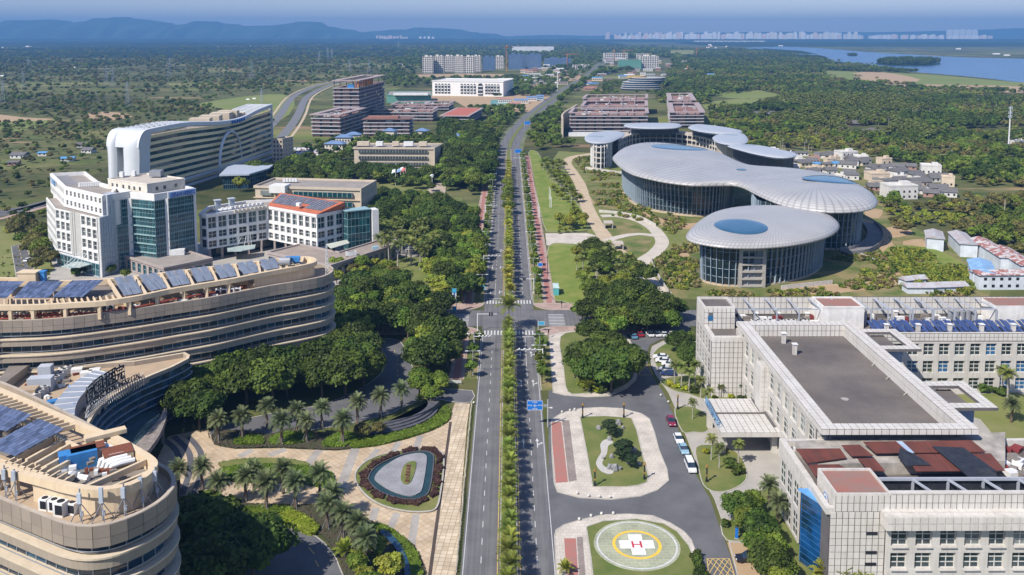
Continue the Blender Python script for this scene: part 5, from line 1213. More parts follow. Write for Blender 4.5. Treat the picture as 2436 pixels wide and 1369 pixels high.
for (p,w_) in ((C1,1.7),(lerp(C2,C3,.30),1.3),(C3,.9)):MB().box((p[0],p[1]-.4,15.3),(w_,1.0,30.6),.2).build('white_pier',wh,GH)
d,n_,L,an=wallfr(C2,C3)
MB().box((*lerp(C2,C3,.66),31.8),(L*.70,.35,2.6),an).build('sign_board',M('sign_white',(0.72,0.74,0.76)),GH).location
for i,ch in enumerate('国际未来医院'):
    t=.36+.62*(i+.5)/6;p=lerp(C2,C3,t);textobj(ch,2.5,M('sign_cobalt',(0.02,0.14,0.50)),'letter',GH,(p[0]+n_.x*1.0,p[1]+n_.y*1.0,30.8),an)
for o in [o for o in GH.children if o.name.startswith('sign_board')]:o.location+=Vector((n_.x*.5,n_.y*.5,0))
ph=[(-176,379),(-153,365),(-142.4,379.6),(-165,394)]
MB().prism(ph,32,36.2,m=0,mtop=1).ring(offset(ph,-.1),offset(ph,.4),36.2,36.7).build('penthouse',[M('cream_paint',(0.66,0.61,0.52),streak=.1),M('pale_roof',(0.48,0.43,0.36),var=.12)],GH)
for p,q,ts in ((ph[0],ph[1],(.12,.24,.4,.55,.68,.82)),(ph[1],ph[2],(.25,.45,.75))):
    dd,nn_,LL,aa=wallfr(p,q)
    for t in ts:c=lerp(p,q,t);MB().box((c[0]+nn_.x*.02,c[1]+nn_.y*.02,34.1),(1.2,.15,1.5),aa).build('window',wing_g,GH)
MB().box((-157,385,38),(5,4,2.6)).build('cooling_unit',steel,GH)
for p in ((-172,384),(-168,387)):MB().box((*p,37.6),(1.6,1.8,2.4)).build('roof_vent',whitem,GH)
# podium
pd=[(-166,365),(-138.4,343),(-124,358.6),(-140,372)]
MB().prism(offset(pd,.9),0,5.0,m=0,bottom=False).prism(offset(pd,.3),5.0,6.0,m=0,mtop=1).ring(pd,offset(pd,.8),5.6,6.5,m=0).build('podium',[stonem,concr],GH)
mb=MB();facade(mb,W,*[inset(pd[0],pd[1],-.3)[k] for k in (0,1)],.2,5.4,8,1,.4,.25,.5,glass=teal,frame=FRG);facade(mb,W,*[inset(pd[1],pd[2],-.3)[k] for k in (0,1)],.2,5.4,5,1,.3,.4,.5,glass=teal);mb.build('podium_wall',stonem,GH)
a=G(423,596,8);MB().box((a[0],a[1],7.3),(5.6,2.8,2.4),.2).build('white_cabin',whitem,GH)
# glass entrance canopy
ce=lerp(A1,A2,.62);cp=[(ce[0]-5.5,ce[1]-8.5),(ce[0]+3,ce[1]-9.5),(ce[0]+6,ce[1]-2.5),(ce[0]-3,ce[1]-.5)]
MB().prism(cp,4.6,4.9).build('entrance_canopy',M('pale_glass',(0.40,0.48,0.46),rough=.2),GH)
m=MB()
for i in range(4):t=(i+.5)/4;p=lerp(cp[0],cp[1],t);q=lerp(A1,A2,.52+.2*t);m.bar((*p,4.9),(q[0]+.4,q[1]-.8,9),.14)
m.build('canopy_ties',whitem,GH)
# east wing with the pink solar roof
EW=thing('east_wing','four storey white wing with red pitched roof covered in grey solar panels','hospital building',(-105,390,0))
W2=Pieces(EW,'window')
P1,P2,P3,P4,P5=(-136.5,379),(-132.7,377.5),(-111.4,396),(-84.2,376.6),(-74,389)
back1,back2=(-128,404),(-110,412)
body=[P1,P2,P3,P4,P5,(-78,400),back2,(-125,408),(-138,395)]
MB().prism(offset(body,1.0),5.2,19.6,m=0,mtop=1).build('core',[wh,concr],EW)
MB().prism(offset(body,4.5),0,5.2,m=0).build('ground_floor',gl,EW)
mb=MB();facade(mb,W2,P1,P2,5.2,19.6,1,3,.3,.25,.8,glass=wing_g)
def rows3(p,q,nc,pier):
    facade(mb,W2,p,q,5.2,13.6,nc,2,pier,.32,.7,glass=shade_blue,frame=FRW);facade(mb,W2,p,q,13.6,20.0,nc,1,pier,.22,.7,glass=teal if nc<8 else shade_blue,frame=FRW)
rows3(P2,P3,6,.22);rows3(P3,P4,8,.34);rows3(P4,lerp(P4,P5,.95),3,.25)
mb.build('window_wall',wh,EW)
m=MB();m.ring(offset(body,-.3),offset(body,.9),19.8,21.0);m.build('cornice',wh,EW)
for t in (0,.2,.42,.64,.86):q=lerp(P2,P3,t);MB().box((q[0]+.5,q[1]+.8,2.6),(.9,.9,5.2)).build('column',stonem,EW)
for t in (.12,.35,.6,.85):q=lerp(P3,P4,t);MB().box((q[0]+.3,q[1]+.8,2.6),(.9,.9,5.2)).build('column',stonem,EW)
# pitched roof
R=[(*P3,21.0),(*P4,21.0),(P5[0]+0.5,P5[1]-3.5,24.8),(-108.3,408.5,24.8)]
m=MB();m.face(R);m.face([R[1],(P5[0],P5[1],21),R[2]]);m.face([(P5[0],P5[1],21),(-104,413,21),R[3],R[2]]);m.build('pitched_roof',M('orange_red_roof',(0.42,0.13,0.07),var=.12,scale=.5),EW)
S=Pieces(EW,'solar_panel')
ux=Vector(R[1])-Vector(R[0]);uy=Vector(R[3])-Vector(R[0]);an=atan2(ux.y,ux.x);tl=atan2(3.8,hypot(uy.x,uy.y))
nrm=ux.cross(uy).normalized()
Ru=[Vector(r) for r in R]
for i in range(18):
    for j in range(5):
        if 9<=i<=11 and j<2:continue
        u=.03+(i+.5)/18*.92+(.0 if i % 3 else .004);v=.24+(j+.5)/5*.68;a_=Ru[0].lerp(Ru[1],u);b_=Ru[3].lerp(Ru[2],u);c=a_.lerp(b_,v)+Vector((0,0,.12))
        S.add(tuple(c),(1.55,1.75,.1),an,M('grey_solar',(0.16,0.17,0.20),rough=.3,var=.15,rnd=.1),.26)
S.flush()
MB().box((R[1][0]-10,R[1][1]+9.5,23.6),(2.2,1.6,1.4),an).build('roof_hatch',whitem,EW)
# glass stair tower
st=[(-74.5,386.5),(-72,383.2),(-63,388.5),(-66,393)]
MB().prism(st,0,20.8).build('stair_core',gl,EW);mb=MB();W3=Pieces(EW,'glass_pane')
facade(mb,W3,inset(st[0],st[1],.2)[0],inset(st[0],st[1],.2)[1],.2,20.8,3,6,.06,.06,.15,glass=teal);facade(mb,W3,inset(st[1],st[2],.2)[0],inset(st[1],st[2],.2)[1],.2,20.8,6,6,.05,.05,.15,glass=teal);mb.build('stair_grid',MATS['pale_teal'],EW)
MB().box((-61.5,391,10.3),(3,5,20.6),.5).build('white_pier',wh,EW);MB().prism(offset(st,-.5),20.8,21.2).build('glass_roof',MATS['pale_teal'],EW)
W2.flush();W3.flush()
for i in range(10):a=lerp((-128,384),(-114,396),i/9);MB().box((a[0]-.5,a[1]+2.6,21.0),(1.1,1.4,2.2),.7).build('roof_condenser',whitem,EW)
for i in range(9):a=lerp((-124,383),(-111,394),i/9);MB().box((a[0]+1.5,a[1]+2.2,20.6),(1.0,1.0,1.6),.7).build('heat_pump',M('ac_cream',(0.5,0.46,0.38)),EW)
for p in ((-132,390),(-127,394)):MB().box((*p,22.4),(2.2,2.2,4.5),.6).box((*p,24.8),(3,3,.4),.6).build('roof_vent',whs,EW)
for k in range(3):a=(-131+k*1.6,384+k*1.4);MB().tube([(a[0],a[1],20.8),(a[0]+2.5,a[1]+1.5,21.2)],.8,8).build('vent_duct',whitem,EW)
cp=PG([(540,586),(608,580),(606,589),(575,595),(541,596)],5.0);MB().prism(cp,4.3,4.6).build('entrance_canopy',MATS['pale_glass'],EW)
m=MB();[m.bar((*lerp(cp[0],cp[1],t),4.6),(*lerp(P2,P3,.45+t*.3),8.5),.12) for t in (.1,.35,.6,.85)];m.build('canopy_ties',whitem,EW)
# east podium
e=[(-103.7,366.6),(-71.8,345),(-49.9,380),(-59.9,387),(-72.7,367),(-93,381)]
EP=thing('low_podium','low grey stone podium building with brown flat roof beside the white wing','low building',(-75,365,0))
MB().prism(offset(e,.8),0,6.4,m=0,mtop=1).ring(e,offset(e,.8),6.0,7.0,m=0).build('walls',[stonem,M('brown_roof',(0.34,0.28,0.23),col2=(0.25,0.21,0.18),scale=.2,detail=8)],EP)
mb=MB();Wp=Pieces(EP,'window');facade(mb,Wp,inset(e[1],e[2],-.3)[0],inset(e[1],e[2],-.3)[1],.2,5.8,11,1,.42,.3,.5,glass=teal,frame=FRG);facade(mb,Wp,inset(e[0],e[1],-.3)[0],inset(e[0],e[1],-.3)[1],.2,5.8,9,1,.35,.3,.5,glass=teal);mb.build('pillared_wall',stonem,EP);Wp.flush()
for i in range(6):a=G(826+i*3.6,601-i*.4,8);MB().box((a[0],a[1],7.4),(1.1,1.4,1.8),.3).build('roof_condenser',whitem,EP)
a=G(893,586,8);MB().box((a[0],a[1],7.2),(2.6,2,1.4),.3).build('blue_grey_unit',M('unit_blue',(0.25,0.38,0.45)),EP)
cp=PG([(776,592),(825,581),(832,589),(788,602)],6.5);MB().prism(cp,8.2,8.5).build('roof_awning',M('pale_green_sheet',(0.48,0.50,0.42)),EP)
W.flush();WG.flush()
for o in (GH,EW,EP):o.location.y-=4.5
G=_G
# ------------------------------------------------------------ generic office block
def block(name,label,cat,fl,fr,br,h,wall,roof,group=None,front=None,right=None,left=None,deckdrop=1.0,par=.6,blv=None):
    """roof corners given in the photograph; front/right/left = (columns, rows, pier, band, glass)"""
    a,b,c=G(*fl,h),G(*fr,h),G(*br,h);d=(a[0]+c[0]-b[0],a[1]+c[1]-b[1]) if blv is None else G(*blv,h);P=[a,b,c,d]
    T=thing(name,label,cat,((a[0]+c[0])/2,(a[1]+c[1])/2,0),group)
    MB().prism(offset(P,.7),0,h-deckdrop,m=0,mtop=1).build('core_wall',[wall,roof],T)
    if par:MB().ring(P,offset(P,par),h-deckdrop-.3,h,m=0).build('parapet',wall,T)
    mb=MB();Wb=Pieces(T,'window',240)
    for side,(p,q) in ((front,(a,b)),(right,(b,c)),(left,(d,a))):
        if side:facade(mb,Wb,p,q,0,h-deckdrop,side[0],side[1],side[2],side[3],.6,glass=side[4])
    if mb.v:mb.build('wall',wall,T)
    Wb.flush();return T,P
creamw=M('cream_stone',(0.56,0.48,0.37),col2=(0.50,0.42,0.31),scale=.3,streak=.12)
T,P=block('cream_office','long cream stone office with brown flat roof behind the white wing','office building',(602.6,442),(859,449),(896,428.7),18,creamw,concr,right=(8,3,.72,.45,gl))
d,n_,L,an=wallfr(P[0],P[1])
for (u0,u1) in ((.07,.17),(.38,.92)):
    for z in (14.2,9.0,3.8):
        c=lerp(P[0],P[1],(u0+u1)/2);MB().box((c[0]-n_.x*.1,c[1]-n_.y*.1,z),(L*(u1-u0),1.3,2.4),an).build('strip_window',teal,T)
        m=MB();[m.box((c[0]+(k/12-.5)*L*(u1-u0)*d.x+n_.x*.6,c[1]+(k/12-.5)*L*(u1-u0)*d.y+n_.y*.6,z),(.15,.2,2.4),an) for k in range(13)];m.build('window_bars',frw,T)
MB().box((*lerp(P[0],P[1],.25),17),(9,8,4),an).build('projecting_bay',wh,T)
mb=MB();mb.box(((P[0][0]+P[1][0])/2,(P[0][1]+P[1][1])/2,11.6),(L+.1,.3,.5),an,0).box(((P[0][0]+P[1][0])/2,(P[0][1]+P[1][1])/2,6.4),(L+.1,.3,.5),an,0).build('stone_course',cream,T)
for i in range(5):a=G(676+i*7,427,19);MB().box((*a,18.6),(1.3,1.4,1.8)).build('roof_condenser',whitem,T)
T,P=block('cream_office','three storey cream office with three window strips, flags in front','office building',(839,351),(1034,352),(1056,341),15.8,creamw,concr,right=(5,3,.7,.45,gl))
d,n_,L,an=wallfr(P[0],P[1])
for z in (13.0,8.2,3.6):
    c=lerp(P[0],P[1],.49);MB().box((c[0],c[1],z),(L*.84,1.0,2.1),an).build('strip_window',wing_g,T)
    m=MB();[m.box((c[0]+(k/24-.5)*L*.84*d.x+n_.x*.5,c[1]+(k/24-.5)*L*.84*d.y+n_.y*.5,z),(.18,.15,2.1),an) for k in range(25)];m.build('window_bars',frw,T)
for (u,w_,c_) in ((.1,9,0),(.3,5,1),(.5,5,0),(.66,7,1),(.84,6,0)):p=lerp(P[0],P[1],u);MB().box((p[0],p[1]+12,17.2),(w_,5,3)).build('roof_cabin',creamw if c_==0 else whitem,T)
m=MB();m.box((*lerp(P[0],P[1],.48),1.2),(14,8,.5));m.build('entrance_canopy',whitem,T)
# ------------------------------------------------------------ hospital with the arch
AH=thing('arch_hospital','long white hospital with cream bands, rolling roof and slender white arch','hospital building',(-215,600,0))
shell=M('white_shell',(0.62,0.64,0.65),col2=(0.56,0.58,0.60),scale=.1,rough=.35,spec=.5)
fp=smooth([(-222,525,41.3),(-212,561,42),(-203.5,606,38.2),(-199,640,37.6),(-195,668,41),(-191.5,697,43.0)],8,False)
n=len(fp);TH=21.5
def inn(i,t):
    a=fp[max(i-1,0)];b=fp[min(i+1,n-1)];d=Vector((b[0]-a[0],b[1]-a[1])).normalized();return (fp[i][0]-d.y*t,fp[i][1]+d.x*t)
# core glass
V=[];Fs=[]
m=MB();m.prism([inn(i,1.8) for i in range(n)]+[inn(i,TH-1.5) for i in range(n-1,-1,-1)],0,35.5,m=0,mtop=1);m.build('glass_core',[teal,concr],AH)
Wb=Pieces(AH,'window_pane',300)
for fl_ in range(9):
    z=36.4-4.15*fl_;m=MB()
    for i in range(n-1):
        a,b=inn(i,.9),inn(i+1,.9);a2,b2=inn(i,1.9),inn(i+1,1.9);za=z+(fp[i][2]-41)*.55*(1-fl_/9);zb=z+(fp[i+1][2]-41)*.55*(1-fl_/9)
        m.mesh([(*a,za-1.3),(*b,zb-1.3),(*b2,zb-1.3),(*a2,za-1.3),(*a,za+.6),(*b,zb+.6),(*b2,zb+.6),(*a2,za+.6)],[(0,1,5,4),(4,5,6,7),(3,2,1,0)])
        for k in range(2):
            c=lerp(inn(i,1.75),inn(i+1,1.75),(k+.5)/2);Wb.add((*c,(za+zb)/2-2.3),(2.0,.12,2.5),dirang(a,b),teal if random.random()<.7 else glb)
    m.build('cream_band',M('cream_band',(0.82,0.66,0.38),var=.05),AH)
Wb.flush()
m=MB();rim=2.6
for i in range(n-1):
    a,b,c,d=(*fp[i][:2],fp[i][2]),(*fp[i+1][:2],fp[i+1][2]),(*inn(i+1,1.2),fp[i+1][2]+.4),(*inn(i,1.2),fp[i][2]+.4)
    m.face([a,b,c,d]);m.face([(a[0],a[1],a[2]-rim),(b[0],b[1],b[2]-rim),b,a]);a3,b3=(*inn(i,1.9),a[2]-rim),(*inn(i+1,1.9),b[2]-rim);m.face([a3,b3,(b[0],b[1],b[2]-rim),(a[0],a[1],a[2]-rim)])
    e0,e1=(*inn(i,TH),a[2]-.2),(*inn(i+1,TH),b[2]-.2);f0,f1=(*inn(i,TH-2),a[2]+.2),(*inn(i+1,TH-2),b[2]+.2);m.face([f0,f1,e1,e0]);m.face([e0,e1,(e1[0],e1[1],e1[2]-rim),(e0[0],e0[1],e0[2]-rim)])
m.build('roof_rim',shell,AH,smooth=False)
o=m=MB();i=n-1
a,b=fp[-1],inn(n-1,TH);m.mesh([(a[0],a[1]-1.5,4),(a[0],a[1]+.4,4),(a[0],a[1]+.4,43),(a[0],a[1]-1.5,43),(a[0]-3,a[1]-1.5,4),(a[0]-3,a[1]+.4,4),(a[0]-3,a[1]+.4,43),(a[0]-3,a[1]-1.5,43)],[(0,1,2,3),(7,6,5,4),(0,3,7,4),(1,5,6,2)]);m.build('end_fin',shell,AH)
for z0,z1,ex in ((4.2,5.6,1.6),(.2,1.4,2.6)):
    m=MB()
    for i in range(n-1):
        P8=[(*inn(i,-ex),z0),(*inn(i+1,-ex),z0),(*inn(i+1,1),z0),(*inn(i,1),z0),(*inn(i,-ex),z1),(*inn(i+1,-ex),z1),(*inn(i+1,1),z1),(*inn(i,1),z1)]
        m.mesh(P8,[(3,2,1,0),(4,5,6,7),(0,1,5,4)])
    m.build('white_ledge',shell,AH)
# roof deck: open frames at both ends, rooms in the middle
for i in list(range(2,12))+list(range(28,41)):
    if i>=n-1:continue
    z=fp[i][2];MB().bar((*inn(i,1),z),(*inn(i,TH-1),z),.9,.5).build('roof_rib',shell,AH)
for t in (6,12,18):
    for r0,r1 in ((1,13),(27,n-1)):
        m=MB()
        for i in range(r0,r1-1):m.bar((*inn(i,t),fp[i][2]),(*inn(i+1,t),fp[i+1][2]),.8,.5)
        m.build('roof_beam',shell,AH)
for i,w_,h_ in ((15,9,5),(18,11,5.5),(22,13,6),(25,9,6.5),(28,12,4)):
    if i<n:p=inn(i,12);MB().box((*p,36+h_/2),(14,w_,h_),.1).build('roof_room',creamw,AH)
# rounded white end with slot
prof=[(0.0,0.0),(0.5,14),(1.0,24),(1.0,31)]+[(1.0+8*(1-cos(k*pi/12)),31+10.3*sin(k*pi/12)) for k in range(1,7)]+[(12.5,41.6)]
d0=Vector((fp[1][0]-fp[0][0],fp[1][1]-fp[0][1])).normalized();nl=Vector((-d0.y,d0.x));org=Vector((fp[0][0],fp[0][1]))-d0*11
def endpt(s,z,u):p=org+d0*s+nl*u;bul=0;return (p.x,p.y,z)
def leg(u0,u1,z0=0,sm=True):
    m=MB();K=7;V=[]
    for (s,z) in prof:
        for k in range(K):
            t=k/(K-1);u=u0+(u1-u0)*t;bulge=2.2*(1-(2*t-1)**2);flare=(z/41)**2*(-1 if u<3 else (1 if u>20 else 0));V.append(endpt(s+1.5-bulge,z,u+flare))
    for j in range(len(prof)-1):
        for k in range(K-1):m_=j*K+k;m.f.append((m_,m_+1,m_+K+1,m_+K));m.m.append(0)
    m.v=V; 
    return m
leg(-1,10).build('end_leg',shell,AH,smooth=True);leg(14.5,21).build('end_leg',shell,AH,smooth=True)
m=MB();V=[]
for (s,z) in prof[3:]:
    for k in range(9):u=-1+22*k/8;fl_=(z/41)**2*(-1 if u<3 else (1 if u>20 else 0));V.append(endpt(s+.8,z+.25,u+fl_))
for j in range(len(prof)-4):
    for k in range(8):q=j*9+k;m.f.append((q,q+1,q+10,q+9));m.m.append(0)
m.v=V;m.build('rounded_top',shell,AH,smooth=True)
m=MB(); 
for u in (-1.2,10,14.5,21):
    P=[endpt(s+1.2,z,u+((z/41)**2*(-1 if u<3 else (1 if u>20 else 0)))) for s,z in prof]+[endpt(12.5,30,u),endpt(11,0,u)];m.face(P)
m.build('leg_side',shell,AH)
MB().prism([endpt(9,0,9.5)[:2],endpt(9,0,15)[:2],endpt(12,0,15)[:2],endpt(12,0,9.5)[:2]],0,33).build('slot_back',M('slot_grey',(0.28,0.28,0.28)),AH)
for k in range(7):p=endpt(8.7,4+k*4.2,11);MB().box(p,(2.0,.5,2.6),atan2(nl.y,nl.x)).build('slot_window',gl,AH)
# arch and entrance pavilion
ac_=Vector(inn(19,-9));dd=Vector((fp[22][0]-fp[16][0],fp[22][1]-fp[16][1])).normalized()
a0,a1=G(523,424),G(575,398)
ac_=Vector(((a0[0]+a1[0])/2,(a0[1]+a1[1])/2));hv=(Vector(a1)-Vector(a0))/2
m=MB();pts=[]
for k in range(25):t=pi*k/24;pts.append((ac_.x-hv.x*cos(t),ac_.y-hv.y*cos(t),29.5*sin(t)**.72))
m.tube(pts,1.0,8);m.build('arch',shell,AH,smooth=True)
pv=PG([(521.5,418),(546,394),(604,394),(653,392),(640,402),(593,416)],9.5)
PV=AH
MB().prism(pv,9.0,10.0,m=0).build('pavilion_roof',M('blue_grey_shell',(0.42,0.47,0.53),var=.05,rough=.4),PV)
MB().prism(offset(pv,2.0),0,9.0).build('pavilion_glass',glb,PV)
Wb=Pieces(PV,'pavilion_pane');pg=offset(pv,1.9)
mb=MB();facade(mb,Wb,pg[0],pg[5],.3,8.8,12,3,.08,.08,.2,glass=glb);facade(mb,Wb,pg[5],pg[4],.3,8.8,8,3,.1,.08,.2,glass=glb);mb.build('pavilion_grid',MATS['teal_mullion'],PV);Wb.flush()
for i,ch in enumerate('国际肿瘤医院'): 
    k=20+i;p=inn(k,-.35);textobj(ch,3.0,MATS['sign_cobalt'],'letter',AH,(p[0],p[1],fp[k][2]-2.7),dirang(fp[k][:2],fp[k+1][:2]),ext=.15)
block('annex','small cream annex with dark windows at the end of the arch hospital','office building',(648,330),(672,330),(697,325),18,creamw,concr,front=(3,5,.5,.5,gl),right=(4,5,.75,.5,gl))
# ------------------------------------------------------------ round-roofed halls
def uvshell(name,col,line,nu,nv):
    m=bpy.data.materials.new(name);m.use_nodes=True;n=m.node_tree;N=n.nodes;L=n.links;b=N['Principled BSDF'];b.inputs['Roughness'].default_value=.38;b.inputs['Specular IOR Level'].default_value=.5
    uv=N.new('ShaderNodeUVMap');uv.uv_map='UVMap';br=N.new('ShaderNodeTexBrick');br.offset=0;br.inputs['Scale'].default_value=1;br.inputs['Brick Width'].default_value=1/nu;br.inputs['Row Height'].default_value=1/nv
    br.inputs['Mortar Size'].default_value=.0009;br.inputs['Color1'].default_value=(*col,1);br.inputs['Color2'].default_value=(*[c*.93 for c in col],1);br.inputs['Mortar'].default_value=(*line,1);L.new(uv.outputs[0],br.inputs[0])
    g=N.new('ShaderNodeNewGeometry');no=N.new('ShaderNodeTexNoise');no.inputs['Scale'].default_value=.06;no.inputs['Detail'].default_value=7;L.new(g.outputs['Position'],no.inputs[0]);r=N.new('ShaderNodeMapRange');r.inputs[1].default_value=.3;r.inputs[2].default_value=.7;r.inputs[3].default_value=.88;r.inputs[4].default_value=1.06;L.new(no.outputs[0],r.inputs[0])
    hs=N.new('ShaderNodeHueSaturation');L.new(r.outputs[0],hs.inputs['Value']);L.new(br.outputs[0],hs.inputs['Color']);L.new(hs.outputs[0],b.inputs['Base Color'])
    bp=N.new('ShaderNodeBump');bp.inputs['Strength'].default_value=.05;bp.inputs['Distance'].default_value=.08;L.new(br.outputs['Fac'],bp.inputs['Height']);bp.invert=True;L.new(bp.outputs[0],b.inputs['Normal'])
    return m
shellm=uvshell('shingled_shell',(0.44,0.43,0.41),(0.29,0.285,0.28),150,150)
skym=M('skylight_glass',(0.03,0.10,0.17),rough=.12,var=.1,spec=.7)
fing=M('fin_blue_grey',(0.30,0.37,0.43),rough=.4,var=.08)
glg=glassmat('hall_glass',(0.015,0.035,0.045),rough=.06,col_pale=(0.05,0.07,0.07),scale=.12)
def pebble(T,outline,spine,zr,Hs,skylights):
    O=smooth(outline,3) if len(outline)<30 else smooth(outline,2);n=len(O)
    s0,s1=Vector(spine[0]),Vector(spine[-1]);sv=s1-s0
    def cen(p):
        if sv.length<1:return s0,0
        t=max(0,min(1,(Vector(p)-s0).dot(sv)/sv.length_squared));t=t*t*(3-2*t);return s0+sv*t,t
    prof=[(0.0,1.0),(.12,.995),(.25,.98),(.38,.95),(.5,.90),(.62,.83),(.73,.73),(.82,.60),(.89,.44),(.945,.22),(.98,-.08),(1.0,-.32),(.995,-.52),(.97,-.68),(.90,-.78),(.75,-.80)]
    V=[];UV=[]
    per=[0]
    for i in range(n):per.append(per[-1]+hypot(O[(i+1) % n][0]-O[i][0],O[(i+1) % n][1]-O[i][1]))
    for j,(t,zf) in enumerate(prof):
        for i in range(n+1):
            p=O[i % n];c,st=cen(p);H=Hs[0]+(Hs[-1]-Hs[0])*st if len(Hs)<3 else (Hs[0]*(1-st)**2+Hs[2]*st**2+2*st*(1-st)*Hs[1])
            q=c+(Vector(p)-c)*t;hh=H if zf>0 else 2.6
            V.append((q.x,q.y,zr+zf*hh));UV.append((per[i]/per[-1],(t if zf>-.4 else 2-t)*.17))
    Fs=[(j*(n+1)+i,(j+1)*(n+1)+i,(j+1)*(n+1)+i+1,j*(n+1)+i+1) for j in range(len(prof)-1) for i in range(n)]
    if area(O)<0:Fs=[f[::-1] for f in Fs]
    mb=MB().mesh(V,Fs);o=mb.build('shell_roof',shellm,T,smooth=True);uvl=o.data.uv_layers.new(name='UVMap')
    idx=[v for f in Fs for v in f]
    uvs=[]
    for f in Fs:
        for v in f:uvs+=[UV[v][0],UV[v][1]]
    uvl.data.foreach_set('uv',uvs)
    def surf(x,y):
        c,st=cen((x,y));best=1
        P=Vector((x,y))-c;H=Hs[0]+(Hs[-1]-Hs[0])*st if len(Hs)<3 else (Hs[0]*(1-st)**2+Hs[2]*st**2+2*st*(1-st)*Hs[1])
        if P.length<.1:return zr+H
        an=P.normalized();R=1e9
        for i in range(n):
            a=Vector(O[i])-c;b=Vector(O[(i+1) % n])-c;d=b-a;den=an.x*d.y-an.y*d.x
            if abs(den)<1e-9:continue
            t=(a.x*d.y-a.y*d.x)/den;s=(a.x*an.y-a.y*an.x)/den
            if t>0 and 0<=s<=1:R=min(R,t)
        u=P.length/R
        for k in range(len(prof)-1):
            if prof[k][0]<=u<=prof[k+1][0]:f=(u-prof[k][0])/(prof[k+1][0]-prof[k][0]);z=prof[k][1]+(prof[k+1][1]-prof[k][1])*f;return zr+(z*H if z>0 else z*2.6)
        return zr
    for (cx,cyy,a,b,rot) in skylights:
        m=MB();C=(cx,cyy);V=[(cx,cyy,surf(cx,cyy)+.25)];K=40
        for r_ in (.33,.66,.93,1.0):
            for k in range(K):
                t=2*pi*k/K;x=a*r_*cos(t);y=b*r_*sin(t);X=cx+x*cos(rot)-y*sin(rot);Y=cyy+x*sin(rot)+y*cos(rot);V.append((X,Y,surf(X,Y)+(.28 if r_<1 else .1)))
        Fs=[(0,1+k,1+(k+1) % K) for k in range(K)]+[(1+j*K+k,1+(j+1)*K+k,1+(j+1)*K+(k+1) % K,1+j*K+(k+1) % K) for j in range(3) for k in range(K)]
        m.mesh(V,Fs);m.build('skylight',skym,T,smooth=True)
def hallwall(T,foot_top,foot_bot,z1,fins=2.5,skip=None,tower=None):
    n=len(foot_top);m=MB();m.mesh([(*foot_bot[i],0) for i in range(n)]+[(*foot_top[i],z1) for i in range(n)],[(i,(i+1) % n,n+(i+1) % n,n+i) if area(foot_top)>0 else (n+i,n+(i+1) % n,(i+1) % n,i) for i in range(n)])
    m.build('glass_wall',glg,T)
    P=resample(foot_top,fins);cxx=sum(p[0] for p in foot_top)/n;cyy=sum(p[1] for p in foot_top)/n;S=Pieces(T,'glass_fin');sg=1 if area(foot_top)>0 else -1
    kk=Vector((sum(p[0] for p in foot_bot)/n,sum(p[1] for p in foot_bot)/n))
    mm=MB();mats=[]
    for i,p in enumerate(P):
        q=P[(i+1) % len(P)];d=Vector((q[0]-p[0],q[1]-p[1])); 
        if d.length<.1:continue
        d.normalize();nn_=Vector((d.y,-d.x))*sg
        if nn_.y>.45:continue
        # nearest bottom point
        b=min(foot_bot,key=lambda r:(r[0]-p[0])**2+(r[1]-p[1])**2);f=Vector(p)+nn_*.35
        L=sqrt(z1*z1+.1);o=MB().bar((p[0]-nn_.x*1.0+nn_.x*.35,p[1]-nn_.y*1.0+nn_.y*.35,0),(p[0]+nn_.x*.35,p[1]+nn_.y*.35,z1),.22,.8).build('glass_fin',fing,T)
    for z in (3.5,7,10.5,14):
        t=z/z1;R_=[lerp(foot_bot[i],foot_top[i],t) for i in range(n)];MB().ring(offset(R_,-.12),offset(R_,.1),z-.08,z+.08).build('transom',fing,T)
def base_ring(T,poly,w_,z,mat):MB().ring(offset(poly,-w_),poly,0,z).build('plinth',mat,T)
DH=thing('round_roofed_hall','smaller round-roofed hall with one oval skylight, nearest of the pebble roofs','exhibition hall',(*G(1800,640),0))
o3=PG([(1632,558),(1642,571),(1680,580),(1730,586),(1800,587),(1870,582),(1930,572),(1975,558),(1997,540),(1991,523),(1960,507),(1900,496),(1850,492),(1790,492),(1730,498),(1685,511),(1650,535)],18)
sx,sy=G(1762,536,21);ra_=abs(G(1823,536,21)[0]-sx);rb_=abs(G(1762,519,21)[1]-G(1762,553,21)[1])/2
pebble(DH,o3,[G(1843,510,22),G(1843,510,22)],18.3,[2.6,2.6],[(sx,sy,ra_,rb_,0)])
ft=offset(smooth(o3,2),6.0);fb=offset(smooth(o3,2),7.2);hallwall(DH,ft,fb,16.8);base_ring(DH,fb,.9,.7,sandp)
a,b=G(1757,685),G(1819,684);d=Vector(b)-Vector(a)
c=((a[0]+b[0])/2,(a[1]+b[1])/2+1.6)
MB().box((a[0]+.6,c[1],8.2),(1.3,4,16.4)).box((b[0]-.6,c[1],8.2),(1.3,4,16.4)).build('concrete_pier',concp,DH)
MB().box((c[0],c[1]+.6,8),(d.x-1,2.5,16)).build('stair_core',M('core_grey',(0.30,0.29,0.29)),DH)
for k in range(6):MB().box((c[0],c[1]-.9,.6+k*2.9),(d.x-1.5,2.4,.7)).build('concrete_slab',concp,DH)
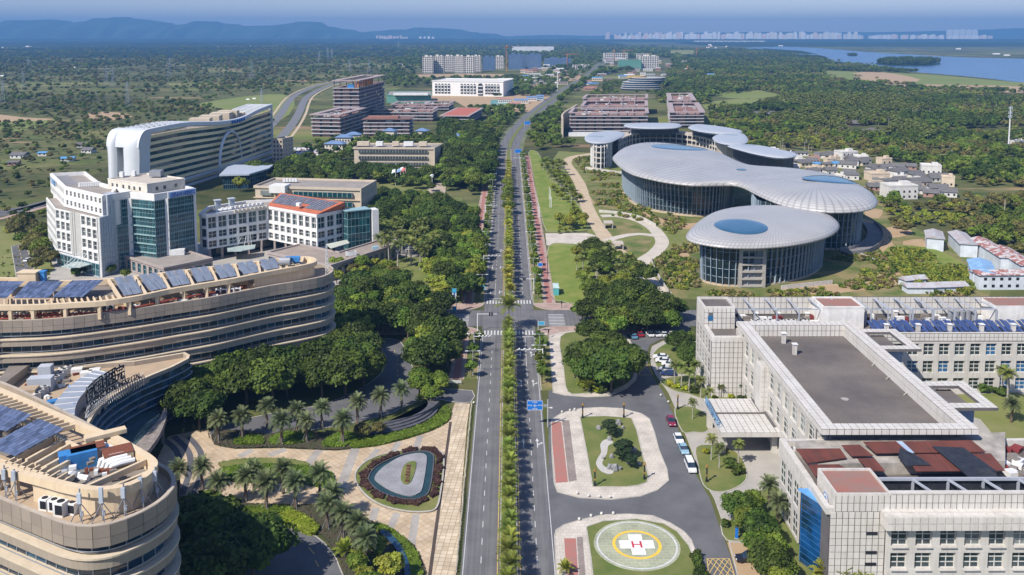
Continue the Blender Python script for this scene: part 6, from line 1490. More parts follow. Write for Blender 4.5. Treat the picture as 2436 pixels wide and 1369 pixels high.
# joined pair
D2=thing('round_roofed_hall','large twin-lobed shell roof hall with two big oval skylights','exhibition hall',(*G(1750,500),0))
o12=PG([(1458,371),(1461,382),(1478,398),(1505,413),(1547,424),(1589,432),(1644,438),(1700,437),(1741,437),(1769,444),(1791,456),(1825,472),(1866,486),(1922,497),(1977,502),(2033,501),(2074,494),(2088,482),(2085,468),(2060,450),(2019,430),(1963,412),(1894,401),(1838,397),(1790,394),(1760,385),(1727,369),(1686,357),(1616,346),(1561,341),(1519,343),(1483,353)],21)
def skel(px,py,hw,hh,h):x,y=G(px,py,h);return (x,y,abs(G(px+hw,py,h)[0]-x),abs(G(px,py-hh,h)[1]-G(px,py+hh,h)[1])/2)
s1_=skel(1613,346,66,9,25);s2_=skel(1973,428,56,15,24.5)
pebble(D2,o12,[G(1560,372,25),G(1940,440,24)],21.2,[3.8,-2.0,4.0],[(s1_[0],s1_[1]-5,s1_[2],s1_[3]*.85,-.30),(s2_[0],s2_[1],s2_[2]+1.5,s2_[3]*.72,-.42),(*G(1764,399,23.5),2.9,2.6,0)])
w1=PG([(1480,372),(1500,400),(1540,416),(1590,424),(1650,430),(1700,428),(1735,420),(1745,400),(1730,385),(1680,368),(1600,356),(1520,352)],20);w1=smooth(w1,3)
hallwall(D2,w1,offset(w1,2.2),19.2)
w2=PG([(1800,470),(1840,478),(1890,487),(1950,494),(2000,496),(2040,492),(2052,482),(2040,465),(2000,445),(1940,425),(1870,415),(1810,420),(1790,440)],20);w2=smooth(w2,3)
hallwall(D2,w2,offset(w2,2.0),19.2);base_ring(D2,offset(w1,2.2),3.0,.6,sandp);base_ring(D2,offset(w2,2.0),1.0,.8,creaml)
rampm=MB();rp=smooth([G(x,y) for x,y in ((2062,535),(2080,555),(2078,580),(2050,600),(2010,606))],4,False);strip(rampm,rp,7,1.0);Lf,Rt=ribbon(rp,3.5)
for i in range(len(rp)-1):rampm.bar((*Rt[i],1.2),(*Rt[i+1],1.2),.3,2.4);rampm.bar((*Lf[i],1.2),(*Lf[i+1],1.2),.3,2.4)
rampm.build('curved_ramp',M('ramp_grey',(0.22,0.21,0.21)),D2)
# ------------------------------------------------------------ ring-shaped college with white disc roofs
RC=thing('ring_college','curved unfinished college with white disc roofs and open galleries behind the halls','college building',(*G(1600,400),0))
discw=M('disc_roof_white',(0.40,0.42,0.44),rough=.35,spec=.5,var=.05);gal=M('gallery_concrete',(0.48,0.42,0.35),var=.12); 
def disc_roof(px,h,th=1.6,hole=None):
    P=smooth(PG(px,h),3);MB().prism(offset(P,.8),h-th,h-.4,m=0).build('roof_edge',fs,RC)
    m=MB();A=P;B_=offset(P,1.5);C_=offset(P,5);n=len(P)
    V=[(*p,h-.7) for p in A]+[(*p,h+.1) for p in B_]+[(*p,h+.6) for p in C_];Fs=[(i,(i+1) % n,n+(i+1) % n,n+i) for i in range(n)]+[(n+i,n+(i+1) % n,2*n+(i+1) % n,2*n+i) for i in range(n)]+[tuple(range(2*n,3*n))]
    if area(P)<0:Fs=[f[::-1] for f in Fs]
    m.mesh(V,Fs).build('disc_roof',discw,RC)
    if hole:x,y=G(hole[0],hole[1],h);r=hole[2];MB().prism([(x+r*cos(t*pi/8),y+r*.8*sin(t*pi/8)) for t in range(16)],h+.5,h+.75).build('roof_light',M('roof_light_grey',(0.30,0.33,0.36),rough=.3),RC)
    return P
d1=disc_roof([(1391,325),(1396,336),(1420,340),(1450,338),(1468,330),(1485,322),(1484,315),(1460,312),(1430,313),(1405,316)],20,hole=(1418,327,6))
disc_roof([(1484,296),(1495,302),(1540,305),(1600,304),(1621,299),(1615,294),(1570,293),(1510,293)],21)
disc_roof([(1637,303),(1660,311),(1710,317),(1755,315),(1766,311),(1735,304),(1690,298),(1650,296)],21)
disc_roof([(1695,325),(1705,337),(1735,343),(1775,339),(1778,326),(1765,317),(1720,316)],20,hole=(1737,323,6))
disc_roof([(1730,346),(1760,356),(1800,366),(1850,374),(1885,372),(1897,365),(1860,356),(1810,346),(1760,343)],20,hole=(1780,348,5))
# drums and galleries
dr=smooth(PG([(1406,336),(1410,345),(1432,348),(1452,342),(1455,332),(1440,326),(1418,327)],18),2)
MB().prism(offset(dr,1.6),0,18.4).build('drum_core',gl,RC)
for z in (0.6,4.6,8.6,12.6,16.6):MB().prism(dr,z,z+.7).build('floor_slab',gal,RC)
P_=resample(dr,4)
for p in P_:MB().box((*p,9.2),(.7,.7,18.4)).build('column',whitem,RC)
a=G(1430,398);MB().box((a[0],a[1]+1.8,7),(8.5,.6,12),.15).build('white_screen',whitem,RC)
gpth=smooth([G(x,y,0) for x,y in ((1452,372),(1480,358),(1530,350),(1590,350),(1650,356),(1700,368),(1745,385),(1800,402),(1850,412),(1885,415))],5,False)
Lf,Rt=ribbon(gpth,7)
for z in (4.0,8.2,12.4):
    m=MB()
    for i in range(len(gpth)-1):
        V=[(*Rt[i],z),(*Rt[i+1],z),(*Lf[i+1],z),(*Lf[i],z),(*Rt[i],z+1.3),(*Rt[i+1],z+1.3),(*Lf[i+1],z+1.3),(*Lf[i],z+1.3)]
        m.mesh(V,[(3,2,1,0),(4,5,6,7),(0,1,5,4),(2,3,7,6)])
    m.build('gallery_slab',gal,RC)
Lf2,Rt2=ribbon(gpth,5.2);m=MB()
for i in range(len(gpth)-1):m.mesh([(*Rt2[i],0),(*Rt2[i+1],0),(*Lf2[i+1],0),(*Lf2[i],0),(*Rt2[i],12.4),(*Rt2[i+1],12.4),(*Lf2[i+1],12.4),(*Lf2[i],12.4)],[(0,1,5,4),(2,3,7,6)])
m.build('inner_wall',creamw,RC)
Wr=Pieces(RC,'opening',240)
for i in range(len(gpth)-1):
    for k in range(2):
        c=lerp(Rt2[i],Rt2[i+1],.25+.5*k)
        for z in (2,6.6,10.8):Wr.add((*c,z),(2.2,.3,2.4),dirang(Rt2[i],Rt2[i+1]),dark)
Wr.flush()
P_=resample(Rt,6,False)
for p in P_:MB().box((*p,7),(.5,.5,14)).build('column',whitem,RC)
for (x,y) in ((1500,330),(1560,322),(1600,320),(1700,322),(1760,335),(1850,385),(1800,376),(1760,362),(1880,388)):a=G(x,y,10);MB().box((*a,9.5),(.8,.8,19)).build('column',whitem,RC)
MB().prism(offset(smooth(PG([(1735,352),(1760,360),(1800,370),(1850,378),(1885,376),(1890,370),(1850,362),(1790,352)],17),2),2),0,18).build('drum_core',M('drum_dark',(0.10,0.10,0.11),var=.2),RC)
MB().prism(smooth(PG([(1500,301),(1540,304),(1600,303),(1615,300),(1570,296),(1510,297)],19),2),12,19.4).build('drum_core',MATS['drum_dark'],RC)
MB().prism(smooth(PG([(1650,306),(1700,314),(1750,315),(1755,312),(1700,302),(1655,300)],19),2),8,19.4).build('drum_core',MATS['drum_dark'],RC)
MB().prism(smooth(PG([(1705,330),(1715,338),(1745,341),(1768,335),(1768,326),(1740,320),(1715,322)],18.5),2),0,18.8).build('drum_core',gal,RC)
# ------------------------------------------------------------ brown and grey office blocks
brown=M('brown_brick',(0.21,0.125,0.105),col2=(0.15,0.09,0.08),scale=.1);slabw=M('grey_white_slab',(0.42,0.42,0.43),var=.08);pinkf=M('pink_grey_fascia',(0.36,0.29,0.28),var=.12);bdark=M('deep_shadow_glass',(0.03,0.035,0.045),rough=.2,var=.3);terr=M('terracotta_deck',(0.30,0.15,0.12),col2=(0.24,0.17,0.15),scale=.1)  # bdark: near-black glass for the recessed core walls
def banded(name,label,cat,fl,fr,br,h,nf,wall=brown,slab=slabw,group=None,frame=0,over=1.2,cols=9,topgap=1,roof=terr,clutter=True,red=None):
    a,b,c=G(*fl,h),G(*fr,h),G(*br,h);d=(a[0]+c[0]-b[0],a[1]+c[1]-b[1]);P=[a,b,c,d];T=thing(name,label,cat,((a[0]+c[0])/2,(a[1]+c[1])/2,0),group)
    fh=h/(nf+topgap);top=nf*fh
    MB().prism(offset(P,1.5+over),0,top,m=0,mtop=1).build('core_wall',[bdark,roof],T)
    for k in range(nf):MB().prism(offset(P,over*.5),fh*(k+1)-.9,fh*(k+1)-.1,m=0).build('floor_slab',slab,T)
    S=Pieces(T,'brick_panel',200)
    for (p,q) in ((a,b),(b,c),(d,a)):
        dd,nn_,L,an=wallfr(p,q);nc=max(2,int(L/9)) if cols is None else (cols if (p,q)==(a,b) else max(2,int(L/(hypot(b[0]-a[0],b[1]-a[1])/cols))))
        for i in range(nc):
            for k in range(nf):
                if random.random()<(.12 if wall==brown else .75):continue
                u=(i+.5)/nc;S.add((p[0]+dd.x*L*u-nn_.x*(1.1+over),p[1]+dd.y*L*u-nn_.y*(1.1+over),fh*k+fh*.42),(L/nc*.78,.5,fh*.72),an,wall)
    S.flush()
    if frame:
        MB().ring(offset(P,-over*.3),offset(P,frame),h-1.0,h,m=0).build('roof_frame',pinkf,T);dd,nn_,L,an=wallfr(a,b)
        for i in range(1,max(2,int(L/14))):u=i/max(2,int(L/14));MB().bar((*lerp(a,b,u),h-.6),(*lerp(d,c,u),h-.6),.8,.7).build('roof_beam',pinkf,T)
        for (p,q) in ((a,b),(b,c),(d,a)):
            for u in (.02,.25,.5,.75,.98):t=lerp(p,q,u);cc_=(sum(x[0] for x in P)/4,sum(x[1] for x in P)/4);t=lerp(t,cc_,.06);MB().box((*t,(top+h-1)/2),(.7,.7,h-1-top)).build('post',brown,T)
    if red:MB().prism(offset(P,2.5),h-.4,h-.05).build('red_deck',red,T)
    if clutter:
        m=MB()
        for i in range(14):q=lerp(lerp(a,b,random.uniform(.1,.9)),lerp(d,c,random.uniform(.1,.9)),random.uniform(.1,.9));m.box((*q,top+random.uniform(.5,1.5)),(random.uniform(2,8),random.uniform(2,5),random.uniform(1,3)),random.uniform(-.1,.1),random.choice((0,1,1,2)))
        o=m.build('roof_clutter',[slabw,roof,whitem],T);o['kind']='stuff'
    return T,P
orng=M('orange_screen',(0.50,0.22,0.07),var=.15)
T,P=banded('office_tower','tall brown brick office tower with orange screens under its open roof','office tower',(789,191.8),(854.4,191.8),(918,178.5),49,10,frame=7,topgap=2.0,cols=3)
for k in range(9):a=lerp(P[0],P[1],.98) if k<4 else lerp(P[1],P[2],.12+.09*(k-4));a=lerp(P[1],P[2],.02+.055*k);MB().box((a[0]-1.8,a[1]+1,44.3),(1.0,4.2,7),.1*k).build('orange_screen',orng,T)
MB().box((P[0][0]+20,P[0][1]+4,42.5),(7,4,4)).build('blue_box',bluem,T)
banded('brown_office','brown brick office block with white ledges and open framed roof left of centre','office building',(737,272),(810,273),(872,256.5),22.2,5,frame=6,cols=3)
T,P=banded('brown_office','brown brick office block with five white ledges behind the cream office','office building',(862,283),(974.5,283),(986,277),17.5,4,frame=0,over=.8,cols=6,roof=terr)
MB().box((*lerp(P[0],P[2],.4),17.2),(30,12,4)).build('brick_penthouse',M('terracotta_brick',(0.30,0.15,0.11),var=.1),T);MB().prism(offset(P,-.6),16.6,17.3,m=0).build('brick_cornice',brown,T)
T,P=banded('brown_office','long low brown office with planted terraces behind the brick block','office building',(884,260),(1031,261),(1044,254),14,3,frame=3,cols=8)
banded('brown_office','farthest low brown office with rooftop garden before the green netted site','office building',(929,248),(1069,247),(1082,240),10,2,frame=3,cols=8)
banded('canteen','low hall with bright red flat roof and grey rim','low building',(1046,275),(1116,276),(1150,257),11,2,frame=2.5,cols=4,red=M('bright_red_deck',(0.42,0.13,0.09),var=.08),clutter=False)
MB_=thing('folded_roof_hall','low pavilion with folded faded pink roof among trees','low building',(*G(1105,320),0))
q=[(*G(1059,303,6),6),(*G(1144,315,6),6),(*G(1105,298,9),9),(*G(1070,299,8),8)];MB().mesh(q+[(x,y,0) for x,y,z in q],[(0,1,2,3),(0,4,5,1),(3,7,4,0)]).build('folded_roof',M('faded_pink_roof',(0.40,0.24,0.21),var=.12),MB_)
for i,(fl,fr,br) in enumerate((((1353,267.7),(1543,267.7),(1541,256)),((1381,252),(1541,251),(1540,239)),((1385,234),(1541,233),(1541,224)))):
    banded('grey_office',['nearest grey banded office with open pink roof frame, right of the avenue','middle grey banded office of three, right of the avenue','rearmost grey banded office of three, right of the avenue'][i],'office building',fl,fr,br,21.8-i*.3,5,wall=brown,frame=3.2,cols=9)
m=thing('curved_screen_wall','tall curved cream wall at the left end of the grey offices','wall',(*G(1345,320),0));pth=smooth([G(x,y,0) for x,y in ((1338,327),(1337,318),(1345,308),(1362,296),(1372,288))],4,False);Lf,Rt=ribbon(pth,.8);mm=MB()
for i in range(len(pth)-1):mm.mesh([(*Rt[i],0),(*Rt[i+1],0),(*Lf[i+1],0),(*Lf[i],0),(*Rt[i],19),(*Rt[i+1],19),(*Lf[i+1],19),(*Lf[i],19)],[(4,5,6,7),(0,1,5,4),(2,3,7,6),(0,4,7,3)])
mm.build('wall_panel',creamw,m)
MB().box((*G(1440,320,2),2),(72,6,3.6)).build('white_base',whitem,m)
banded('grey_office','nearer brown office with square open roof frame on the right','office building',(1592,267),(1677,266.5),(1662,244),17,4,frame=6,cols=4)
banded('grey_office','farther brown office with square open roof frame on the right','office building',(1589,239),(1656,238),(1645,221),17,4,frame=6,cols=4)
# villas with blue roofs
bluer=M('blue_tile_roof',(0.16,0.25,0.40),col2=(0.12,0.19,0.32),scale=.5,rough=.6)
def hiproof(m,x,y,w_,d_,z,h,an=0,mi=0,ov=1.0):
    R=lambda a,b:(x+a*cos(an)-b*sin(an),y+a*sin(an)+b*cos(an));W_,D_=w_/2+ov,d_/2+ov;r=max(0,W_-D_)
    V=[(*R(-W_,-D_),z),(*R(W_,-D_),z),(*R(W_,D_),z),(*R(-W_,D_),z),(*R(-r,0),z+h),(*R(r,0),z+h)]
    m.mesh(V,[(0,1,5,4),(1,2,5),(2,3,4,5),(3,0,4),(3,2,1,0)],mi)
def gableroof(m,x,y,w_,d_,z,h,an=0,mi=0,ov=.6):
    R=lambda a,b:(x+a*cos(an)-b*sin(an),y+a*sin(an)+b*cos(an));W_,D_=w_/2+ov,d_/2+ov
    V=[(*R(-W_,-D_),z),(*R(W_,-D_),z),(*R(W_,D_),z),(*R(-W_,D_),z),(*R(-W_,0),z+h),(*R(W_,0),z+h)]
    m.mesh(V,[(0,1,5,4),(2,3,4,5),(1,2,5),(3,0,4),(3,2,1,0)],mi)
villa=M('villa_cream',(0.58,0.53,0.45),var=.1)
for i,(x,y,w_,h_) in enumerate(((794,364,26,7),(815,350,22,8),(838,346,20,9),(925,336,18,9),(1003,336,18,9),(1078,350,24,9),(1065,365,16,7),(1090,370,18,6))):
    X,Y=G(x,y);X,Y=X,Y+8;T=thing('villa','%s villa from the left with cream walls and a blue tiled roof' % nth(i),'house',(X,Y,0),'blue roofed villas round the cream office');an=random.uniform(-.2,.2)
    MB().box((X,Y,h_/2),(w_*.62,9,h_),an).build('wall',villa,T);m=MB();hiproof(m,X,Y,w_*.62,9,h_,2.4,an);m.build('roof',bluer,T)
    for k in range(5):
        for z in (2.0,5.2):u=(k-2)*w_*.115;MB().box((X+u*cos(an)+4.55*sin(an),Y+u*sin(an)-4.55*cos(an),z),(1.1,.15,1.5),an).build('window',gl,T)
# white arcade building
T,P=block('arcade_building','long white arcaded building with tall arched windows beyond the brown offices','public building',(1027,192),(1198,194),(1222,188),24.5,M('bright_white',(0.72,0.71,0.68),var=.04),M('pale_roof2',(0.62,0.60,0.56)))
d,n_,L,an=wallfr(P[0],P[1])
def archwin(T,u,w_,z0,z1,base=P,d=d,n_=n_,an=an):
    m=MB();pts=[(-w_/2,z0),(w_/2,z0)]+[(w_/2*cos(t*pi/6),z1+w_/2*sin(t*pi/6)) for t in range(7)]
    m.face([(base[0][0]+d.x*(u+a)+n_.x*.12,base[0][1]+d.y*(u+a)+n_.y*.12,z) for a,z in pts]);f=[(base[0][0]+d.x*(u+a)-n_.x*.4,base[0][1]+d.y*(u+a)-n_.y*.4,z) for a,z in pts]
    m.face(f[::-1]);k=len(pts)
    for i in range(k):m.f.append((i,k+i if False else i,(i+1) % k)) if False else None
    o=m.build('arched_window',wing_g,T)
    mm=MB()
    for z in np.linspace(z0+3,z1-1,3):mm.box((base[0][0]+d.x*u+n_.x*.3,base[0][1]+d.y*u+n_.y*.3,z),(w_,.3,1.2),an)
    mm.build('window_band',MATS['bright_white'],o)
for u in (.06,.105,.15,.195,.24,.42,.465,.51,.555,.60,.76,.80,.84,.88,.925):archwin(T,L*u,3.6,4,18)
archwin(T,L*.68,8,1.5,17)
ext=G(1222,190,22);MB().box((ext[0]-4,ext[1],11),(3,3,22)).box((ext[0]-14,ext[1]-6,23),(26,16,2.5)).build('end_arcade',MATS['bright_white'],T)
# round glass office
T=thing('round_glass_office','round glass office with stacked white rings on the right of the far avenue','office building',(*G(1527,216),0));c0=G(1527,214)
for k in range(6):
    r_=38-k*1.2;ox=k*2.0*(1 if k>3 else 0);P_=[(c0[0]+ox+r_*cos(t*pi/16)*1.0,c0[1]+r_*.7*sin(t*pi/16)) for t in range(32)];MB().prism(offset(P_,1.5),k*3.7,k*3.7+2.6).build('glass_ring',glb,T);MB().prism(P_,k*3.7+2.6,k*3.7+3.7).build('white_ring',slabw,T)
P_=[(c0[0]-10+18*cos(t*pi/8),c0[1]+10*sin(t*pi/8)) for t in range(16)];MB().prism(P_,22,25).build('yellow_cap',M('ochre_cap',(0.42,0.30,0.12)),T)
# green netted and other far blocks
net=M('green_net',(0.10,0.26,0.20),col2=(0.16,0.33,0.26),scale=.06,streak=.2);bnet=M('blue_net',(0.085,0.14,0.25),col2=(0.13,0.19,0.29),scale=.03,streak=.2)
T,P=block('netted_site','low building site wrapped in green netting beside the white arcade','building site',(918,226),(1027,226),(1027,217),12,net,concr)
MB().box((*lerp(P[0],P[1],.55),13),(50,10,3)).build('white_cabins',whitem,T)
def tower(px,yb,wpx,hpx,mat,label,group,name='apartment_block',dm=.6,rows=10,cols=5,cranes=False,win=dark,top=True):
    s=(yb-80)/100;X,Y=G(px,yb);W_=wpx/s;H=hpx/s;T=thing(name,label,'apartment block',(X,Y,0),group);D_=W_*dm
    MB().prism(rectp(X-W_/2+.6,X+W_/2-.6,Y+.6,Y+D_),0,H-.5).build('core_wall',mat,T);mb=MB();Wb=Pieces(T,'window',0)
    facade(mb,Wb,(X-W_/2,Y),(X+W_/2,Y),0,H,cols,rows,.35,.35,.6,glass=win);facade(mb,Wb,(X+W_/2,Y),(X+W_/2,Y+D_),0,H,max(2,int(cols*dm)),rows,.4,.35,.6,glass=win);facade(mb,Wb,(X-W_/2,Y+D_),(X-W_/2,Y),0,H,max(2,int(cols*dm)),rows,.4,.35,.6,glass=win);mb.build('wall',mat,T);Wb.flush()
    if top:MB().box((X-W_*.15,Y+D_/2,H+1.5),(W_*.3,D_*.4,4)).box((X+W_*.25,Y+D_/2,H+1),(W_*.2,D_*.3,3)).build('roof_hut',mat,T)
    return X,Y,W_,H
aw=M('apartment_white',(0.60,0.57,0.52),var=.08)
for i,(x,yb,w_,h_,mt) in enumerate(((1018,175,26,40,aw),(1044,174,24,40,aw),(1068,172,24,38,aw),(1092,175,24,41,aw),(1117,175,24,40,aw),(1135,172,20,38,aw),(1163,168,30,32,bnet),(1188,165,22,30,aw),(1226,166,34,36,bnet),(1249,164,22,32,bnet),(1272,166,32,36,bnet))):
    tower(x,yb,w_,h_,mt,('%s apartment block from the left in the white cluster under construction' if mt is aw else '%s block of the cluster from the left, wrapped in blue netting') % nth(i),'apartment blocks under construction',rows=9,cols=5,win=dark if mt is aw else bnet)
for i,(x,yb,w_,h_,mt,lb) in enumerate(((1328,160,64,20,bnet,'low wide building site in blue netting right of the apartments'),(1466,142,56,15,aw,'grey slab building far right of the avenue'),(1500,165,52,22,net,'far block wrapped in green netting'),(1545,164,44,30,aw,'pale concrete frame beside the green netted block'),(1530,140,30,12,aw,'small pale block behind the green netted site'),(1626,138,50,18,M('yellow_green_net',(0.30,0.32,0.16)),'far low block in yellow green netting by the lake'),(1268,128,100,16,M('far_white',(0.66,0.66,0.66)),'long white hall on the far plain behind the cranes'),(1380,165,34,10,aw,'small white building at the far bend of the avenue'),(1155,160,10,8,aw,'tiny white hut left of the far apartments'),(957,157,20,6,aw,'small white farm building on the far plain'))):
    tower(x,yb,w_,h_,mt,lb,None,'far_building',rows=max(2,int(h_/4)),cols=max(4,int(w_/5)),win=dark if mt is aw else mt,top=i in (0,3))
for x,y,w_,h_,mt in ((1200,245,30,9,aw),(1240,246,34,8,aw),(1225,252,26,6,aw),(1265,240,24,8,aw),(1285,238,16,9,M('pale_blue_cabin',(0.30,0.42,0.55)))):
    X,Y=G(x,y);s=(y-80)/100;T=thing('site_office','%s site office cabin beside the green pond' % {1200:'red roofed left',1240:'central',1225:'nearest low red roofed',1265:'right',1285:'pale blue'}[x],'cabin',(X,Y,0),'site offices by the green pond');MB().box((X,Y,h_/s/2),(w_/s,12,h_/s)).build('wall',mt,T);m=MB();gableroof(m,X,Y,w_/s,12,h_/s,2);m.build('roof',M('cabin_roof_red',(0.38,0.20,0.17)) if x in (1200,1225) else bluer,T)
    for k in range(6):MB().box((X+(k-2.5)*w_/s/6.5,Y-6.05,h_/s*.5),(w_/s*.09,.15,1.6)).build('window',dark,T)
o=sheet('pond',PG([(1168,238),(1215,237),(1222,246),(1200,250),(1166,249)]),0.08,M('green_water',(0.10,0.28,0.24),rough=.3,var=.1))
# cranes
for i,(x,y,h_) in enumerate(((1205,172,66),(1349,160,34),(1461,142,24),(1484,142,24),(1541,160,34),(1657,140,26),(1636,172,14))):
    s=(y-80)/100;X,Y=G(x,y);H=h_/s*.95;T=thing('tower_crane','%s tower crane from the left, orange and slender' % nth(i) if i else 'tall orange tower crane beside the blue netted blocks','crane',(X,Y,0),'tower cranes')
    w_=max(2.2,2.6/s*.5);m=MB();[m.bar((X+a*w_/2,Y+b*w_/2,0),(X+a*w_/2,Y+b*w_/2,H),w_*.28) for a in (-1,1) for b in (-1,1)]
    for k in range(int(H/6)):m.bar((X-w_/2,Y-w_/2,k*6),(X+w_/2,Y-w_/2,k*6+6),w_*.2)
    m.build('mast',M('crane_orange',(0.50,0.20,0.06)),T);a=random.uniform(-.5,.5)+(0 if i % 2 else 1.3);MB().bar((X-12*cos(a),Y-12*sin(a),H*.93),(X+42*cos(a),Y+42*sin(a),H*.93),1.6).bar((X,Y,H*.93),(X,Y,H+2),1.6).bar((X,Y,H+2),(X+30*cos(a),Y+30*sin(a),H*.94),.6).build('jib',MATS['crane_orange'],T)
# ------------------------------------------------------------ woods as scattered stuff
def lowtree(R,H,zc,n,leaf,mat,seed,nb=5):
    me=crown('far_crown',R,H,zc,nb,n,leaf,mat,seed,.8);return me
def scatter(name,label,temps,X,Y,S,Z=None):
    V=[];Fs=[];T=[];tid=[];MI=[];mats=[]
    for k,me in enumerate(temps):
        i=len(V);nv=len(me.vertices);co=np.zeros(nv*3);me.vertices.foreach_get('co',co);V+=co.reshape(-1,3).tolist();a=np.zeros(nv)
        if 'tone' in me.attributes:me.attributes['tone'].data.foreach_get('value',a)
        T+=a.tolist();tid+=[k]*nv
        mi0=len(mats);mats+=list(me.materials)
        for p in me.polygons:Fs.append([v+i for v in p.vertices]);MI.append(mi0+p.material_index)
    n0=len(V);N_=len(X);V+=np.stack([X,Y,np.zeros(N_) if Z is None else Z],1).tolist();T+=[0.0]*N_;tid+=[-1]*N_
    me=bpy.data.meshes.new(name);me.from_pydata(V,[],Fs)
    for m in mats:me.materials.append(m)
    me.polygons.foreach_set('material_index',MI)
    for nm,ty,val in (('tone','FLOAT',T),('tid','INT',tid),('scl','FLOAT',[1.0]*n0+list(S)),('rot','FLOAT',[0.0]*n0+list(RNG.uniform(0,6.28,N_))),('idx','INT',[0]*n0+list(RNG.integers(0,len(temps),N_).tolist()))):
        a=me.attributes.new(nm,ty,'POINT');a.data.foreach_set('value',val)
    me.update();o=bpy.data.objects.new(name,me);COL.objects.link(o);o['kind']='stuff';o['label']=label
    g=bpy.data.node_groups.new(name,'GeometryNodeTree');g.interface.new_socket('Geometry',in_out='INPUT',socket_type='NodeSocketGeometry');g.interface.new_socket('Geometry',in_out='OUTPUT',socket_type='NodeSocketGeometry')
    N=g.nodes;L=g.links;gi=N.new('NodeGroupInput');go=N.new('NodeGroupOutput')
    def attr(nm,dt):
        a=N.new('GeometryNodeInputNamedAttribute');a.data_type=dt;a.inputs['Name'].default_value=nm;return a.outputs['Attribute']
    def sep(k):
        c=N.new('FunctionNodeCompare');c.data_type='INT';c.operation='EQUAL'
        ia=[s for s in c.inputs if s.type=='INT'];L.new(attr('tid','INT'),ia[0]);ia[1].default_value=k
        s=N.new('GeometryNodeSeparateGeometry');s.domain='POINT';L.new(gi.outputs[0],s.inputs[0]);L.new(c.outputs[0],s.inputs[1]);return s.outputs[0]
    j=N.new('GeometryNodeJoinGeometry')
    for k in range(len(temps)):
        t=N.new('GeometryNodeGeometryToInstance');L.new(sep(k),t.inputs[0]);L.new(t.outputs[0],j.inputs[0])
    mp=N.new('GeometryNodeMeshToPoints');L.new(sep(-1),mp.inputs[0])
    ip=N.new('GeometryNodeInstanceOnPoints');L.new(mp.outputs[0],ip.inputs['Points']);L.new(j.outputs[0],ip.inputs['Instance']);ip.inputs['Pick Instance'].default_value=True
    L.new(attr('idx','INT'),ip.inputs['Instance Index']);cx=N.new('ShaderNodeCombineXYZ');L.new(attr('rot','FLOAT'),cx.inputs[2]);L.new(cx.outputs[0],ip.inputs['Rotation'])
    L.new(attr('scl','FLOAT'),ip.inputs['Scale']);L.new(ip.outputs[0],go.inputs[0])
    md=o.modifiers.new('scatter','NODES');md.node_group=g;return o
EXC=[]
def exc(px):EXC.append(PG(px))
for q in ([(-200,780),(-200,660),(0,650),(740,600),(960,575),(960,640),(820,640),(830,900),(400,1100),(-200,1500)],[(100,560),(130,700),(560,690),(960,640),(940,560),(640,560),(500,560)],
          [(250,440),(640,480),(640,395),(650,370),(240,415)],[(600,520),(905,530),(905,480),(600,480)],[(830,425),(1060,425),(1062,385),(835,385)],[(1420,450),(1480,540),(1640,690),(1960,700),(2110,600),(2100,540),(1900,440),(1500,400)],
          [(1400,410),(1900,430),(1900,380),(1500,330),(1400,340)],[(1330,340),(1560,345),(1690,330),(1690,250),(1540,245),(1400,250),(1330,300)],[(735,335),(1000,335),(1160,330),(1160,275),(1090,255),(940,250),(920,275),(735,300)],
          [(915,235),(1230,232),(1330,232),(1330,262),(1100,262),(915,245)],[(990,190),(1300,186),(1300,166),(990,166)],[(1460,222),(1590,222),(1590,210),(1460,210)],[(1640,760),(1640,1440),(2600,1440),(2600,760)],
          [(640,340),(720,340),(760,220),(800,205),(790,195),(690,215),(650,290)],[(1800,395),(1830,362),(1900,362),(2060,372),(2130,388),(2290,420),(2295,462),(2200,500),(2070,472),(1950,430)],[(1780,285),(1900,285),(1900,268),(1780,268)],[(1950,168),(2190,176),(2420,196),(2700,208),(2700,222),(2300,214),(1980,190)],[(1690,262),(1690,232),(1800,215),(1900,235),(1790,262)],[(2010,330),(2120,330),(2120,300),(2010,300)],[(1430,170),(1600,170),(1600,140),(1430,140)],[(1740,118),(1960,112),(2700,140),(2700,208),(2436,199),(2200,178),(1930,140)],
          [(2030,175),(2100,172),(2190,190),(2120,200),(2060,196)],[(2275,228),(2480,226),(2480,238),(2330,240)],[(2080,203),(2480,210),(2480,220),(2100,212)],[(-50,268),(60,280),(130,284),(0,290)],[(480,245),(640,225),(700,235),(660,290),(520,262)],[(2180,540),(2250,545),(2480,640),(2480,760),(2200,760),(2100,620)]):exc(q)
def keep(X,Y,avoid_road=True):
    k=np.ones(X.shape,bool)
    for p in EXC:k&=~inside(p,X,Y)
    rx=np.interp(Y,[p[1] for p in CL],[p[0] for p in CL]);k&=(np.abs(X-rx)>14)|(Y>2900)
    return k
def vnoise(X,Y,s,seed=0):
    r=np.random.default_rng(seed);g=r.random((64,64));x=(X/s) % 63;y=(Y/s) % 63;xi=x.astype(int);yi=y.astype(int);fx=x-xi;fy=y-yi;fx=fx*fx*(3-2*fx);fy=fy*fy*(3-2*fy);x2=(xi+1) % 64;y2=(yi+1) % 64
    return (g[xi,yi]*(1-fx)+g[x2,yi]*fx)*(1-fy)+(g[xi,y2]*(1-fx)+g[x2,y2]*fx)*fy
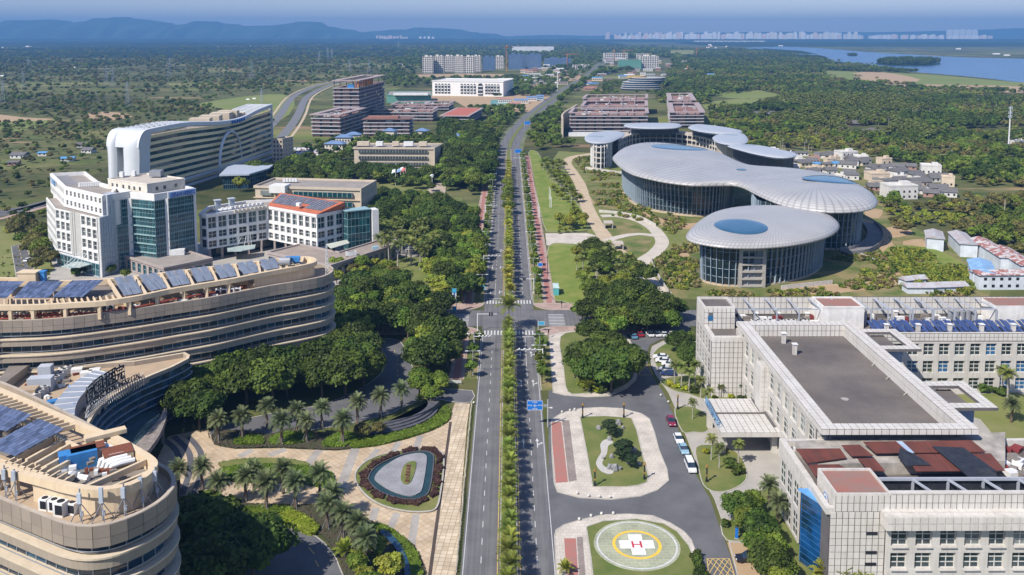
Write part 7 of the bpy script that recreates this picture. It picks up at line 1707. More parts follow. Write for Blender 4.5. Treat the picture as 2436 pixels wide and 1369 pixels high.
def fillpts(px,spacing,grow=0.0,prob=None,seed=1):
    """jittered points in a ground polygon, spacing growing with distance"""
    P=PG(px);y0=min(p[1] for p in P);y1=max(p[1] for p in P);r=np.random.default_rng(seed);XS=[];YS=[];SS=[]
    y=y0
    while y<y1:
        sp=spacing*(1+grow*max(0,y-500)/1000);x0=-y*.62-20;x1=y*.62+20;x0=max(x0,min(p[0] for p in P));x1=min(x1,max(p[0] for p in P));n=max(1,int((x1-x0)/sp))
        x=x0+(np.arange(n)+r.uniform(-.45,.45,n))*sp;XS.append(x);YS.append(np.full(n,y)+r.uniform(-.45,.45,n)*sp);SS.append(np.full(n,sp/spacing));y+=sp
    X,Y,S=np.concatenate(XS),np.concatenate(YS),np.concatenate(SS);k=inside(P,X,Y) & keep(X,Y)
    if prob is not None:k&=prob(X,Y)>r.random(X.shape)
    return X[k],Y[k],S[k]
ft={k:[lowtree(4.2,3.0,4.0,300,.95,m,200+i,7) for i in range(3)] for k,m in (('d',LG),('m',LM),('o',LO))}
fpm=palm_crown('far_palm',LP,11,3.2,1.5,8.5,300,leaflets=3,wid=1.5,up=(-.2,1.0));fpt=MB().tube([(0,0,0),(0,0,8.5)],.2,4)
def merge_palm(): 
    i=len(fpm.vertices);co=np.zeros(i*3);fpm.vertices.foreach_get('co',co);V=co.reshape(-1,3).tolist()+[tuple(v) for v in fpt.v];F_=[list(p.vertices) for p in fpm.polygons]+[[a+i for a in f] for f in fpt.f]
    me=bpy.data.meshes.new('far_palm');me.from_pydata(V,[],F_);me.materials.append(LP);me.materials.append(barkp);me.polygons.foreach_set('material_index',[0]*len(fpm.polygons)+[1]*len(fpt.f));a=me.attributes.new('tone','FLOAT','POINT');a.data.foreach_set('value',[.6]*len(V));return me
fp_=merge_palm()
RIGHT=[(1680,560),(1900,530),(2150,560),(2200,600),(2480,700),(2700,760),(2700,205),(2436,197),(2200,176),(1940,140),(1735,120),(1640,150),(1480,230),(1690,250),(1700,330),(1900,380),(2100,500)]
RIGHT=[(1560,330),(1690,340),(1900,400),(2110,500),(2130,560),(2200,560),(2480,690),(2800,780),(2800,212),(2436,199),(2200,178),(1990,152),(1930,140),(1840,128),(1735,120),(1600,150),(1560,240)]
n1=lambda X,Y:(vnoise(X,Y,90,3)*.6+vnoise(X,Y,33,4)*.4)
n3=lambda X,Y:vnoise(X,Y*1.5,120,41)*.55+vnoise(X,Y,45,42)*.45
X,Y,S=fillpts(RIGHT,7.0,.28,lambda X,Y:np.where(vnoise(X+300,Y*1.9,130,43)*.6+vnoise(X,Y,40,44)*.4>.66,.06,np.clip(1.9-1.9*n1(X,Y),.3,.95)));v3=n3(X,Y)+RNG.normal(0,.05,len(X));c=[v3<.43,(v3>=.43) & (v3<.56),(v3>=.56) & (v3<.66),v3>=.66]
for k,tm,lb,s_ in ((0,ft['d'],'patches of dark trees in the wood right of the halls',(.7,1.35)),(1,ft['m'],'mid green trees of the wood right of the halls',(.5,1.2)),(2,ft['o'],'olive trees of the wood right of the halls',(.45,1.0)),(3,[lowtree(3.2,2.4,3.2,240,.9,LY,260)],'light green bushy patches in the wood on the right',(.35,.9))):scatter('wood',lb,tm,X[c[k]],Y[c[k]],S[c[k]]*RNG.uniform(*s_,c[k].sum()))
X,Y,S=fillpts(RIGHT,7.5,.3,lambda X,Y:np.where(Y<1300,np.clip(3.2*(vnoise(X,Y,120,9)-.40),0.02,.95),.04),seed=5)
scatter('palm_wood','areca and coconut palms growing thickly in the wood on the right',[fp_],X,Y,S*RNG.uniform(.75,1.2,len(X)))
LEFT=[(-300,580),(120,560),(240,430),(260,330),(640,330),(740,240),(800,200),(1000,170),(1200,140),(1400,130),(1640,130),(1640,118),(1500,112),(900,112),(400,116),(-300,122)]
n2=lambda X,Y:vnoise(X,Y*2.6,260,13)*.62+vnoise(X,Y*1.8,70,14)*.38
X,Y,S=fillpts(LEFT,7.5,.7,lambda X,Y:np.clip(4.5*(n2(X,Y)-.47)*(1.0+np.clip((Y-2200)/2000,0,1)),.22,.95),seed=11);k=RNG.random(len(X))
scatter('scrub','dark scrub and small trees dotted over the plain on the left',ft['d']+ft['m'],X[k<.6],Y[k<.6],S[k<.6]*RNG.uniform(.18,.68,(k<.6).sum()))
scatter('scrub','olive scrub dotted over the plain on the left',ft['o'],X[k>=.6],Y[k>=.6],S[k>=.6]*RNG.uniform(.15,.7,(k>=.6).sum()))
MID=[(640,480),(1000,430),(1160,420),(1185,300),(1290,235),(1400,170),(1200,190),(900,250),(700,350)]
X,Y,S=fillpts([(700,450),(905,440),(1130,470),(1180,340),(1240,290),(1330,210),(1180,215),(1110,262),(1000,330),(760,345),(690,380)],8.5,.3,lambda X,Y:np.clip(1.6-1.5*n1(X,Y),.2,.9),seed=21)
scatter('grove','dark trees filling the grounds of the office campus left of the avenue',ft['d']+ft['m'],X,Y,S*RNG.uniform(.6,1.25,len(X)))
X,Y,S=fillpts([(1262,362),(1400,345),(1400,300),(1340,310),(1330,250),(1420,180),(1600,160),(1640,135),(1500,128),(1430,150),(1380,200),(1260,300)],8.5,.6,lambda X,Y:np.clip(1.5-1.3*n1(X,Y),.2,.9),seed=22)
scatter('grove','dark trees between the avenue and the grey offices on the right',ft['d']+ft['m'],X,Y,S*RNG.uniform(.6,1.2,len(X)))
# distant belt of woods before the hills
def belt(name,label,prof,Y,depth,h,mat,seed):
    r=np.random.default_rng(seed);m=MB();n=240;xs_=np.linspace(prof[0],prof[1],n);K=6;V=[]
    for k in range(K):
        for x in xs_:V.append((x,Y+depth*k/(K-1)+r.uniform(-.04,.04)*depth,0.1 if k in (0,K-1) else h*r.uniform(.55,1.15)))
    m.mesh(V,[(k*n+i,k*n+i+1,(k+1)*n+i+1,(k+1)*n+i) for k in range(K-1) for i in range(n-1)]);o=m.build(name,mat);o['kind']='stuff';o['label']=label
bm=M('far_wood',(0.012,0.028,0.010),col2=(0.020,0.038,0.014),scale=.004)
X,Y,S=fillpts([(930,214),(1320,214),(1400,176),(1440,160),(1720,150),(1700,122),(1400,118),(980,122),(900,180)],11,.5,lambda X,Y:np.clip(2.4*(vnoise(X,Y*2,120,31)-.28),.1,.9),seed=33);scatter('grove','dark trees between the far town buildings',ft['d']+ft['m'],X,Y,S*RNG.uniform(.5,1.0,len(X)))
X,Y,S=fillpts([(1560,300),(1580,225),(1480,222),(1400,235),(1440,200),(1600,190),(1700,250),(1690,330)],9,.2,lambda X,Y:np.clip(1.4-1.2*n1(X,Y),.1,.85),seed=35);scatter('grove','trees round the grey offices on the right',ft['d']+ft['m'],X,Y,S*RNG.uniform(.4,1.0,len(X)))
belt('far_wood','nearest band of dark woodland across the left plain',(-2300,150),3500,700,13,bm,9);belt('far_wood','band of dark woodland across the far left plain',(-2800,300),4300,1500,16,bm,1);belt('far_wood','second band of dark woodland below the hills',(-4500,900),6300,2600,20,bm,2)
belt('far_wood','third band of woodland along the horizon',(-8000,1000),9500,3500,28,bm,3);belt('far_wood','dark far woods right of the avenue end',(200,1500),4200,1000,12,bm,4)
belt('far_wood','woods on the far shore of the lake',(1700,5200),6500,2500,16,bm,5);belt('far_wood','woods behind the lake towards the city',(900,8000),9800,3000,22,bm,6)
belt('far_wood','wooded point before the lake',(690,1200),3200,330,15,bm,7)
# lake islands
for i,(px_,lb) in enumerate((([(2082,152),(2110,148),(2160,147),(2220,150),(2238,153),(2200,157),(2120,157)],'wooded island in the lake'),([(2016,131),(2030,130),(2040,133),(2022,134)],'tiny islet beyond the wooded island'))):
    P=PG(px_);o=slab('island',smooth(P,3),bm,z=1.0,kb=0,label=lb);y0=min(p[1] for p in P);y1=max(p[1] for p in P);x0=min(p[0] for p in P);x1=max(p[0] for p in P)
    X=RNG.uniform(x0,x1,900);Y=RNG.uniform(y0,y1,900);k=inside(P,X,Y);scatter('island_trees','pines standing on the '+('wooded island' if i==0 else 'tiny islet'),[lowtree(5,9,9,90,3,LG,400+i)],X[k],Y[k],RNG.uniform(.7,1.3,k.sum())*(1 if i==0 else .5))
# weeds on the waste ground
wt=[crown('weed_clump',1.0,.7,.45,4,46,.5,m,500+i) for i,m in enumerate((LY,LM,leafmat('leaf_dry',(0.16,0.14,0.05),(0.20,0.16,0.07))))]
def weedfill(px_,n,seed,lb,z=.05,s=(.5,1.6),wts=wt,noisy=True):
    P=PG(px_);r=np.random.default_rng(seed);X=r.uniform(min(p[0] for p in P),max(p[0] for p in P),n);Y=r.uniform(min(p[1] for p in P),max(p[1] for p in P),n);k=inside(P,X,Y)
    if noisy:k&=vnoise(X,Y,14,seed)>.38
    scatter('weeds',lb,wts,X[k],Y[k],r.uniform(*s,k.sum()),np.full(k.sum(),z))
weedfill([(1580,600),(1655,560),(1660,690),(1800,700),(2010,680),(2060,640),(1960,620),(2080,600),(2300,640),(2330,712),(1620,712),(1545,640)],3800,1,'rank weeds round the nearest round-roofed hall')
weedfill([(1400,430),(1440,420),(1560,500),(1640,530),(1600,560),(1500,520),(1420,510)],1500,2,'weeds between the sandy walks and the twin-lobed hall')
weedfill([(2120,600),(2230,600),(2310,650),(2310,700),(2190,690),(2130,640)],1600,3,'bright green weeds covering the mound',z=.8,s=(.4,1.9),wts=[wt[0],wt[0],wt[1]],noisy=True)
weedfill([(1360,378),(1410,375),(1480,420),(1400,424)],500,4,'weeds beside the ring college walk');weedfill([(-100,590),(100,590),(120,665),(-100,690)],500,6,'rough grass beside the asphalt lane',s=(.2,.6))
# ------------------------------------------------------------ planted trees, each its own thing
ZC={'pine':6.0,'dark':6.2,'mid':5.2,'light':4.6,'olive':5,'cream':5.2,'street':3.9,'bush':.8,'limebush':.5,'date':6.3,'royal':8.5,'coconut':4.3,'yellow':4.0,'areca':2.2,'foxtail':6.2}
def T_(kind,px,py,s,lab,group,cat='tree',name='broadleaf_tree',h=None):
    x,y=G(px,py,ZC[kind]*s);return plant(kind,x,y,s,lab,cat,group,name)
def grove(px_,kinds,spacing,s,where,group,name='broadleaf_tree',cat='tree',word='tree',hc=5,seed=1,jit=.2):
    P=[G(x,y,hc) for x,y in px_];r=random.Random(seed);x0=min(p[0] for p in P);x1=max(p[0] for p in P);y0=min(p[1] for p in P);y1=max(p[1] for p in P);pts=[];y=y0;row_=0
    while y<=y1:
        x=x0+(row_ % 2)*spacing/2
        while x<=x1:
            a,b=x+r.uniform(-.3,.3)*spacing,y+r.uniform(-.3,.3)*spacing
            if inside(P,np.array([a]),np.array([b]))[0]:pts.append((a,b))
            x+=spacing
        y+=spacing*.88;row_+=1
    pts.sort(key=lambda p:hypot(*p))
    for i,(a,b) in enumerate(pts):
        k=r.choice(kinds);adj={'dark':'dark green','mid':'leafy green','light':'light green','olive':'olive green','royal':'slender','date':'feathery','coconut':'short','areca':'bushy','cream':'pale','foxtail':'slim','yellow':'yellowish','street':'small','bush':'rounded','limebush':'lime'}[k]
        nm2={'dark':'banyan_tree','light':'light_green_tree','olive':'olive_green_tree'}.get(k,name) if name=='broadleaf_tree' else name
        plant(k,a,b,s*r.uniform(1-jit,1+jit),'%s %s, %s nearest %s' % (adj,word,nth(i),where),cat,group,nm2)
D_=['dark','dark','mid','dark','mid','olive','light']
grove([(800,700),(880,655),(1000,700),(1070,735),(1085,790),(1075,845),(1020,880),(985,840),(955,790),(870,775),(800,800),(790,740)],D_,7.4,1.0,'in the grove left of the junction','grove left of the junction',seed=1)
grove([(415,880),(520,855),(640,890),(700,850),(850,815),(875,850),(862,905),(700,925),(600,945),(480,985),(412,960)],['dark'],7.6,1.12,'in the thicket by the curved wing','thicket by the curved wing',seed=2)
grove([(450,1262),(560,1245),(620,1285),(610,1440),(440,1440)],['dark'],7.0,1.1,'in the clump at the nearer wing','clump at the foot of the nearer wing',seed=3)
grove([(990,880),(1050,875),(1068,920),(1040,955),(985,935)],['dark','mid','mid'],5.5,.72,'in the clump beside the driveway mouth','clump beside the driveway mouth',seed=4)
T_('cream',866,838,1.15,'pale cream leaved tree at the edge of the left grove',None)
grove([(1385,835),(1450,815),(1505,850),(1505,890),(1440,900),(1385,880)],['dark'],6.6,.98,'on the corner lawn right of the avenue','trees on the corner lawn',seed=5)
grove([(1385,705),(1480,695),(1560,708),(1650,725),(1655,745),(1560,770),(1520,765),(1400,790),(1385,740)],D_,6.8,.92,'in the tree belt behind the car park','tree belt behind the car park',seed=6)
grove([(1605,790),(1650,785),(1655,850),(1620,850)],['dark','mid'],5.5,.7,'against the west wall of the tiled hospital','trees by the tiled hospital',seed=7)
for i,(x,y,s) in enumerate(((1757,1205,.62),(1790,1192,.6),(1775,1235,.66),(1812,1250,.66),(1800,1290,.66),(1842,1300,.62),(1830,1335,.7),(1868,1350,.62),(1860,1385,.7),(1760,912,.5),(1905,1400,.6))):T_('mid' if i % 3 else 'dark',x,y,s,'%s glossy green tree from the far end beside the tiled hospital' % nth(i),'trees along the tiled hospital')
grove([(1010,560),(1140,545),(1150,580),(1120,700),(1040,690),(1000,640)],['mid','mid','light','dark'],7,.95,'in the shrubbery left of the avenue sidewalk','shrubbery left of the avenue',seed=8)
grove([(870,470),(1030,460),(1080,500),(1130,500),(1130,550),(1040,560),(870,520)],['mid','dark'],9,1.0,'in the park behind the royal palms','park trees behind the royal palms',seed=9)
grove([(1050,300),(1160,300),(1175,350),(1165,430),(1120,450),(1050,415),(1060,350)],['dark','mid'],11,1.3,'in the trees beyond the forecourt','trees beyond the forecourt',seed=10)
grove([(745,400),(1040,412),(1040,422),(745,418)],['dark'],9,1.0,'in the row before the cream office','row before the cream office',seed=11)
grove([(860,520),(1000,520),(1060,560),(1060,600),(990,600),(900,590)],['royal'],7.5,1.1,'in the royal palm park left of the avenue','royal palms in the park','royal_palm','palm','palm',hc=9,seed=12)
grove([(910,640),(1000,640),(1020,700),(900,690)],['mid','olive','royal'],12,.9,'on the dry lawn of the park','trees on the dry lawn',seed=13)
grove([(560,400),(740,395),(840,420),(820,440),(660,425)],['dark','mid'],12,1.1,'between arch hospital and cream office','trees by the arch hospital',seed=14)
grove([(800,620),(930,610),(960,660),(880,680),(800,660)],['mid','light','olive'],8,.8,'in front of the low stone podium','trees before the low podium',seed=15)
grove([(1285,385),(1335,385),(1385,470),(1375,500),(1320,450)],['areca','areca','foxtail','coconut'],7.0,1.25,'in the palm clump on the right lawn','palm clump on the right lawn','garden_palm','palm','palm',hc=4,seed=16)
grove([(1330,500),(1380,500),(1395,530),(1330,535)],['light','areca'],6,.8,'in the round bed on the right lawn','round bed on the right lawn',seed=17)
grove([(1355,575),(1430,580),(1520,620),(1560,680),(1400,695),(1370,640)],['light','mid','foxtail','areca','coconut','dark'],6.6,.85,'in the mixed planting beside the right lawn','mixed planting beside the right lawn',seed=18)
grove([(1390,560),(1440,570),(1540,640),(1560,665),(1500,640),(1430,610)],['foxtail'],8.5,1.1,'beside the sandy walk','foxtail palms by the sandy walk','foxtail_palm','palm','palm',hc=7,seed=19)
grove([(20,590-60),(110,520),(130,560),(110,640),(80,600)],['olive','mid'],9,.95,'beside the white hospital and the lane','trees by the lane',seed=20)
for i,(x,y,k,s) in enumerate(((100,600,'olive',.9),(120,612,'olive',.85),(85,628,'olive',.8),(60,520,'dark',.8),(205,640,'bush',2.2),(265,640,'mid',.5),(300,650,'mid',.5),(180,648,'bush',2),(570,435,'light',1.3),(693,600,'olive',.8),(740,605,'mid',.5),(690,440,'mid',.9))):T_(k,x,y,s,'%s garden tree from the left round the white hospital' % nth(i),'garden trees round the white hospital')
# palms in rows
med=[]
y=131.0
while y<JS-3:med.append(('coconut',random.uniform(-.35,.35),y));y+=random.uniform(3.4,4.4)
y=JN+6
while y<640:
    k='yellow' if (y<500 or y>560) and random.random()<.8 else 'coconut';med.append((k,random.uniform(-.5,.5),y));y+=random.uniform(4.2,6.0)*(1 if y<450 else 1.3)
med.sort(key=lambda p:p[2])
for i,(k,x,y) in enumerate(med):plant(k,x,y,random.uniform(.78,1.05) if y<JS else random.uniform(.85,1.2),'%s coconut palm on the median, counted away from the camera' % nth(i),'palm','palms on the median','coconut_palm')
plant('coconut',0,JS-.8,1.9,'tallest median palm, standing on the nose at the junction','palm',None,'coconut_palm')
for i,(px,py) in enumerate(((1208,470),(1209,452),(1207,434),(1210,490))):T_('mid',px,py,.95,'%s bushy tree on the median between yellow palms' % nth(i),'bushy trees on the median')
for sd,nm in ((-1,'left'),(1,'right')):
    y=yN+12;i=0
    while y<690:plant('street',sd*(11.2+random.uniform(-.4,.4)),y,random.uniform(.75,1.15),'%s street tree on the %s verge beyond the junction' % (nth(i),nm),'tree','street trees on the %s verge' % nm,'street_tree');i+=1;y+=random.uniform(6,9)
for i,(px,py) in enumerate(((1282,800),(1284,815),(1283,832),(1285,850),(1288,870),(1290,885),(1140,800),(1125,830),(1122,870))):T_('street',px,py,.95,'%s street tree near the junction, before the crossing' % nth(i),'street trees before the crossing',name='street_tree')
dp=[(518,1000),(575,992),(634,968),(668,1002),(706,978),(728,1003),(766,972),(815,1000),(850,958),(905,944),(955,928),(425,1118),(480,1112),(520,1148),(583,1135),(632,1150),(602,1118),(702,1148),(672,1118),(760,1128),(778,1200),(815,1222),(848,1245),(868,1282),(790,1175)]
dp.sort(key=lambda p:(p[1]>1080,p[0]))
stake=MB()
for k in range(4):a=k*pi/2+.4;stake.tube([(1.25*cos(a),1.25*sin(a),0),(.3*cos(a),.3*sin(a),2.2)],.06,4)
ms=bpy.data.meshes.new('stakes');ms.from_pydata(stake.v,[],stake.f);ms.materials.append(steel)
for i,(x,y) in enumerate(dp):
    lower=y>1080;n_=i if not lower else i-sum(1 for p in dp if p[1]<=1080)
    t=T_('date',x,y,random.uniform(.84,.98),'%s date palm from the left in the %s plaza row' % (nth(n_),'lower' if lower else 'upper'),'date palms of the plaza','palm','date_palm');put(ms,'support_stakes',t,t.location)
for i,(k,x,y,s) in enumerate((('royal',1655,868,.75),('royal',1622,872,.72),('royal',1605,868,.7),('royal',1640,885,.7),('royal',1648,958,.55),('royal',1693,1045,.62),('royal',1712,1065,.6),('royal',1757,1058,.62),('royal',1715,920,.4),('royal',1690,930,.5),('date',1830,1155,.8),('date',1852,1195,.8),('royal',2222,862,.85),('royal',2400,890,.95),('date',2408,962,.8),('royal',2385,880,.8),('areca',1965,1350,1.4),('areca',2010,1365,1.4),('areca',2050,1372,1.3),('royal',2210,880,.7),('royal',1668,905,.6))):
    T_(k,x,y,s,'%s palm in the gardens round the tiled hospital' % nth(i),'palms round the tiled hospital','palm','garden_palm')
for i,(k,x,y,s) in enumerate((('light',930,1345,.75),('mid',850,1340,.55),('light',870,1372,.6),('areca',820,1300,1.1),('mid',900,1300,.45),('areca',860,1310,1.0),('mid',880,1395,.7),('areca',1020,930,.9),('areca',1000,945,.8),('areca',1345,1345,.8),('olive',900,1018,.45),('olive',860,1022,.5),('areca',1400,912,1.2),('areca',1388,905,1.0),('mid',1330,1400,.5))):T_(k,x,y,s,'%s planted shrub tree bordering the plazas, upper ones first' % nth(i),'shrub trees bordering the plazas')
for i,(k,x,y,s) in enumerate((('dark',1449,1012,.42),('dark',1456,1025,.3),('dark',1483,1062,.5),('dark',1478,1078,.36),('dark',1500,1094,.33))):T_('pine',x,y,s*1.1,'%s dark garden pine of the rock garden island' % nth(i),'garden pines of the island',name='garden_pine')
for i,(k,x,y,s) in enumerate([('bush',1432,930,1),('bush',1455,924,.9),('limebush',1419,930,1.4),('bush',1420,918,1.3),('bush',1395,915,1.4),('limebush',1594,915,1.5),('limebush',1610,920,1.2),('limebush',1628,925,1.2),('bush',1650,928,1.1),('bush',1725,1246,.9),('bush',1657,1322,.9),('bush',1660,1337,.9),('bush',1664,1350,.9),('limebush',1740,945,1.3),('limebush',1700,948,1.4),('bush',1770,950,1.2),('bush',1735,1105,1.2),('bush',1757,1120,1.2),('limebush',1680,1075,1.2),('bush',2340,925,1.5),('bush',2378,932,1.5),('limebush',15,550,2.2),('bush',1665,1366,1.0)]):T_(k,x,y,s,'%s clipped shrub of the lawns right of the avenue' % nth(i),'clipped shrubs','shrub','shrub')
# ------------------------------------------------------------ hedges, monument, fountain
def hedge(name,poly,h,mat,label,dens=2.2,z0=.14,group=None,leaf=.36):
    if area(poly)<0:poly=poly[::-1]
    b=MB().prism(offset(poly,.08),z0-.1,z0+h*.9);P=np.array(poly);A=abs(area(poly));n=int(min(6000,A*dens*3));r=np.random.default_rng(len(poly)+int(A));x=r.uniform(P[:,0].min(),P[:,0].max(),n*3);y=r.uniform(P[:,1].min(),P[:,1].max(),n*3);k=inside(poly,x,y);x=x[k][:n];y=y[k][:n]
    C=[np.stack([x,y,z0+h*(.88+.14*r.random(len(x)))],1)];ed=resample(poly,.3);q=np.array([(ex,ey,z0+h*r.random()) for ex,ey in ed]);C.append(q);C=np.concatenate(C);nn_=norm(r.normal(size=C.shape)*.5+np.array([0,0,.8]));a=norm(np.cross(nn_,r.normal(size=C.shape)));bb=np.cross(nn_,a)
    tone=np.clip(vnoise(C[:,0]+500,C[:,1]+500,1.6,2)*.8+r.normal(0,.1,len(C)),0,1);me=quads_mesh(name,C,a*leaf*.6,bb*leaf*.45,tone,mat,[(b.v,b.f,.3,0)]);o=bpy.data.objects.new(name,me);COL.objects.link(o);tag(o,label,'hedge',group);return o
HG='low hedges and beds of the plaza'
def hd(px_,h,mat,lab,sm=3,**k):p=PG(px_);return hedge('hedge',smooth(p,sm) if sm else p,h,mat,lab,group=HG,**k)
hd([(835,1068),(845,1050),(900,1040),(960,1028),(1010,1010),(1040,990),(1060,968),(1072,985),(1066,1004),(1032,1024),(974,1044),(896,1063)],.5,hedgeg,'long curved green hedge below the dark stone terrace')
hd([(510,1032),(560,1026),(640,1036),(700,1020),(780,1035),(830,1028),(850,1050),(835,1068),(780,1072),(660,1066),(560,1068),(512,1058)],.25,mulch,'dark planting bed under the upper date palms',dens=1)
hd([(640,1058),(660,1036),(730,1030),(745,1045),(700,1060)],.6,hedgeg,'green wavy hedge under the upper date palms, middle piece')
hd([(765,1064),(790,1040),(830,1032),(850,1042),(820,1066)],.6,hedgeg,'green wavy hedge under the upper date palms, right piece')
hd([(555,1060),(575,1042),(620,1042),(625,1060)],.6,hedgeg,'green wavy hedge under the upper date palms, left piece')
hd([(520,1105),(580,1094),(640,1092),(700,1096),(735,1108),(700,1120),(640,1116),(560,1125)],.2,lawn,'low oval turf bed above the lower date palms',dens=0)
hd([(520,1122),(600,1108),(720,1112),(790,1130),(780,1165),(700,1150),(560,1150)],.5,hedgeg,'green hedge band behind the lower date palms')
hd([(430,1205),(560,1200),(700,1205),(790,1210),(860,1235),(900,1262),(970,1290),(1000,1330),(1010,1400),(900,1400),(830,1400),(812,1340),(780,1290),(740,1262),(640,1240),(560,1250),(430,1250)],.2,mulch,'dark soil bed along the lower palms and driveway',dens=.8)
hd([(665,1232),(700,1224),(735,1240),(760,1262),(740,1278),(700,1262),(672,1250)],.9,hedgey,'lime hedge curling round the bottom driveway')
hd([(560,1215),(640,1208),(700,1215),(640,1228)],.6,hedgeg,'green hedge strip under the lower palms')
hd([(900,1250),(945,1272),(985,1310),(1000,1345),(1008,1400),(975,1400),(965,1340),(930,1290),(890,1262)],.6,hedgeg,'curved green hedge at the lower plaza border')
o=sheet('water_channel',smooth(PG([(918,1270),(950,1300),(972,1345),(978,1400),(966,1400),(958,1345),(935,1305),(905,1275)]),3),.75,M('pool_water',(0.02,0.06,0.12),rough=.1,spec=.7))
m=MB()
MO=[(842.5,1141),(858,1110),(900,1087),(962,1074),(1016,1070),(1047,1076),(1057,1091),(1056,1130),(1051,1168),(1041,1211),(1016,1222),(966,1221),(908,1207),(866,1180)]
mt=thing('monument_garden','teardrop garden with grey stone disc, water channel and purple zigzag hedge','garden',(*G(960,1150),0))
MP=smooth(PG(MO),4);MB().prism(MP,0,.32).build('turf',lawn,mt);MB().ring(MP,offset(MP,.35),.1,.45).build('stone_kerb',kerbm,mt)
A_=offset(smooth(PG(MO),4),1.2);st_=smooth(PG([(891,1137),(905,1118),(925,1103),(955,1087),(993,1079),(1012,1083),(1015,1100),(1005,1161),(993,1176),(970,1180),(931,1168),(900,1149)],.5),4);wt_=smooth(PG([(878,1137),(893,1113),(925,1095),(965,1080),(1005,1074),(1027,1080),(1030,1100),(1020,1165),(1000,1184),(965,1187),(915,1174),(888,1155)],.5),4)
MB().prism(wt_,.1,.40).build('water',M('channel_water',(0.02,0.05,0.055),rough=.2,spec=.4),mt);MB().ring(offset(wt_,-.3),wt_,.1,.6).build('channel_wall',M('dark_granite',(0.09,0.09,0.10)),mt)
MB().prism(st_,.1,.62).build('stone_disc',gridmat('grey_flagstones',(0.30,0.30,0.31),(0.2,0.2,0.21),.9,.9,.03),mt)
og=offset(wt_,-.5);n_=len(og);cxm=sum(p[0] for p in og)/n_;cym=sum(p[1] for p in og)/n_;z_=[]
R_=resample(offset(wt_,-2.0),1.0);tot=len(R_)
for i in range(13):
    i0=int(i/13*tot);i1=int((i+.86)/13*tot)
    if i1-i0<2:continue
    out=[R_[k % tot] for k in range(i0,i1+1)];inn_=[]
    for p in out:v=Vector((cxm-p[0],cym-p[1])).normalized();inn_.append((p[0]+v.x*1.5,p[1]+v.y*1.5))
    mid=out[len(out)//2];v=Vector((mid[0]-cxm,mid[1]-cym)).normalized();out[len(out)//2]=(mid[0]+v.x*.8,mid[1]+v.y*.8)
    pg_=out+inn_[::-1];hp_=hedge('purple_hedge',pg_,.55,hedgep,None,z0=.3,leaf=.3);hp_.parent=mt;hp_.location=-WO[mt.name];del hp_['category']
MB().prism(smooth(PG([(954,1130),(962,1108),(978,1099),(990,1102),(985,1130),(975,1150),(963,1153),(955,1145)],.6),3),.6,.75).build('inner_turf',lawn,mt)
for k in range(6):a=G(976-k*.6,1108+k*7,.9);textobj('国际医院大'[k % 5],1.1,M('sign_rust',(0.16,0.06,0.05)),'letter',mt,(a[0],a[1],.78),pi/2+.1,tilt=0,ext=.1)
# dark terraced fountain
ftn=thing('stepped_fountain','dark stone stepped fountain terrace behind the curved green hedge','fountain',(*G(960,1000),0));base=[(880,1020),(915,1008),(975,994),(1010,978),(1032,958),(1042,966),(1038,985),(1010,1006),(960,1024),(900,1036),(880,1034)]
for k in range(4):MB().prism(offset(smooth(PG(base),3),k*.9),0,.5+k*.4).build('step',M('dark_slate',(0.075,0.075,0.085),col2=(0.12,0.12,0.13),scale=.8,rough=.5),ftn)
# ------------------------------------------------------------ rocks, lamps, posts
rockm=M('grey_rock',(0.30,0.30,0.30),col2=(0.18,0.18,0.185),scale=1.2,rough=.9)
for i,(x,y,r_) in enumerate(((1423,1024,.8),(1471,1013,.9),(1482,1022,.6),(1466,1032,.7),(1449,1050,.7),(1455,1092,.6),(1435,1094,.5),(1497,1106,1.0),(1508,1078,.9),(1462,1122,1.1),(1450,1118,.8),(1472,1120,.8),(1520,1108,.6))):
    X,Y=G(x,y);v,f=blob((X,Y,.2+r_*.5),(r_*.8,r_*.55,r_*random.uniform(.8,1.3)),7,5,.3,i+5);tag(MB().mesh(v,f).build('garden_rock',rockm),'%s grey garden rock from the far end of the island lawn' % nth(i),'rock','rocks of the island lawn')
gold=M('lamp_gold',(0.45,0.28,0.08),rough=.4,metal=.5)
for i,(x,y,lb) in enumerate(((1386,996,'far left'),(1484,995,'far right'),(1415,1158,'near left'),(1533,1142,'near right'),(1612,975,'roadside'),(1681,1148,'garden bed'))):
    X,Y=G(x,y);t=thing('garden_lamp','black and gold column lamp, %s one round the rock garden' % lb,'lamp',(X,Y,.2),'column lamps round the rock garden')
    MB().box((X,Y,.45),(.5,.5,.6)).tube([(X,Y,.5),(X,Y,3.6)],.17,8).build('lamp_post',dark,t);MB().box((X,Y,1.7),(.42,.42,.35)).box((X,Y,3.7),(.6,.6,.15)).build('gold_band',gold,t);MB().tube([(X,Y,3.7),(X,Y,4.2)],[.28,.16],8).build('lamp_head',gold,t)
ball=M('stone_ball',(0.55,0.53,0.48),var=.08)
bl_=[(1127,962),(1373,1178),(1400,1184),(1426,1186),(1451,1187),(1378,1240),(1406,1232),(1431,1227),(1459,1226),(1337,984),(1356,980),(1367,978),(1572,944),(1590,960)]
v,f=blob((0,0,.34),(.32,.32,.32),8,6,0);bme=bpy.data.meshes.new('ball');bme.from_pydata(v,[],f);bme.materials.append(ball)
for i,(x,y) in enumerate(bl_):X,Y=G(x,y);o=put(bme,'stone_bollard',None,(X,Y,.16));tag(o,['round white bollard at the top of the plaza edge',*['%s round bollard on the south kerb of the rock garden' % nth(k) for k in range(4)],*['%s round bollard on the north kerb of the helipad island' % nth(k) for k in range(4)],*['%s round bollard on the north kerb of the rock garden' % nth(k) for k in range(3)],'farther round bollard by the forecourt kerb','nearer round bollard by the forecourt kerb'][i],'bollard','round bollards of the islands')
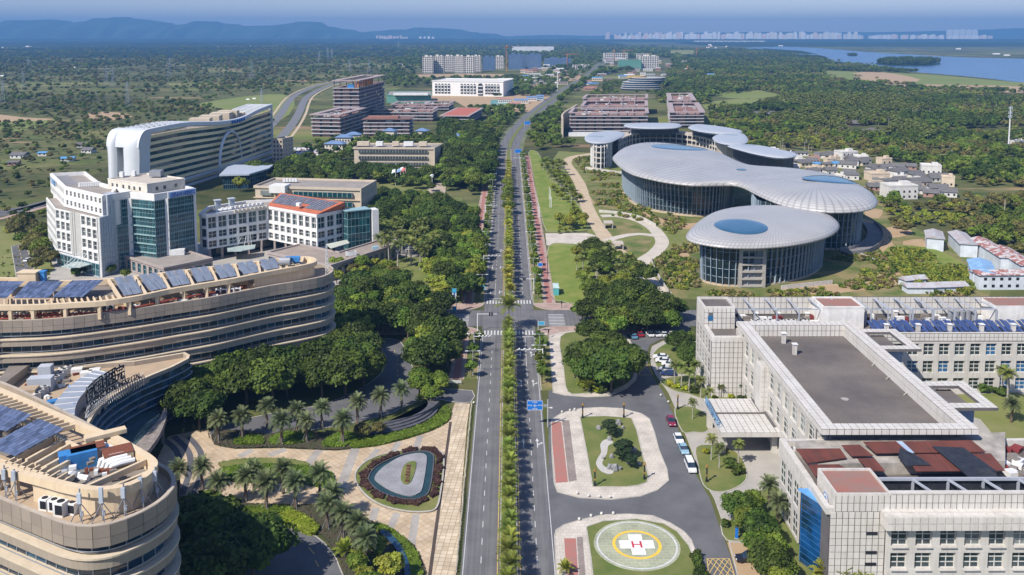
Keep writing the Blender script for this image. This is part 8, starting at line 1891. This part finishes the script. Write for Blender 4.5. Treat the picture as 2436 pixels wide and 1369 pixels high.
pm=MB().box((0,0,.25),(.34,.34,.5)).tube([(0,0,.5),(0,0,.75)],[.24,.12],6);pme=bpy.data.meshes.new('post');pme.from_pydata(pm.v,[],pm.f);pme.materials.append(M('weathered_post',(0.42,0.38,0.30),var=.2))
a,b=G(1122,965),G(1084,1372);n_=int(hypot(b[0]-a[0],b[1]-a[1])/1.05)
for i in range(n_):p=lerp(a,b,i/n_);o=put(pme,'stone_post',None,(p[0]+random.uniform(-.08,.08),p[1],.13),random.uniform(-.1,.1));tag(o,'%s stubby stone post of the plaza edge line, counted from its far end' % nth(i),'post','stone posts along the plaza edge')
# street lamps: two arms
pole=M('pole_grey',(0.50,0.52,0.53),rough=.4,metal=.3)
lm=MB().tube([(0,0,0),(0,0,7.6)],[.12,.07],6).bar((-1.7,0,7.5),(1.7,0,7.5),.09);lme=bpy.data.meshes.new('pole');lme.from_pydata(lm.v,[],lm.f);lme.materials.append(pole)
hm_=MB().box((0,0,0),(.9,.34,.14));hme=bpy.data.meshes.new('head');hme.from_pydata(hm_.v,[],hm_.f);hme.materials.append(whitem)
def lamp(x,y,lab,grp):
    t=thing('street_lamp',lab,'street lamp',(x,y,.1),grp);put(lme,'pole',t,(x,y,.1));put(hme,'lamp_head',t,(x-1.8,y,7.6));put(hme,'lamp_head',t,(x+1.8,y,7.6))
for sd,nm in ((-1,'left'),(1,'right')):
    for i in range(15):lamp(sd*10.2,JN+14+i*24,'%s double armed street lamp on the %s side beyond the junction' % (nth(i),nm),'street lamps beyond the junction')
for i,(x,y) in enumerate(((1125,895),(1128,850),(1282,880),(1284,852))):lamp(*G(x,y),'%s street lamp just before the junction' % nth(i),'street lamps before the junction')
signb=M('sign_blue',(0.01,0.16,0.55),var=.05,rough=.5)
def signpost(x,y,hz_,arm,w_,h_,lab,txt=(),board=signb,back=False):
    t=thing('road_sign',lab,'road sign',(x,y,0));MB().tube([(x,y,0),(x,y,hz_+h_*.5+.2)],.16,8).bar((x,y,hz_),(x+arm,y,hz_),.18).bar((x,y,hz_-.6),(x+arm*.8,y,hz_),.1).build('pole',pole,t)
    c=(x+arm,y-.15,hz_);MB().box(c,(w_,.1,h_)).build('sign_board',board,t)
    if not back:m=MB();m.box((c[0],c[1]-.06,c[2]+h_/2-.06),(w_,.04,.07)).box((c[0],c[1]-.06,c[2]-h_/2+.06),(w_,.04,.07)).box((c[0]-w_/2+.04,c[1]-.06,c[2]),(.07,.04,h_)).box((c[0]+w_/2-.04,c[1]-.06,c[2]),(.07,.04,h_));m.build('sign_border',whitem,t)
    for s_,u,v,sz in txt:textobj(s_,sz,whitem,'sign_text',t,(c[0]+u,c[1]-.08,c[2]+v),0,ext=.01)
    return t,c
x,y=G(1303,1017);t,c=signpost(x,y,5.9,-3.3,4.0,2.5,'large blue direction sign on a white pole above the right lane',[('乐城路',0,.7,.42),('海南路',-1.3,-.1,.38),('康祥路',1.3,-.1,.38),('南岸路',0,-1.05,.42)])
MB().box((c[0],c[1]-.07,c[2]-.05),(.12,.03,.9)).box((c[0],c[1]-.07,c[2]-.1),(1.0,.03,.12)).build('cross_arrow',whitem,t);MB().bar((x,y,5.2),(x+.7,y,5.2),.12).box((x+.9,y,5.2),(.5,.3,.25)).build('camera_arm',whitem,t)
def gantry(px,py,h,arm,lab,lights=0,nm='traffic_light_arm',cat='traffic light'):
    x,y=G(px,py);t=thing(nm,lab,cat,(x,y,0));MB().tube([(x,y,0),(x,y,h+.3)],.16,8).bar((x,y,h),(x+arm,y,h),.16).build('pole',whitem,t)
    for k in range(lights):cx_=x+arm*(.62+.12*k);MB().box((cx_,y-.2,h),(.45,.3,1.3)).build('signal_box',dark,t)
    if not lights:
        for k in range(4):MB().box((x+arm*(.3+.2*k),y-.1,h+.3),(.5,.35,.3)).build('camera_box',whitem,t)
gantry(1151,640,5.6,7.6,'white camera gantry over the left carriageway beyond the junction',0,'camera_gantry','gantry')
gantry(1136,790,6.2,6.6,'traffic light arm with two black signals left of the junction',2)
gantry(1291,880,6.2,-7.8,'white camera gantry over the right carriageway before the junction',0,'camera_gantry','gantry')
gantry(1128,842,5.6,5.5,'white camera arm over the left lane just before the junction',0,'camera_gantry','gantry')
gantry(1270,700,6.0,-5.5,'traffic light arm with dark signals over the right lane beyond the junction',2)
gantry(1155,515,6,7,'white gantry over the left carriageway near the bushy median trees',0,'camera_gantry','gantry');gantry(1246,395,6,-8,'farthest white gantry over the right carriageway',0,'camera_gantry','gantry')
for px,py,h,w_,hh,lb,bd in ((1233,376,5.5,5.5,3,'blue overhead sign above the right lane far along the avenue',signb),(1254,306,6,6,3.5,'blue overhead sign at the bend of the avenue',signb),(1155,350,7,9,5,'blue billboard among the trees left of the avenue',signb),(1285,655,4.5,2.0,1.5,'small blue sign at the right kerb beyond the junction',signb),(1148,700,2.6,1.8,1.9,'cyan bus stop sign on the left verge',M('cyan_board',(0.05,0.35,0.55))),(1288,790,3,2.2,1.3,'cyan shelter sign on the right verge before the junction',M('cyan_board',(0.05,0.35,0.55)))):
    X,Y=G(px,py);signpost(X-w_*.5,Y,h,w_*.5,w_,hh,lb,board=bd,txt=[('出口',0,-.3,hh*.4)] if 0 else ())
X,Y=G(1081,745);t=thing('banner_pillar','tall blue and white advertising pillar left of the junction','sign',(X,Y,0));MB().box((X,Y,6.4),(1.5,.4,4.6)).build('white_panel',whitem,t);MB().box((X,Y-.02,8.2),(1.55,.42,1.4)).box((X,Y,1.6),(1.4,.42,1.6)).build('blue_panel',MATS['cyan_board'],t);MB().tube([(X+.7,Y,0),(X+.7,Y,9.2)],.1,6).tube([(X-.7,Y,0),(X-.7,Y,4.2)],.1,6).build('pole',pole,t)
for k in range(5):textobj('健康医疗城'[k],.75,MATS['sign_cobalt'],'letter',t,(X,Y-.25,7.1-k*.75),0,ext=.02)
X,Y=G(1323,702);t=thing('kiosk','small turquoise portable kiosk standing on the bright lawn','kiosk',(X,Y,0));MB().box((X,Y+2,1.5),(2,6,2.8)).build('cabin',M('turquoise_box',(0.10,0.40,0.42)),t);MB().box((X,Y+2,3.0),(2.3,6.4,.25)).box((X,Y+1,3.2),(1.6,2,.3)).build('roof',M('kiosk_roof',(0.45,0.58,0.55)),t)
# litter of small street things: traffic signal posts with no arm, gate, flags
for i,(x,y) in enumerate(((1123,727),(1336,735),(1305,805),(1275,712))):X,Y=G(x,y);t=thing('signal_post','%s short dark signal post at the junction corners' % nth(i),'traffic light',(X,Y,.1),'signal posts at the junction');MB().tube([(X,Y,.1),(X,Y,2.2)],.08,6).build('post',dark,t);MB().box((X,Y,2.4),(.4,.35,1.1)).build('signal_box',dark,t)
X,Y=G(1076,915);t=thing('barrier_gate','white barrier fence across the driveway mouth','barrier',(X,Y,0));m=MB();[m.bar((X-3,Y,.5+k*.35),(X+2.5,Y,.5+k*.35),.12) for k in range(3)];[m.bar((X-3+k*1.1,Y,0),(X-3+k*1.1,Y,1.3),.1) for k in range(6)];m.build('rails',whitem,t)
for i,(x,y,c_) in enumerate(((941,442,(0.75,0.78,0.80)),(953,440,(0.30,0.45,0.70)),(960,436,(0.75,0.75,0.75)),(965,438,(0.60,0.15,0.15)))):X,Y=G(x,y);t=thing('flagpole','%s flagpole from the left before the cream office' % nth(i),'flagpole',(X,Y,0),'flagpoles before the cream office');MB().tube([(X,Y,0),(X,Y,11)],.12,5).build('pole',whitem,t);MB().mesh([(X,Y,11),(X-2,Y+.5,10.4),(X-2.6,Y,8),(X,Y,9)],[(0,1,2,3)]).build('flag',M('flag%d' % i if False else 'flag_cloth_'+'abcd'[i],c_),t)
for i,(x,y) in enumerate(((1028,445),(1059,443))):X,Y=G(x,y);t=thing('cluster_lamp','%s white cluster lamp at the forecourt gate' % ('left','right')[i],'lamp',(X,Y,0));MB().tube([(X,Y,0),(X,Y,7)],.15,6).build('pole',whitem,t);MB().mesh(*blob((X,Y,7.4),(1.3,1.3,1.1),6,4,.2)).build('lamp_head',whitem,t)
for i,(x,y) in enumerate(((1310,495),(1308,475),(1282,520))):X,Y=G(x,y);t=thing('white_mast','%s white art mast on the bright lawn' % nth(i),'mast',(X,Y,0));MB().tube([(X-.4,Y,0),(X-.3,Y,8)],.16,5).tube([(X+.4,Y,0),(X+.4,Y,6.5)],.16,5).build('poles',whitem,t)
for i,(x,y,w_) in enumerate(((1448,545,4.5),(1472,596,4.5))):X,Y=G(x,y);t=thing('garden_shelter','%s low grey concrete shelter beside the sandy walk' % ('farther','nearer')[i],'shelter',(X,Y,0));MB().box((X,Y+2.5,3),(w_,6,.4)).build('roof',gal,t);MB().box((X-w_/2+.3,Y+2.5,1.4),(.4,5.6,2.8)).box((X+w_/2-.3,Y+2.5,1.4),(.4,5.6,2.8)).build('side_walls',concp,t)
# low white site walls
def lowwall(px_,h,lab):t=thing('boundary_wall',lab,'wall',(*G(*px_[0]),0));P=smooth([G(x,y) for x,y in px_],3,False);m=MB();[m.bar((*P[i],h/2),(*P[i+1],h/2),.25,h) for i in range(len(P)-1)];m.build('wall_panel',M('pale_wall',(0.52,0.49,0.44),streak=.2),t)
lowwall([(1425,506),(1470,510),(1520,520),(1560,540)],1.6,'low pale wall curving along the sandy walk');lowwall([(1548,618),(1560,650),(1590,700)],1.6,'low pale wall beside the walk behind the car park');lowwall([(1858,690),(1980,677)],1.8,'broken pale wall before the nearest hall');lowwall([(1393,404),(1480,416)],2.2,'white boundary wall before the ring college')
lowwall([(2040,605),(2075,620),(2090,632)],1.2,'short pale wall on the waste ground')
# ------------------------------------------------------------ vehicles
def car(px,py,ang,col,lab,kind='car',group=None,L=4.6):
    X,Y=G(px,py);W_=1.85;H={'car':1.45,'suv':1.7,'van':2.0}[kind];bm_=M('paint_%02d%02d%02d' % tuple(int(c*99) for c in col),col,rough=.25,var=.03,spec=.6);t=thing('parked_car' if kind!='van' else 'parked_van',lab,'van' if kind=='van' else 'car',(X,Y,.15),group)
    c_,s_=cos(ang),sin(ang);R=lambda a,b,z:(X+a*c_-b*s_,Y+a*s_+b*c_,.15+z);hl=L/2
    low=[(-hl,.35),(-hl,.78),(-hl*.85,.95),(hl*.45,.92),(hl*.93,.78),(hl,.55),(hl,.35)] if kind!='van' else [(-hl,.35),(-hl,1.1),(hl*.7,1.1),(hl*.95,.9),(hl,.55),(hl,.35)]
    def ext(prof,w_,m=None,w2=None):
        n=len(prof);w2=w2 or [w_]*n;V=[R(a,-w2[i],z) for i,(a,z) in enumerate(prof)]+[R(a,w2[i],z) for i,(a,z) in enumerate(prof)];return MB().mesh(V,[tuple(range(n)),tuple(range(2*n-1,n-1,-1))]+[(i,n+i,n+(i+1) % n,(i+1) % n) for i in range(n)])
    ext(low,W_/2).build('body',bm_,t);cb=[(-hl*.82,.9),(-hl*.62,H-.06),(hl*.12,H-.04),(hl*.48,.9)] if kind!='van' else [(-hl*.97,1.05),(-hl*.93,H-.06),(hl*.4,H-.04),(hl*.72,1.05)]
    ext(cb,.78,w2=[.86,.70,.70,.86]).build('windows',gl,t);rf=[(-hl*.60,H-.08),(-hl*.56,H),(hl*.06,H),(hl*.12,H-.08)] if kind!='van' else [(-hl*.93,H-.3),(-hl*.9,H),(hl*.36,H),(hl*.42,H-.12)]
    ext(rf,.72).build('roof',bm_,t)
    for a in (-hl*.6,hl*.62):
        for b in (-W_/2+.08,W_/2-.08):MB().tube([R(a,b-.1,.32),R(a,b+.1,.32)],.32,10).build('wheel',dark,t)
    for b in (-.6,.6):MB().box(R(hl-.02,b,.68),(.12,.35,.16),ang).build('headlight',whitem,t)
a0,a1=G(1613,1029),G(1658,1134);ra=atan2(a1[1]-a0[1],a1[0]-a0[0]);W0=(0.72,0.72,0.72)
car(1642,1116,ra,W0,'white van parked last in the line beside the garden bed','van',L=5.3);car(1596,1009,ra,(0.22,0.02,0.05),'dark red car parked beside the planted bed','suv');car(1614,1050,ra,W0,'white car behind the dark red one','car');car(1626,1075,ra,(0.25,0.40,0.50),'pale blue car between the white car and the van','car')
car(1780,1336,pi,(0.015,0.015,0.02),'black car on the sandy parking patch','suv',L=4.9);car(68,622,radians(80),W0,'white car on the lane beside the white hospital','car');car(977,597,0,W0,'white car among the royal palms','car')
for i,(x,c_) in enumerate(((1506,(0.12,0.25,0.35)),(1521,(0.30,0.02,0.03)),(1545,W0),(1562,W0),(1578,W0),(1597,W0))):car(x,799 if i else 804,radians(100),c_,['steel blue car half hidden at the left end of the car park row','red car beside the steel blue one in the car park','first white car right of the red one in the car park','second white car right of the red one in the car park','third white car right of the red one in the car park','fourth white car right of the red one in the car park'][i],'car','cars in the car park row')
for i,(x,y,c_,lb) in enumerate(((1572,854,W0,'white car parked first below the round lawn'),(1577,863,W0,'white car parked second below the round lawn'),(1584,884,(0.5,0.5,0.52),'silver car parked under the palms'),(1590,894,(0.02,0.04,0.12),'dark blue car parked under the palms'),(1592,871,W0,'white car parked third below the round lawn'))):car(x,y,radians(170),c_,lb,'car','cars by the round lawn')
X,Y=G(1560,1226);tag(MB().box((0,0,0),(.1,.1,.1)).build('marker',dark),None) if 0 else None
for i,(x,y,h) in enumerate(((1752,1284,2.6),)):X,Y=G(x,y);t=thing('info_totem','blue information totem beside the inner road','sign',(X,Y,0));MB().box((X,Y,h/2+.2),(.55,.2,h)).build('panel',signb,t);MB().box((X,Y,.15),(.8,.4,.3)).build('foot',concp,t)
# far car park beside the annex
gcar=[(0.7,.7,.7),(.1,.1,.12),(.7,.7,.7),(.3,.05,.05),(.35,.37,.4)]
pcm={}
for i in range(70):
    X,Y=G(703+(i % 14)*3.6+(i//14)*1.5,356+(i//14)*3.6+random.uniform(-.4,.4));c_=gcar[i % 5 if random.random()<.6 else 0];k=str(c_)
    if k not in pcm:
        m=MB();m.box((0,0,.65),(1.9,4.6,.7)).box((0,-.2,1.2),(1.6,2.4,.55));me=bpy.data.meshes.new('small_car');me.from_pydata(m.v,[],m.f);me.materials.append(M('far_paint_%d' % len(pcm) if False else 'far_paint_'+'abcdef'[len(pcm)],c_,rough=.3,var=.02));pcm[k]=me
    o=put(pcm[k],'parked_car',None,(X,Y,.05),random.uniform(-.1,.1));tag(o,'%s car in the %s row of the crowded lot by the annex' % (nth(i % 14),nth(i//14)),'car','cars in the crowded lot')
# ------------------------------------------------------------ village houses and sheds
hw=M('house_white',(0.62,0.60,0.56),streak=.2,var=.08);hc=M('house_cream',(0.58,0.48,0.36),var=.1);hb=M('brick_house',(0.36,0.22,0.18),var=.15);tl=M('old_grey_tiles',(0.17,0.16,0.155),col2=(0.10,0.10,0.10),scale=.8);bs=M('blue_sheet_roof',(0.10,0.28,0.50),var=.1)
vh=[(1915,395,26,7,'b','g'),(1950,398,22,7,'w','b'),(2022,382,42,22,'w','f'),(1972,378,26,10,'w','g'),(2002,400,36,12,'w','b'),(1960,412,26,9,'w','s'),(1935,388,30,12,'b','f'),(1905,372,36,8,'w','s'),(1830,366,40,8,'w','f'),(1875,380,30,9,'b','g'),(1985,372,30,8,'w','s'),(2110,392,28,15,'c','f'),(2095,432,46,20,'c','f'),(2150,425,44,20,'w','g'),(2135,405,30,8,'w','g'),(2215,415,44,22,'w','f'),(2255,445,28,26,'c','f'),(2195,445,50,14,'c','g'),(2150,475,70,36,'w','f'),(2235,465,40,20,'c','g'),(2085,455,34,12,'b','g'),(2185,425,40,12,'w','g'),(2240,430,34,10,'w','g'),(2165,405,28,8,'b','g'),(1990,388,20,14,'c','f'),(2215,470,34,12,'b','g'),(2070,420,24,9,'b','g'),(2060,395,22,8,'c','g'),
      (1825,278,78,7,'b','r'),(2038,300,34,6,'b','r'),(2085,320,44,8,'b','r'),(1985,325,28,6,'b','r'),(2275,360,22,8,'w','g'),(1940,285,16,4,'b','g'),(1960,300,18,4,'b','g'),(1990,298,20,4,'b','g'),(2420,345,30,10,'w','f'),(205,440-75,26,8,'w','g'),(40,378,34,10,'w','g'),(100,372,20,6,'w','b'),(160,385,28,5,'w','b'),(195,352,22,6,'w','g'),(30,395,24,8,'b','s')]
adj={'w':'white','c':'cream','b':'brownish'};rj={'f':'flat terrace roof','g':'grey tiled gable roof','b':'blue sheet roof','s':'low sloping grey roof','r':'wide dark hipped roof'}
rv=random.Random(4)
for _ in range(44):
    x=rv.uniform(1850,2280);y0=np.interp(x,[1850,1950,2060,2150,2280],[372,388,402,432,448]);vh.append((x,y0+rv.uniform(-16,34),rv.uniform(20,38),rv.uniform(7,16),rv.choice('wwwcb'),rv.choice('gggfsf')))
for i,(x,y,w_,h_,c_,rf) in enumerate(vh):
    X,Y=G(x,y);s=(y-80)/100;W_=w_/s;H=max(2.6,h_/s*.86);D=min(12,W_*.8);an=random.uniform(-.45,.45) if rf!='f' else random.choice((-.35,.25,.1));wm={'w':hw,'c':hc,'b':hb}[c_]
    t=thing('village_house','%s house with %s, %s of the %s houses' % (adj[c_],rj[rf],nth(i),'village' if i<37 or i>42 else 'left plain'),'house',(X,Y,0),'village houses behind the halls' if i<37 or i>42 else 'houses on the left plain')
    R=lambda a,b:(X+a*cos(an)-(b+D/2)*sin(an),Y+a*sin(an)+(b+D/2)*cos(an));P=[R(-W_/2,-D/2),R(W_/2,-D/2),R(W_/2,D/2),R(-W_/2,D/2)];MB().prism(P,0,H).build('wall',wm,t)
    c0=R(0,0);m=MB()
    if rf=='f':MB().ring(offset(P,-.15),offset(P,.3),H,H+.9).build('parapet',wm,t);q=R(W_*.2,0);m.box((*q,H+1.2),(W_*.3,D*.4,2.4),an);m.build('roof_hut',wm,t)
    elif rf=='r':hiproof(m,c0[0],c0[1],W_,D,H,3.2,an,0,1.5);m.build('roof',tl,t)
    else:gableroof(m,c0[0],c0[1],W_,D,H,2.2 if rf=='g' else 1.0,an);m.build('roof',{'g':tl,'s':tl,'b':bs}[rf],t)
    nf=max(1,int(H/3.1));nw=max(2,int(W_/3))
    for a_ in range(nw):
        for b_ in range(nf):
            q=R((a_+.5)/nw*W_-W_/2,-D/2-.03);MB().box((*q,1.7+b_*3.1),(1.1,.15,1.3),an).build('window',dark,t)
for i,(x,y,w_,l_,h_,an,rc,lb) in enumerate(((2224,598,7,16,6.0,-.40,'w','white two storey site shed with pale metal roof, left of the row'),(2304,613,7,24,6.0,-.27,'w','white two storey site shed with pale roof beside the palms'),(2400,648,7,34,6.2,-.15,'r','long workers shed with rust streaked roof, upper right'),(2450,668,7,30,6.2,-.15,'r','rust roofed workers shed at the right picture edge'),(2340,686,8,20,6.2,-.40,'b','white shed with pale blue corrugated roof'),(2400,690,24,7,6,.02,'r','long white shed with red streaked roof facing the camera'),(2163,682,5,4,2.6,.3,'w','small white container hut on the waste ground'),(2190,678,4,4,2.4,.2,'w','second small white container hut on the waste ground'),(2190,700,10,5,2.6,0,'w','white tent-like hut behind the tiled hospital roof'),(2260,698,14,6,2.6,.1,'w','tangled white tarpaulin shed behind the tiled hospital'))):
    X,Y=G(x,y);t=thing('site_shed',lb,'shed',(X,Y,0),'sheds at the right edge');c0=(X-l_/2*sin(an)*(1 if l_>w_ else 0),Y+l_/2*cos(an));MB().box((*c0,h_/2),(w_,l_,h_),an).build('wall',M('shed_white',(0.58,0.62,0.66),streak=.1),t);m=MB();gableroof(m,c0[0],c0[1],l_ if l_>w_ else w_,w_ if l_>w_ else l_,h_,1.2,an+(pi/2 if l_>w_ else 0));m.build('roof',{'w':M('pale_tin',(0.42,0.45,0.48),col2=(0.35,0.28,0.26),scale=.4),'r':M('streaked_tin',(0.30,0.12,0.10),col2=(0.48,0.46,0.45),scale=.5,thr=(.48,.54)),'b':M('pale_blue_tin',(0.22,0.38,0.58),var=.15)}[rc],t)
    if h_>4:
        for k in range(7):
            for z in (1.6,4.4):u=(k-3)*(l_ if l_>w_ else w_)/7.5;an2=an+(pi/2 if l_>w_ else 0);sdv=(w_ if l_>w_ else l_)/2+.03;q=(c0[0]+u*cos(an2)+(-sdv if l_>w_ else sdv)*sin(an2)*(-1 if l_>w_ else 1),c0[1]+u*sin(an2)-(-sdv if l_>w_ else sdv)*cos(an2)*(-1 if l_>w_ else 1));MB().box((*q,z),(1.2,.1,1.1),an2).build('window',dark,t)
# ------------------------------------------------------------ pylons, mast, far town
pyl=M('pylon_steel',(0.34,0.38,0.42))
for i,(x,y,h) in enumerate(((305,258,66),(10,248,62),(57,214,48),(255,205,52),(405,190,56),(623,246,38),(833,172,34),(878,175,36),(68,160,24),(600,190,48),(760,150,30),(780,142,30),(790,146,32),(948,118,20),(270,206,48))):
    s=(y-80)/100;X,Y=G(x,y);H=h/s*.97;w_=H*.11;m=MB();th=max(.25,.30/s)
    for a in (-1,1):
        for b in (-1,1):m.bar((X+a*w_,Y+b*w_,0),(X+a*w_*.25,Y+b*w_*.25,H*.72),th);m.bar((X+a*w_*.25,Y+b*w_*.25,H*.72),(X,Y,H),th)
    for k in range(6):z0=H*.12*k;z1=H*.12*(k+1);r0=w_*(1-.75*z0/(H*.72));r1=w_*(1-.75*z1/(H*.72));m.bar((X-r0,Y-r0,z0),(X+r1,Y-r1,z1),th*.6);m.bar((X+r0,Y-r0,z0),(X-r1,Y-r1,z1),th*.6)
    for z,l in ((.68,1.5),(.80,1.25),(.91,1.0)):m.bar((X-w_*l,Y,H*z),(X+w_*l,Y,H*z),th*1.2)
    tag(m.build('pylon',pyl),'%s steel lattice pylon on the left plain, listed near ones first' % nth(i),'pylon','pylons on the left plain')
X,Y=G(2399,350);t=thing('phone_mast','tall white phone mast rising from the wood on the right','mast',(X,Y,0));MB().tube([(X,Y,0),(X,Y,36)],[.7,.35],8).build('pole',whitem,t);m=MB()
for z in (27,30.5,34.5):[m.box((X+1.3*cos(a),Y+1.3*sin(a),z),(.5,.4,2.2),a) for a in (0,1.05,2.1,3.14,4.2,5.2)]
m.build('antennas',antm,t)
X,Y=G(1326,216);t=thing('high_mast','tall white mast light beside the far avenue','mast',(X,Y,0));MB().tube([(X,Y,0),(X,Y,33)],[.9,.6],6).box((X,Y,33),(9,2,1.2)).build('pole',whitem,t)
ct=[M('tower_'+k,c,var=.06) for k,c in (('white',(0.88,0.86,0.84)),('pinkish',(0.86,0.66,0.56)),('cream',(0.86,0.80,0.70)))]
rr_=random.Random(5);ntw=0
def fartower(px,yb,w_,h_,mt,lab,grp):
    s=(yb-80)/100;X,Y=G(px,yb);W_,H=w_/s,h_/s;m=MB().box((X,Y,H/2),(W_,W_*.5,H)).box((X+W_*.1,Y,H+H*.04),(W_*.4,W_*.3,H*.08));tag(m.build('city_tower',mt),lab,'tower block',grp)
for i in range(92):
    px=1470+i*9.6+rr_.uniform(-3,3)
    if 2000<px<2250 and rr_.random()<.45:continue
    fartower(px,97,rr_.uniform(6,10.5),rr_.uniform(10,17)*(1 if px>1530 else .6)*(.7 if px>2080 else 1)+3,ct[0 if rr_.random()<.55 else rr_.choice((1,2))],'%s pale tower block from the left in the city line' % nth(i),'city towers across the lake')
for i in range(80):
    px=1440+i*11.6+rr_.uniform(-5,5);fartower(px,94.5,rr_.uniform(5,11),rr_.uniform(7,15)*(1 if px<2050 else .6)+3,ct[rr_.choice((0,1,1,2))],'%s hazy tower block from the left in the back city line' % nth(i),'back row of city towers')
for i in range(5):fartower(2258+i*15,94,12,22,ct[0],'%s tall white slab block at the right end of the skyline' % nth(i),'white slab blocks at the right end')
for i in range(14):fartower(898+i*5.5+rr_.uniform(-1,1),97,4,rr_.uniform(8,12) if i<11 else 8,ct[1],'%s pinkish tower block from the left in the far town' % nth(i),'towers of the small far town')
for i in range(4):fartower(1000+i*10,97,6,rr_.uniform(7,10),ct[0],'%s white tower block right of the small far town' % nth(i),'white towers of the small far town')
for i in range(40):
    px=rr_.choice((rr_.uniform(340,700),rr_.uniform(480,660),rr_.uniform(1640,2100),rr_.uniform(0,160)));yb=rr_.uniform(104,116) if px>1600 or px<700 else 110;fartower(px,yb,rr_.uniform(4,11),rr_.uniform(2,3.5),ct[rr_.choice((0,0,1))],'%s low pale building scattered on the far plain' % nth(i),'low buildings on the far plain')
for i,(x,y,w_) in enumerate(((228,150,12),(205,153,8),(8,182,12),(185,162,14),(540,157,6),(700,158,9),(2370,130,14),(2395,133,12),(2280,118,10),(1930,104,8),(1890,95,60),(600,150,4),(590,238,8),(605,236,8))):fartower(x,y,w_,2.6,ct[0],'%s lone white farm building on the plain' % nth(i),'lone white farm buildings')
X0_,Y0_=G(1650,103);X1_,Y1_=G(1820,103);t=thing('viaduct','long pale viaduct beyond the lake head','bridge',(X0_,Y0_,0));MB().box(((X0_+X1_)/2,Y0_,20),(X1_-X0_,12,6)).build('deck',ct[0],t)
for i in range(9):MB().box((X0_+(X1_-X0_)*(i+.5)/9,Y0_,8.5),(9,9,17)).build('pier',ct[0],t)
# low town along the far avenue
tr_=M('town_red_roof',(0.34,0.17,0.13));r9=random.Random(9);k=0
for i in range(120):
    px,py=(r9.uniform(1245,1430),r9.uniform(160,216)) if i<66 else (r9.uniform(1430,1700),r9.uniform(145,200))
    X,Y=G(px,py);rx=np.interp(Y,[p[1] for p in CL],[p[0] for p in CL])
    if abs(X-rx)<22:continue
    s=(py-80)/100;W_=r9.uniform(8,26)/s;H=r9.uniform(3,8)/s;D=W_*r9.uniform(.3,.6);an=r9.uniform(-.3,.3);c_=r9.choice((hw,hw,hc,hb));t=thing('town_building','%s low %s building in the small town along the far avenue' % (nth(k),{'house_white':'white','house_cream':'cream','brick_house':'brownish'}[c_.name]),'building',(X,Y,0),'low buildings along the far avenue');k+=1
    MB().box((X,Y,H/2),(W_,D,H),an).build('wall',c_,t);m=MB();gableroof(m,X,Y,W_,D,H,1.5,an);m.build('roof',r9.choice((tl,bs,whitem,tr_,slabw)),t)
    m=MB();[m.box((X+u*W_*cos(an)+(D/2+.05)*sin(an),Y+u*W_*sin(an)-(D/2+.05)*cos(an),H*.5),(W_*.1,.3,H*.35),an) for u in (-.36,-.18,0,.18,.36)];m.build('window_row',dark,t)
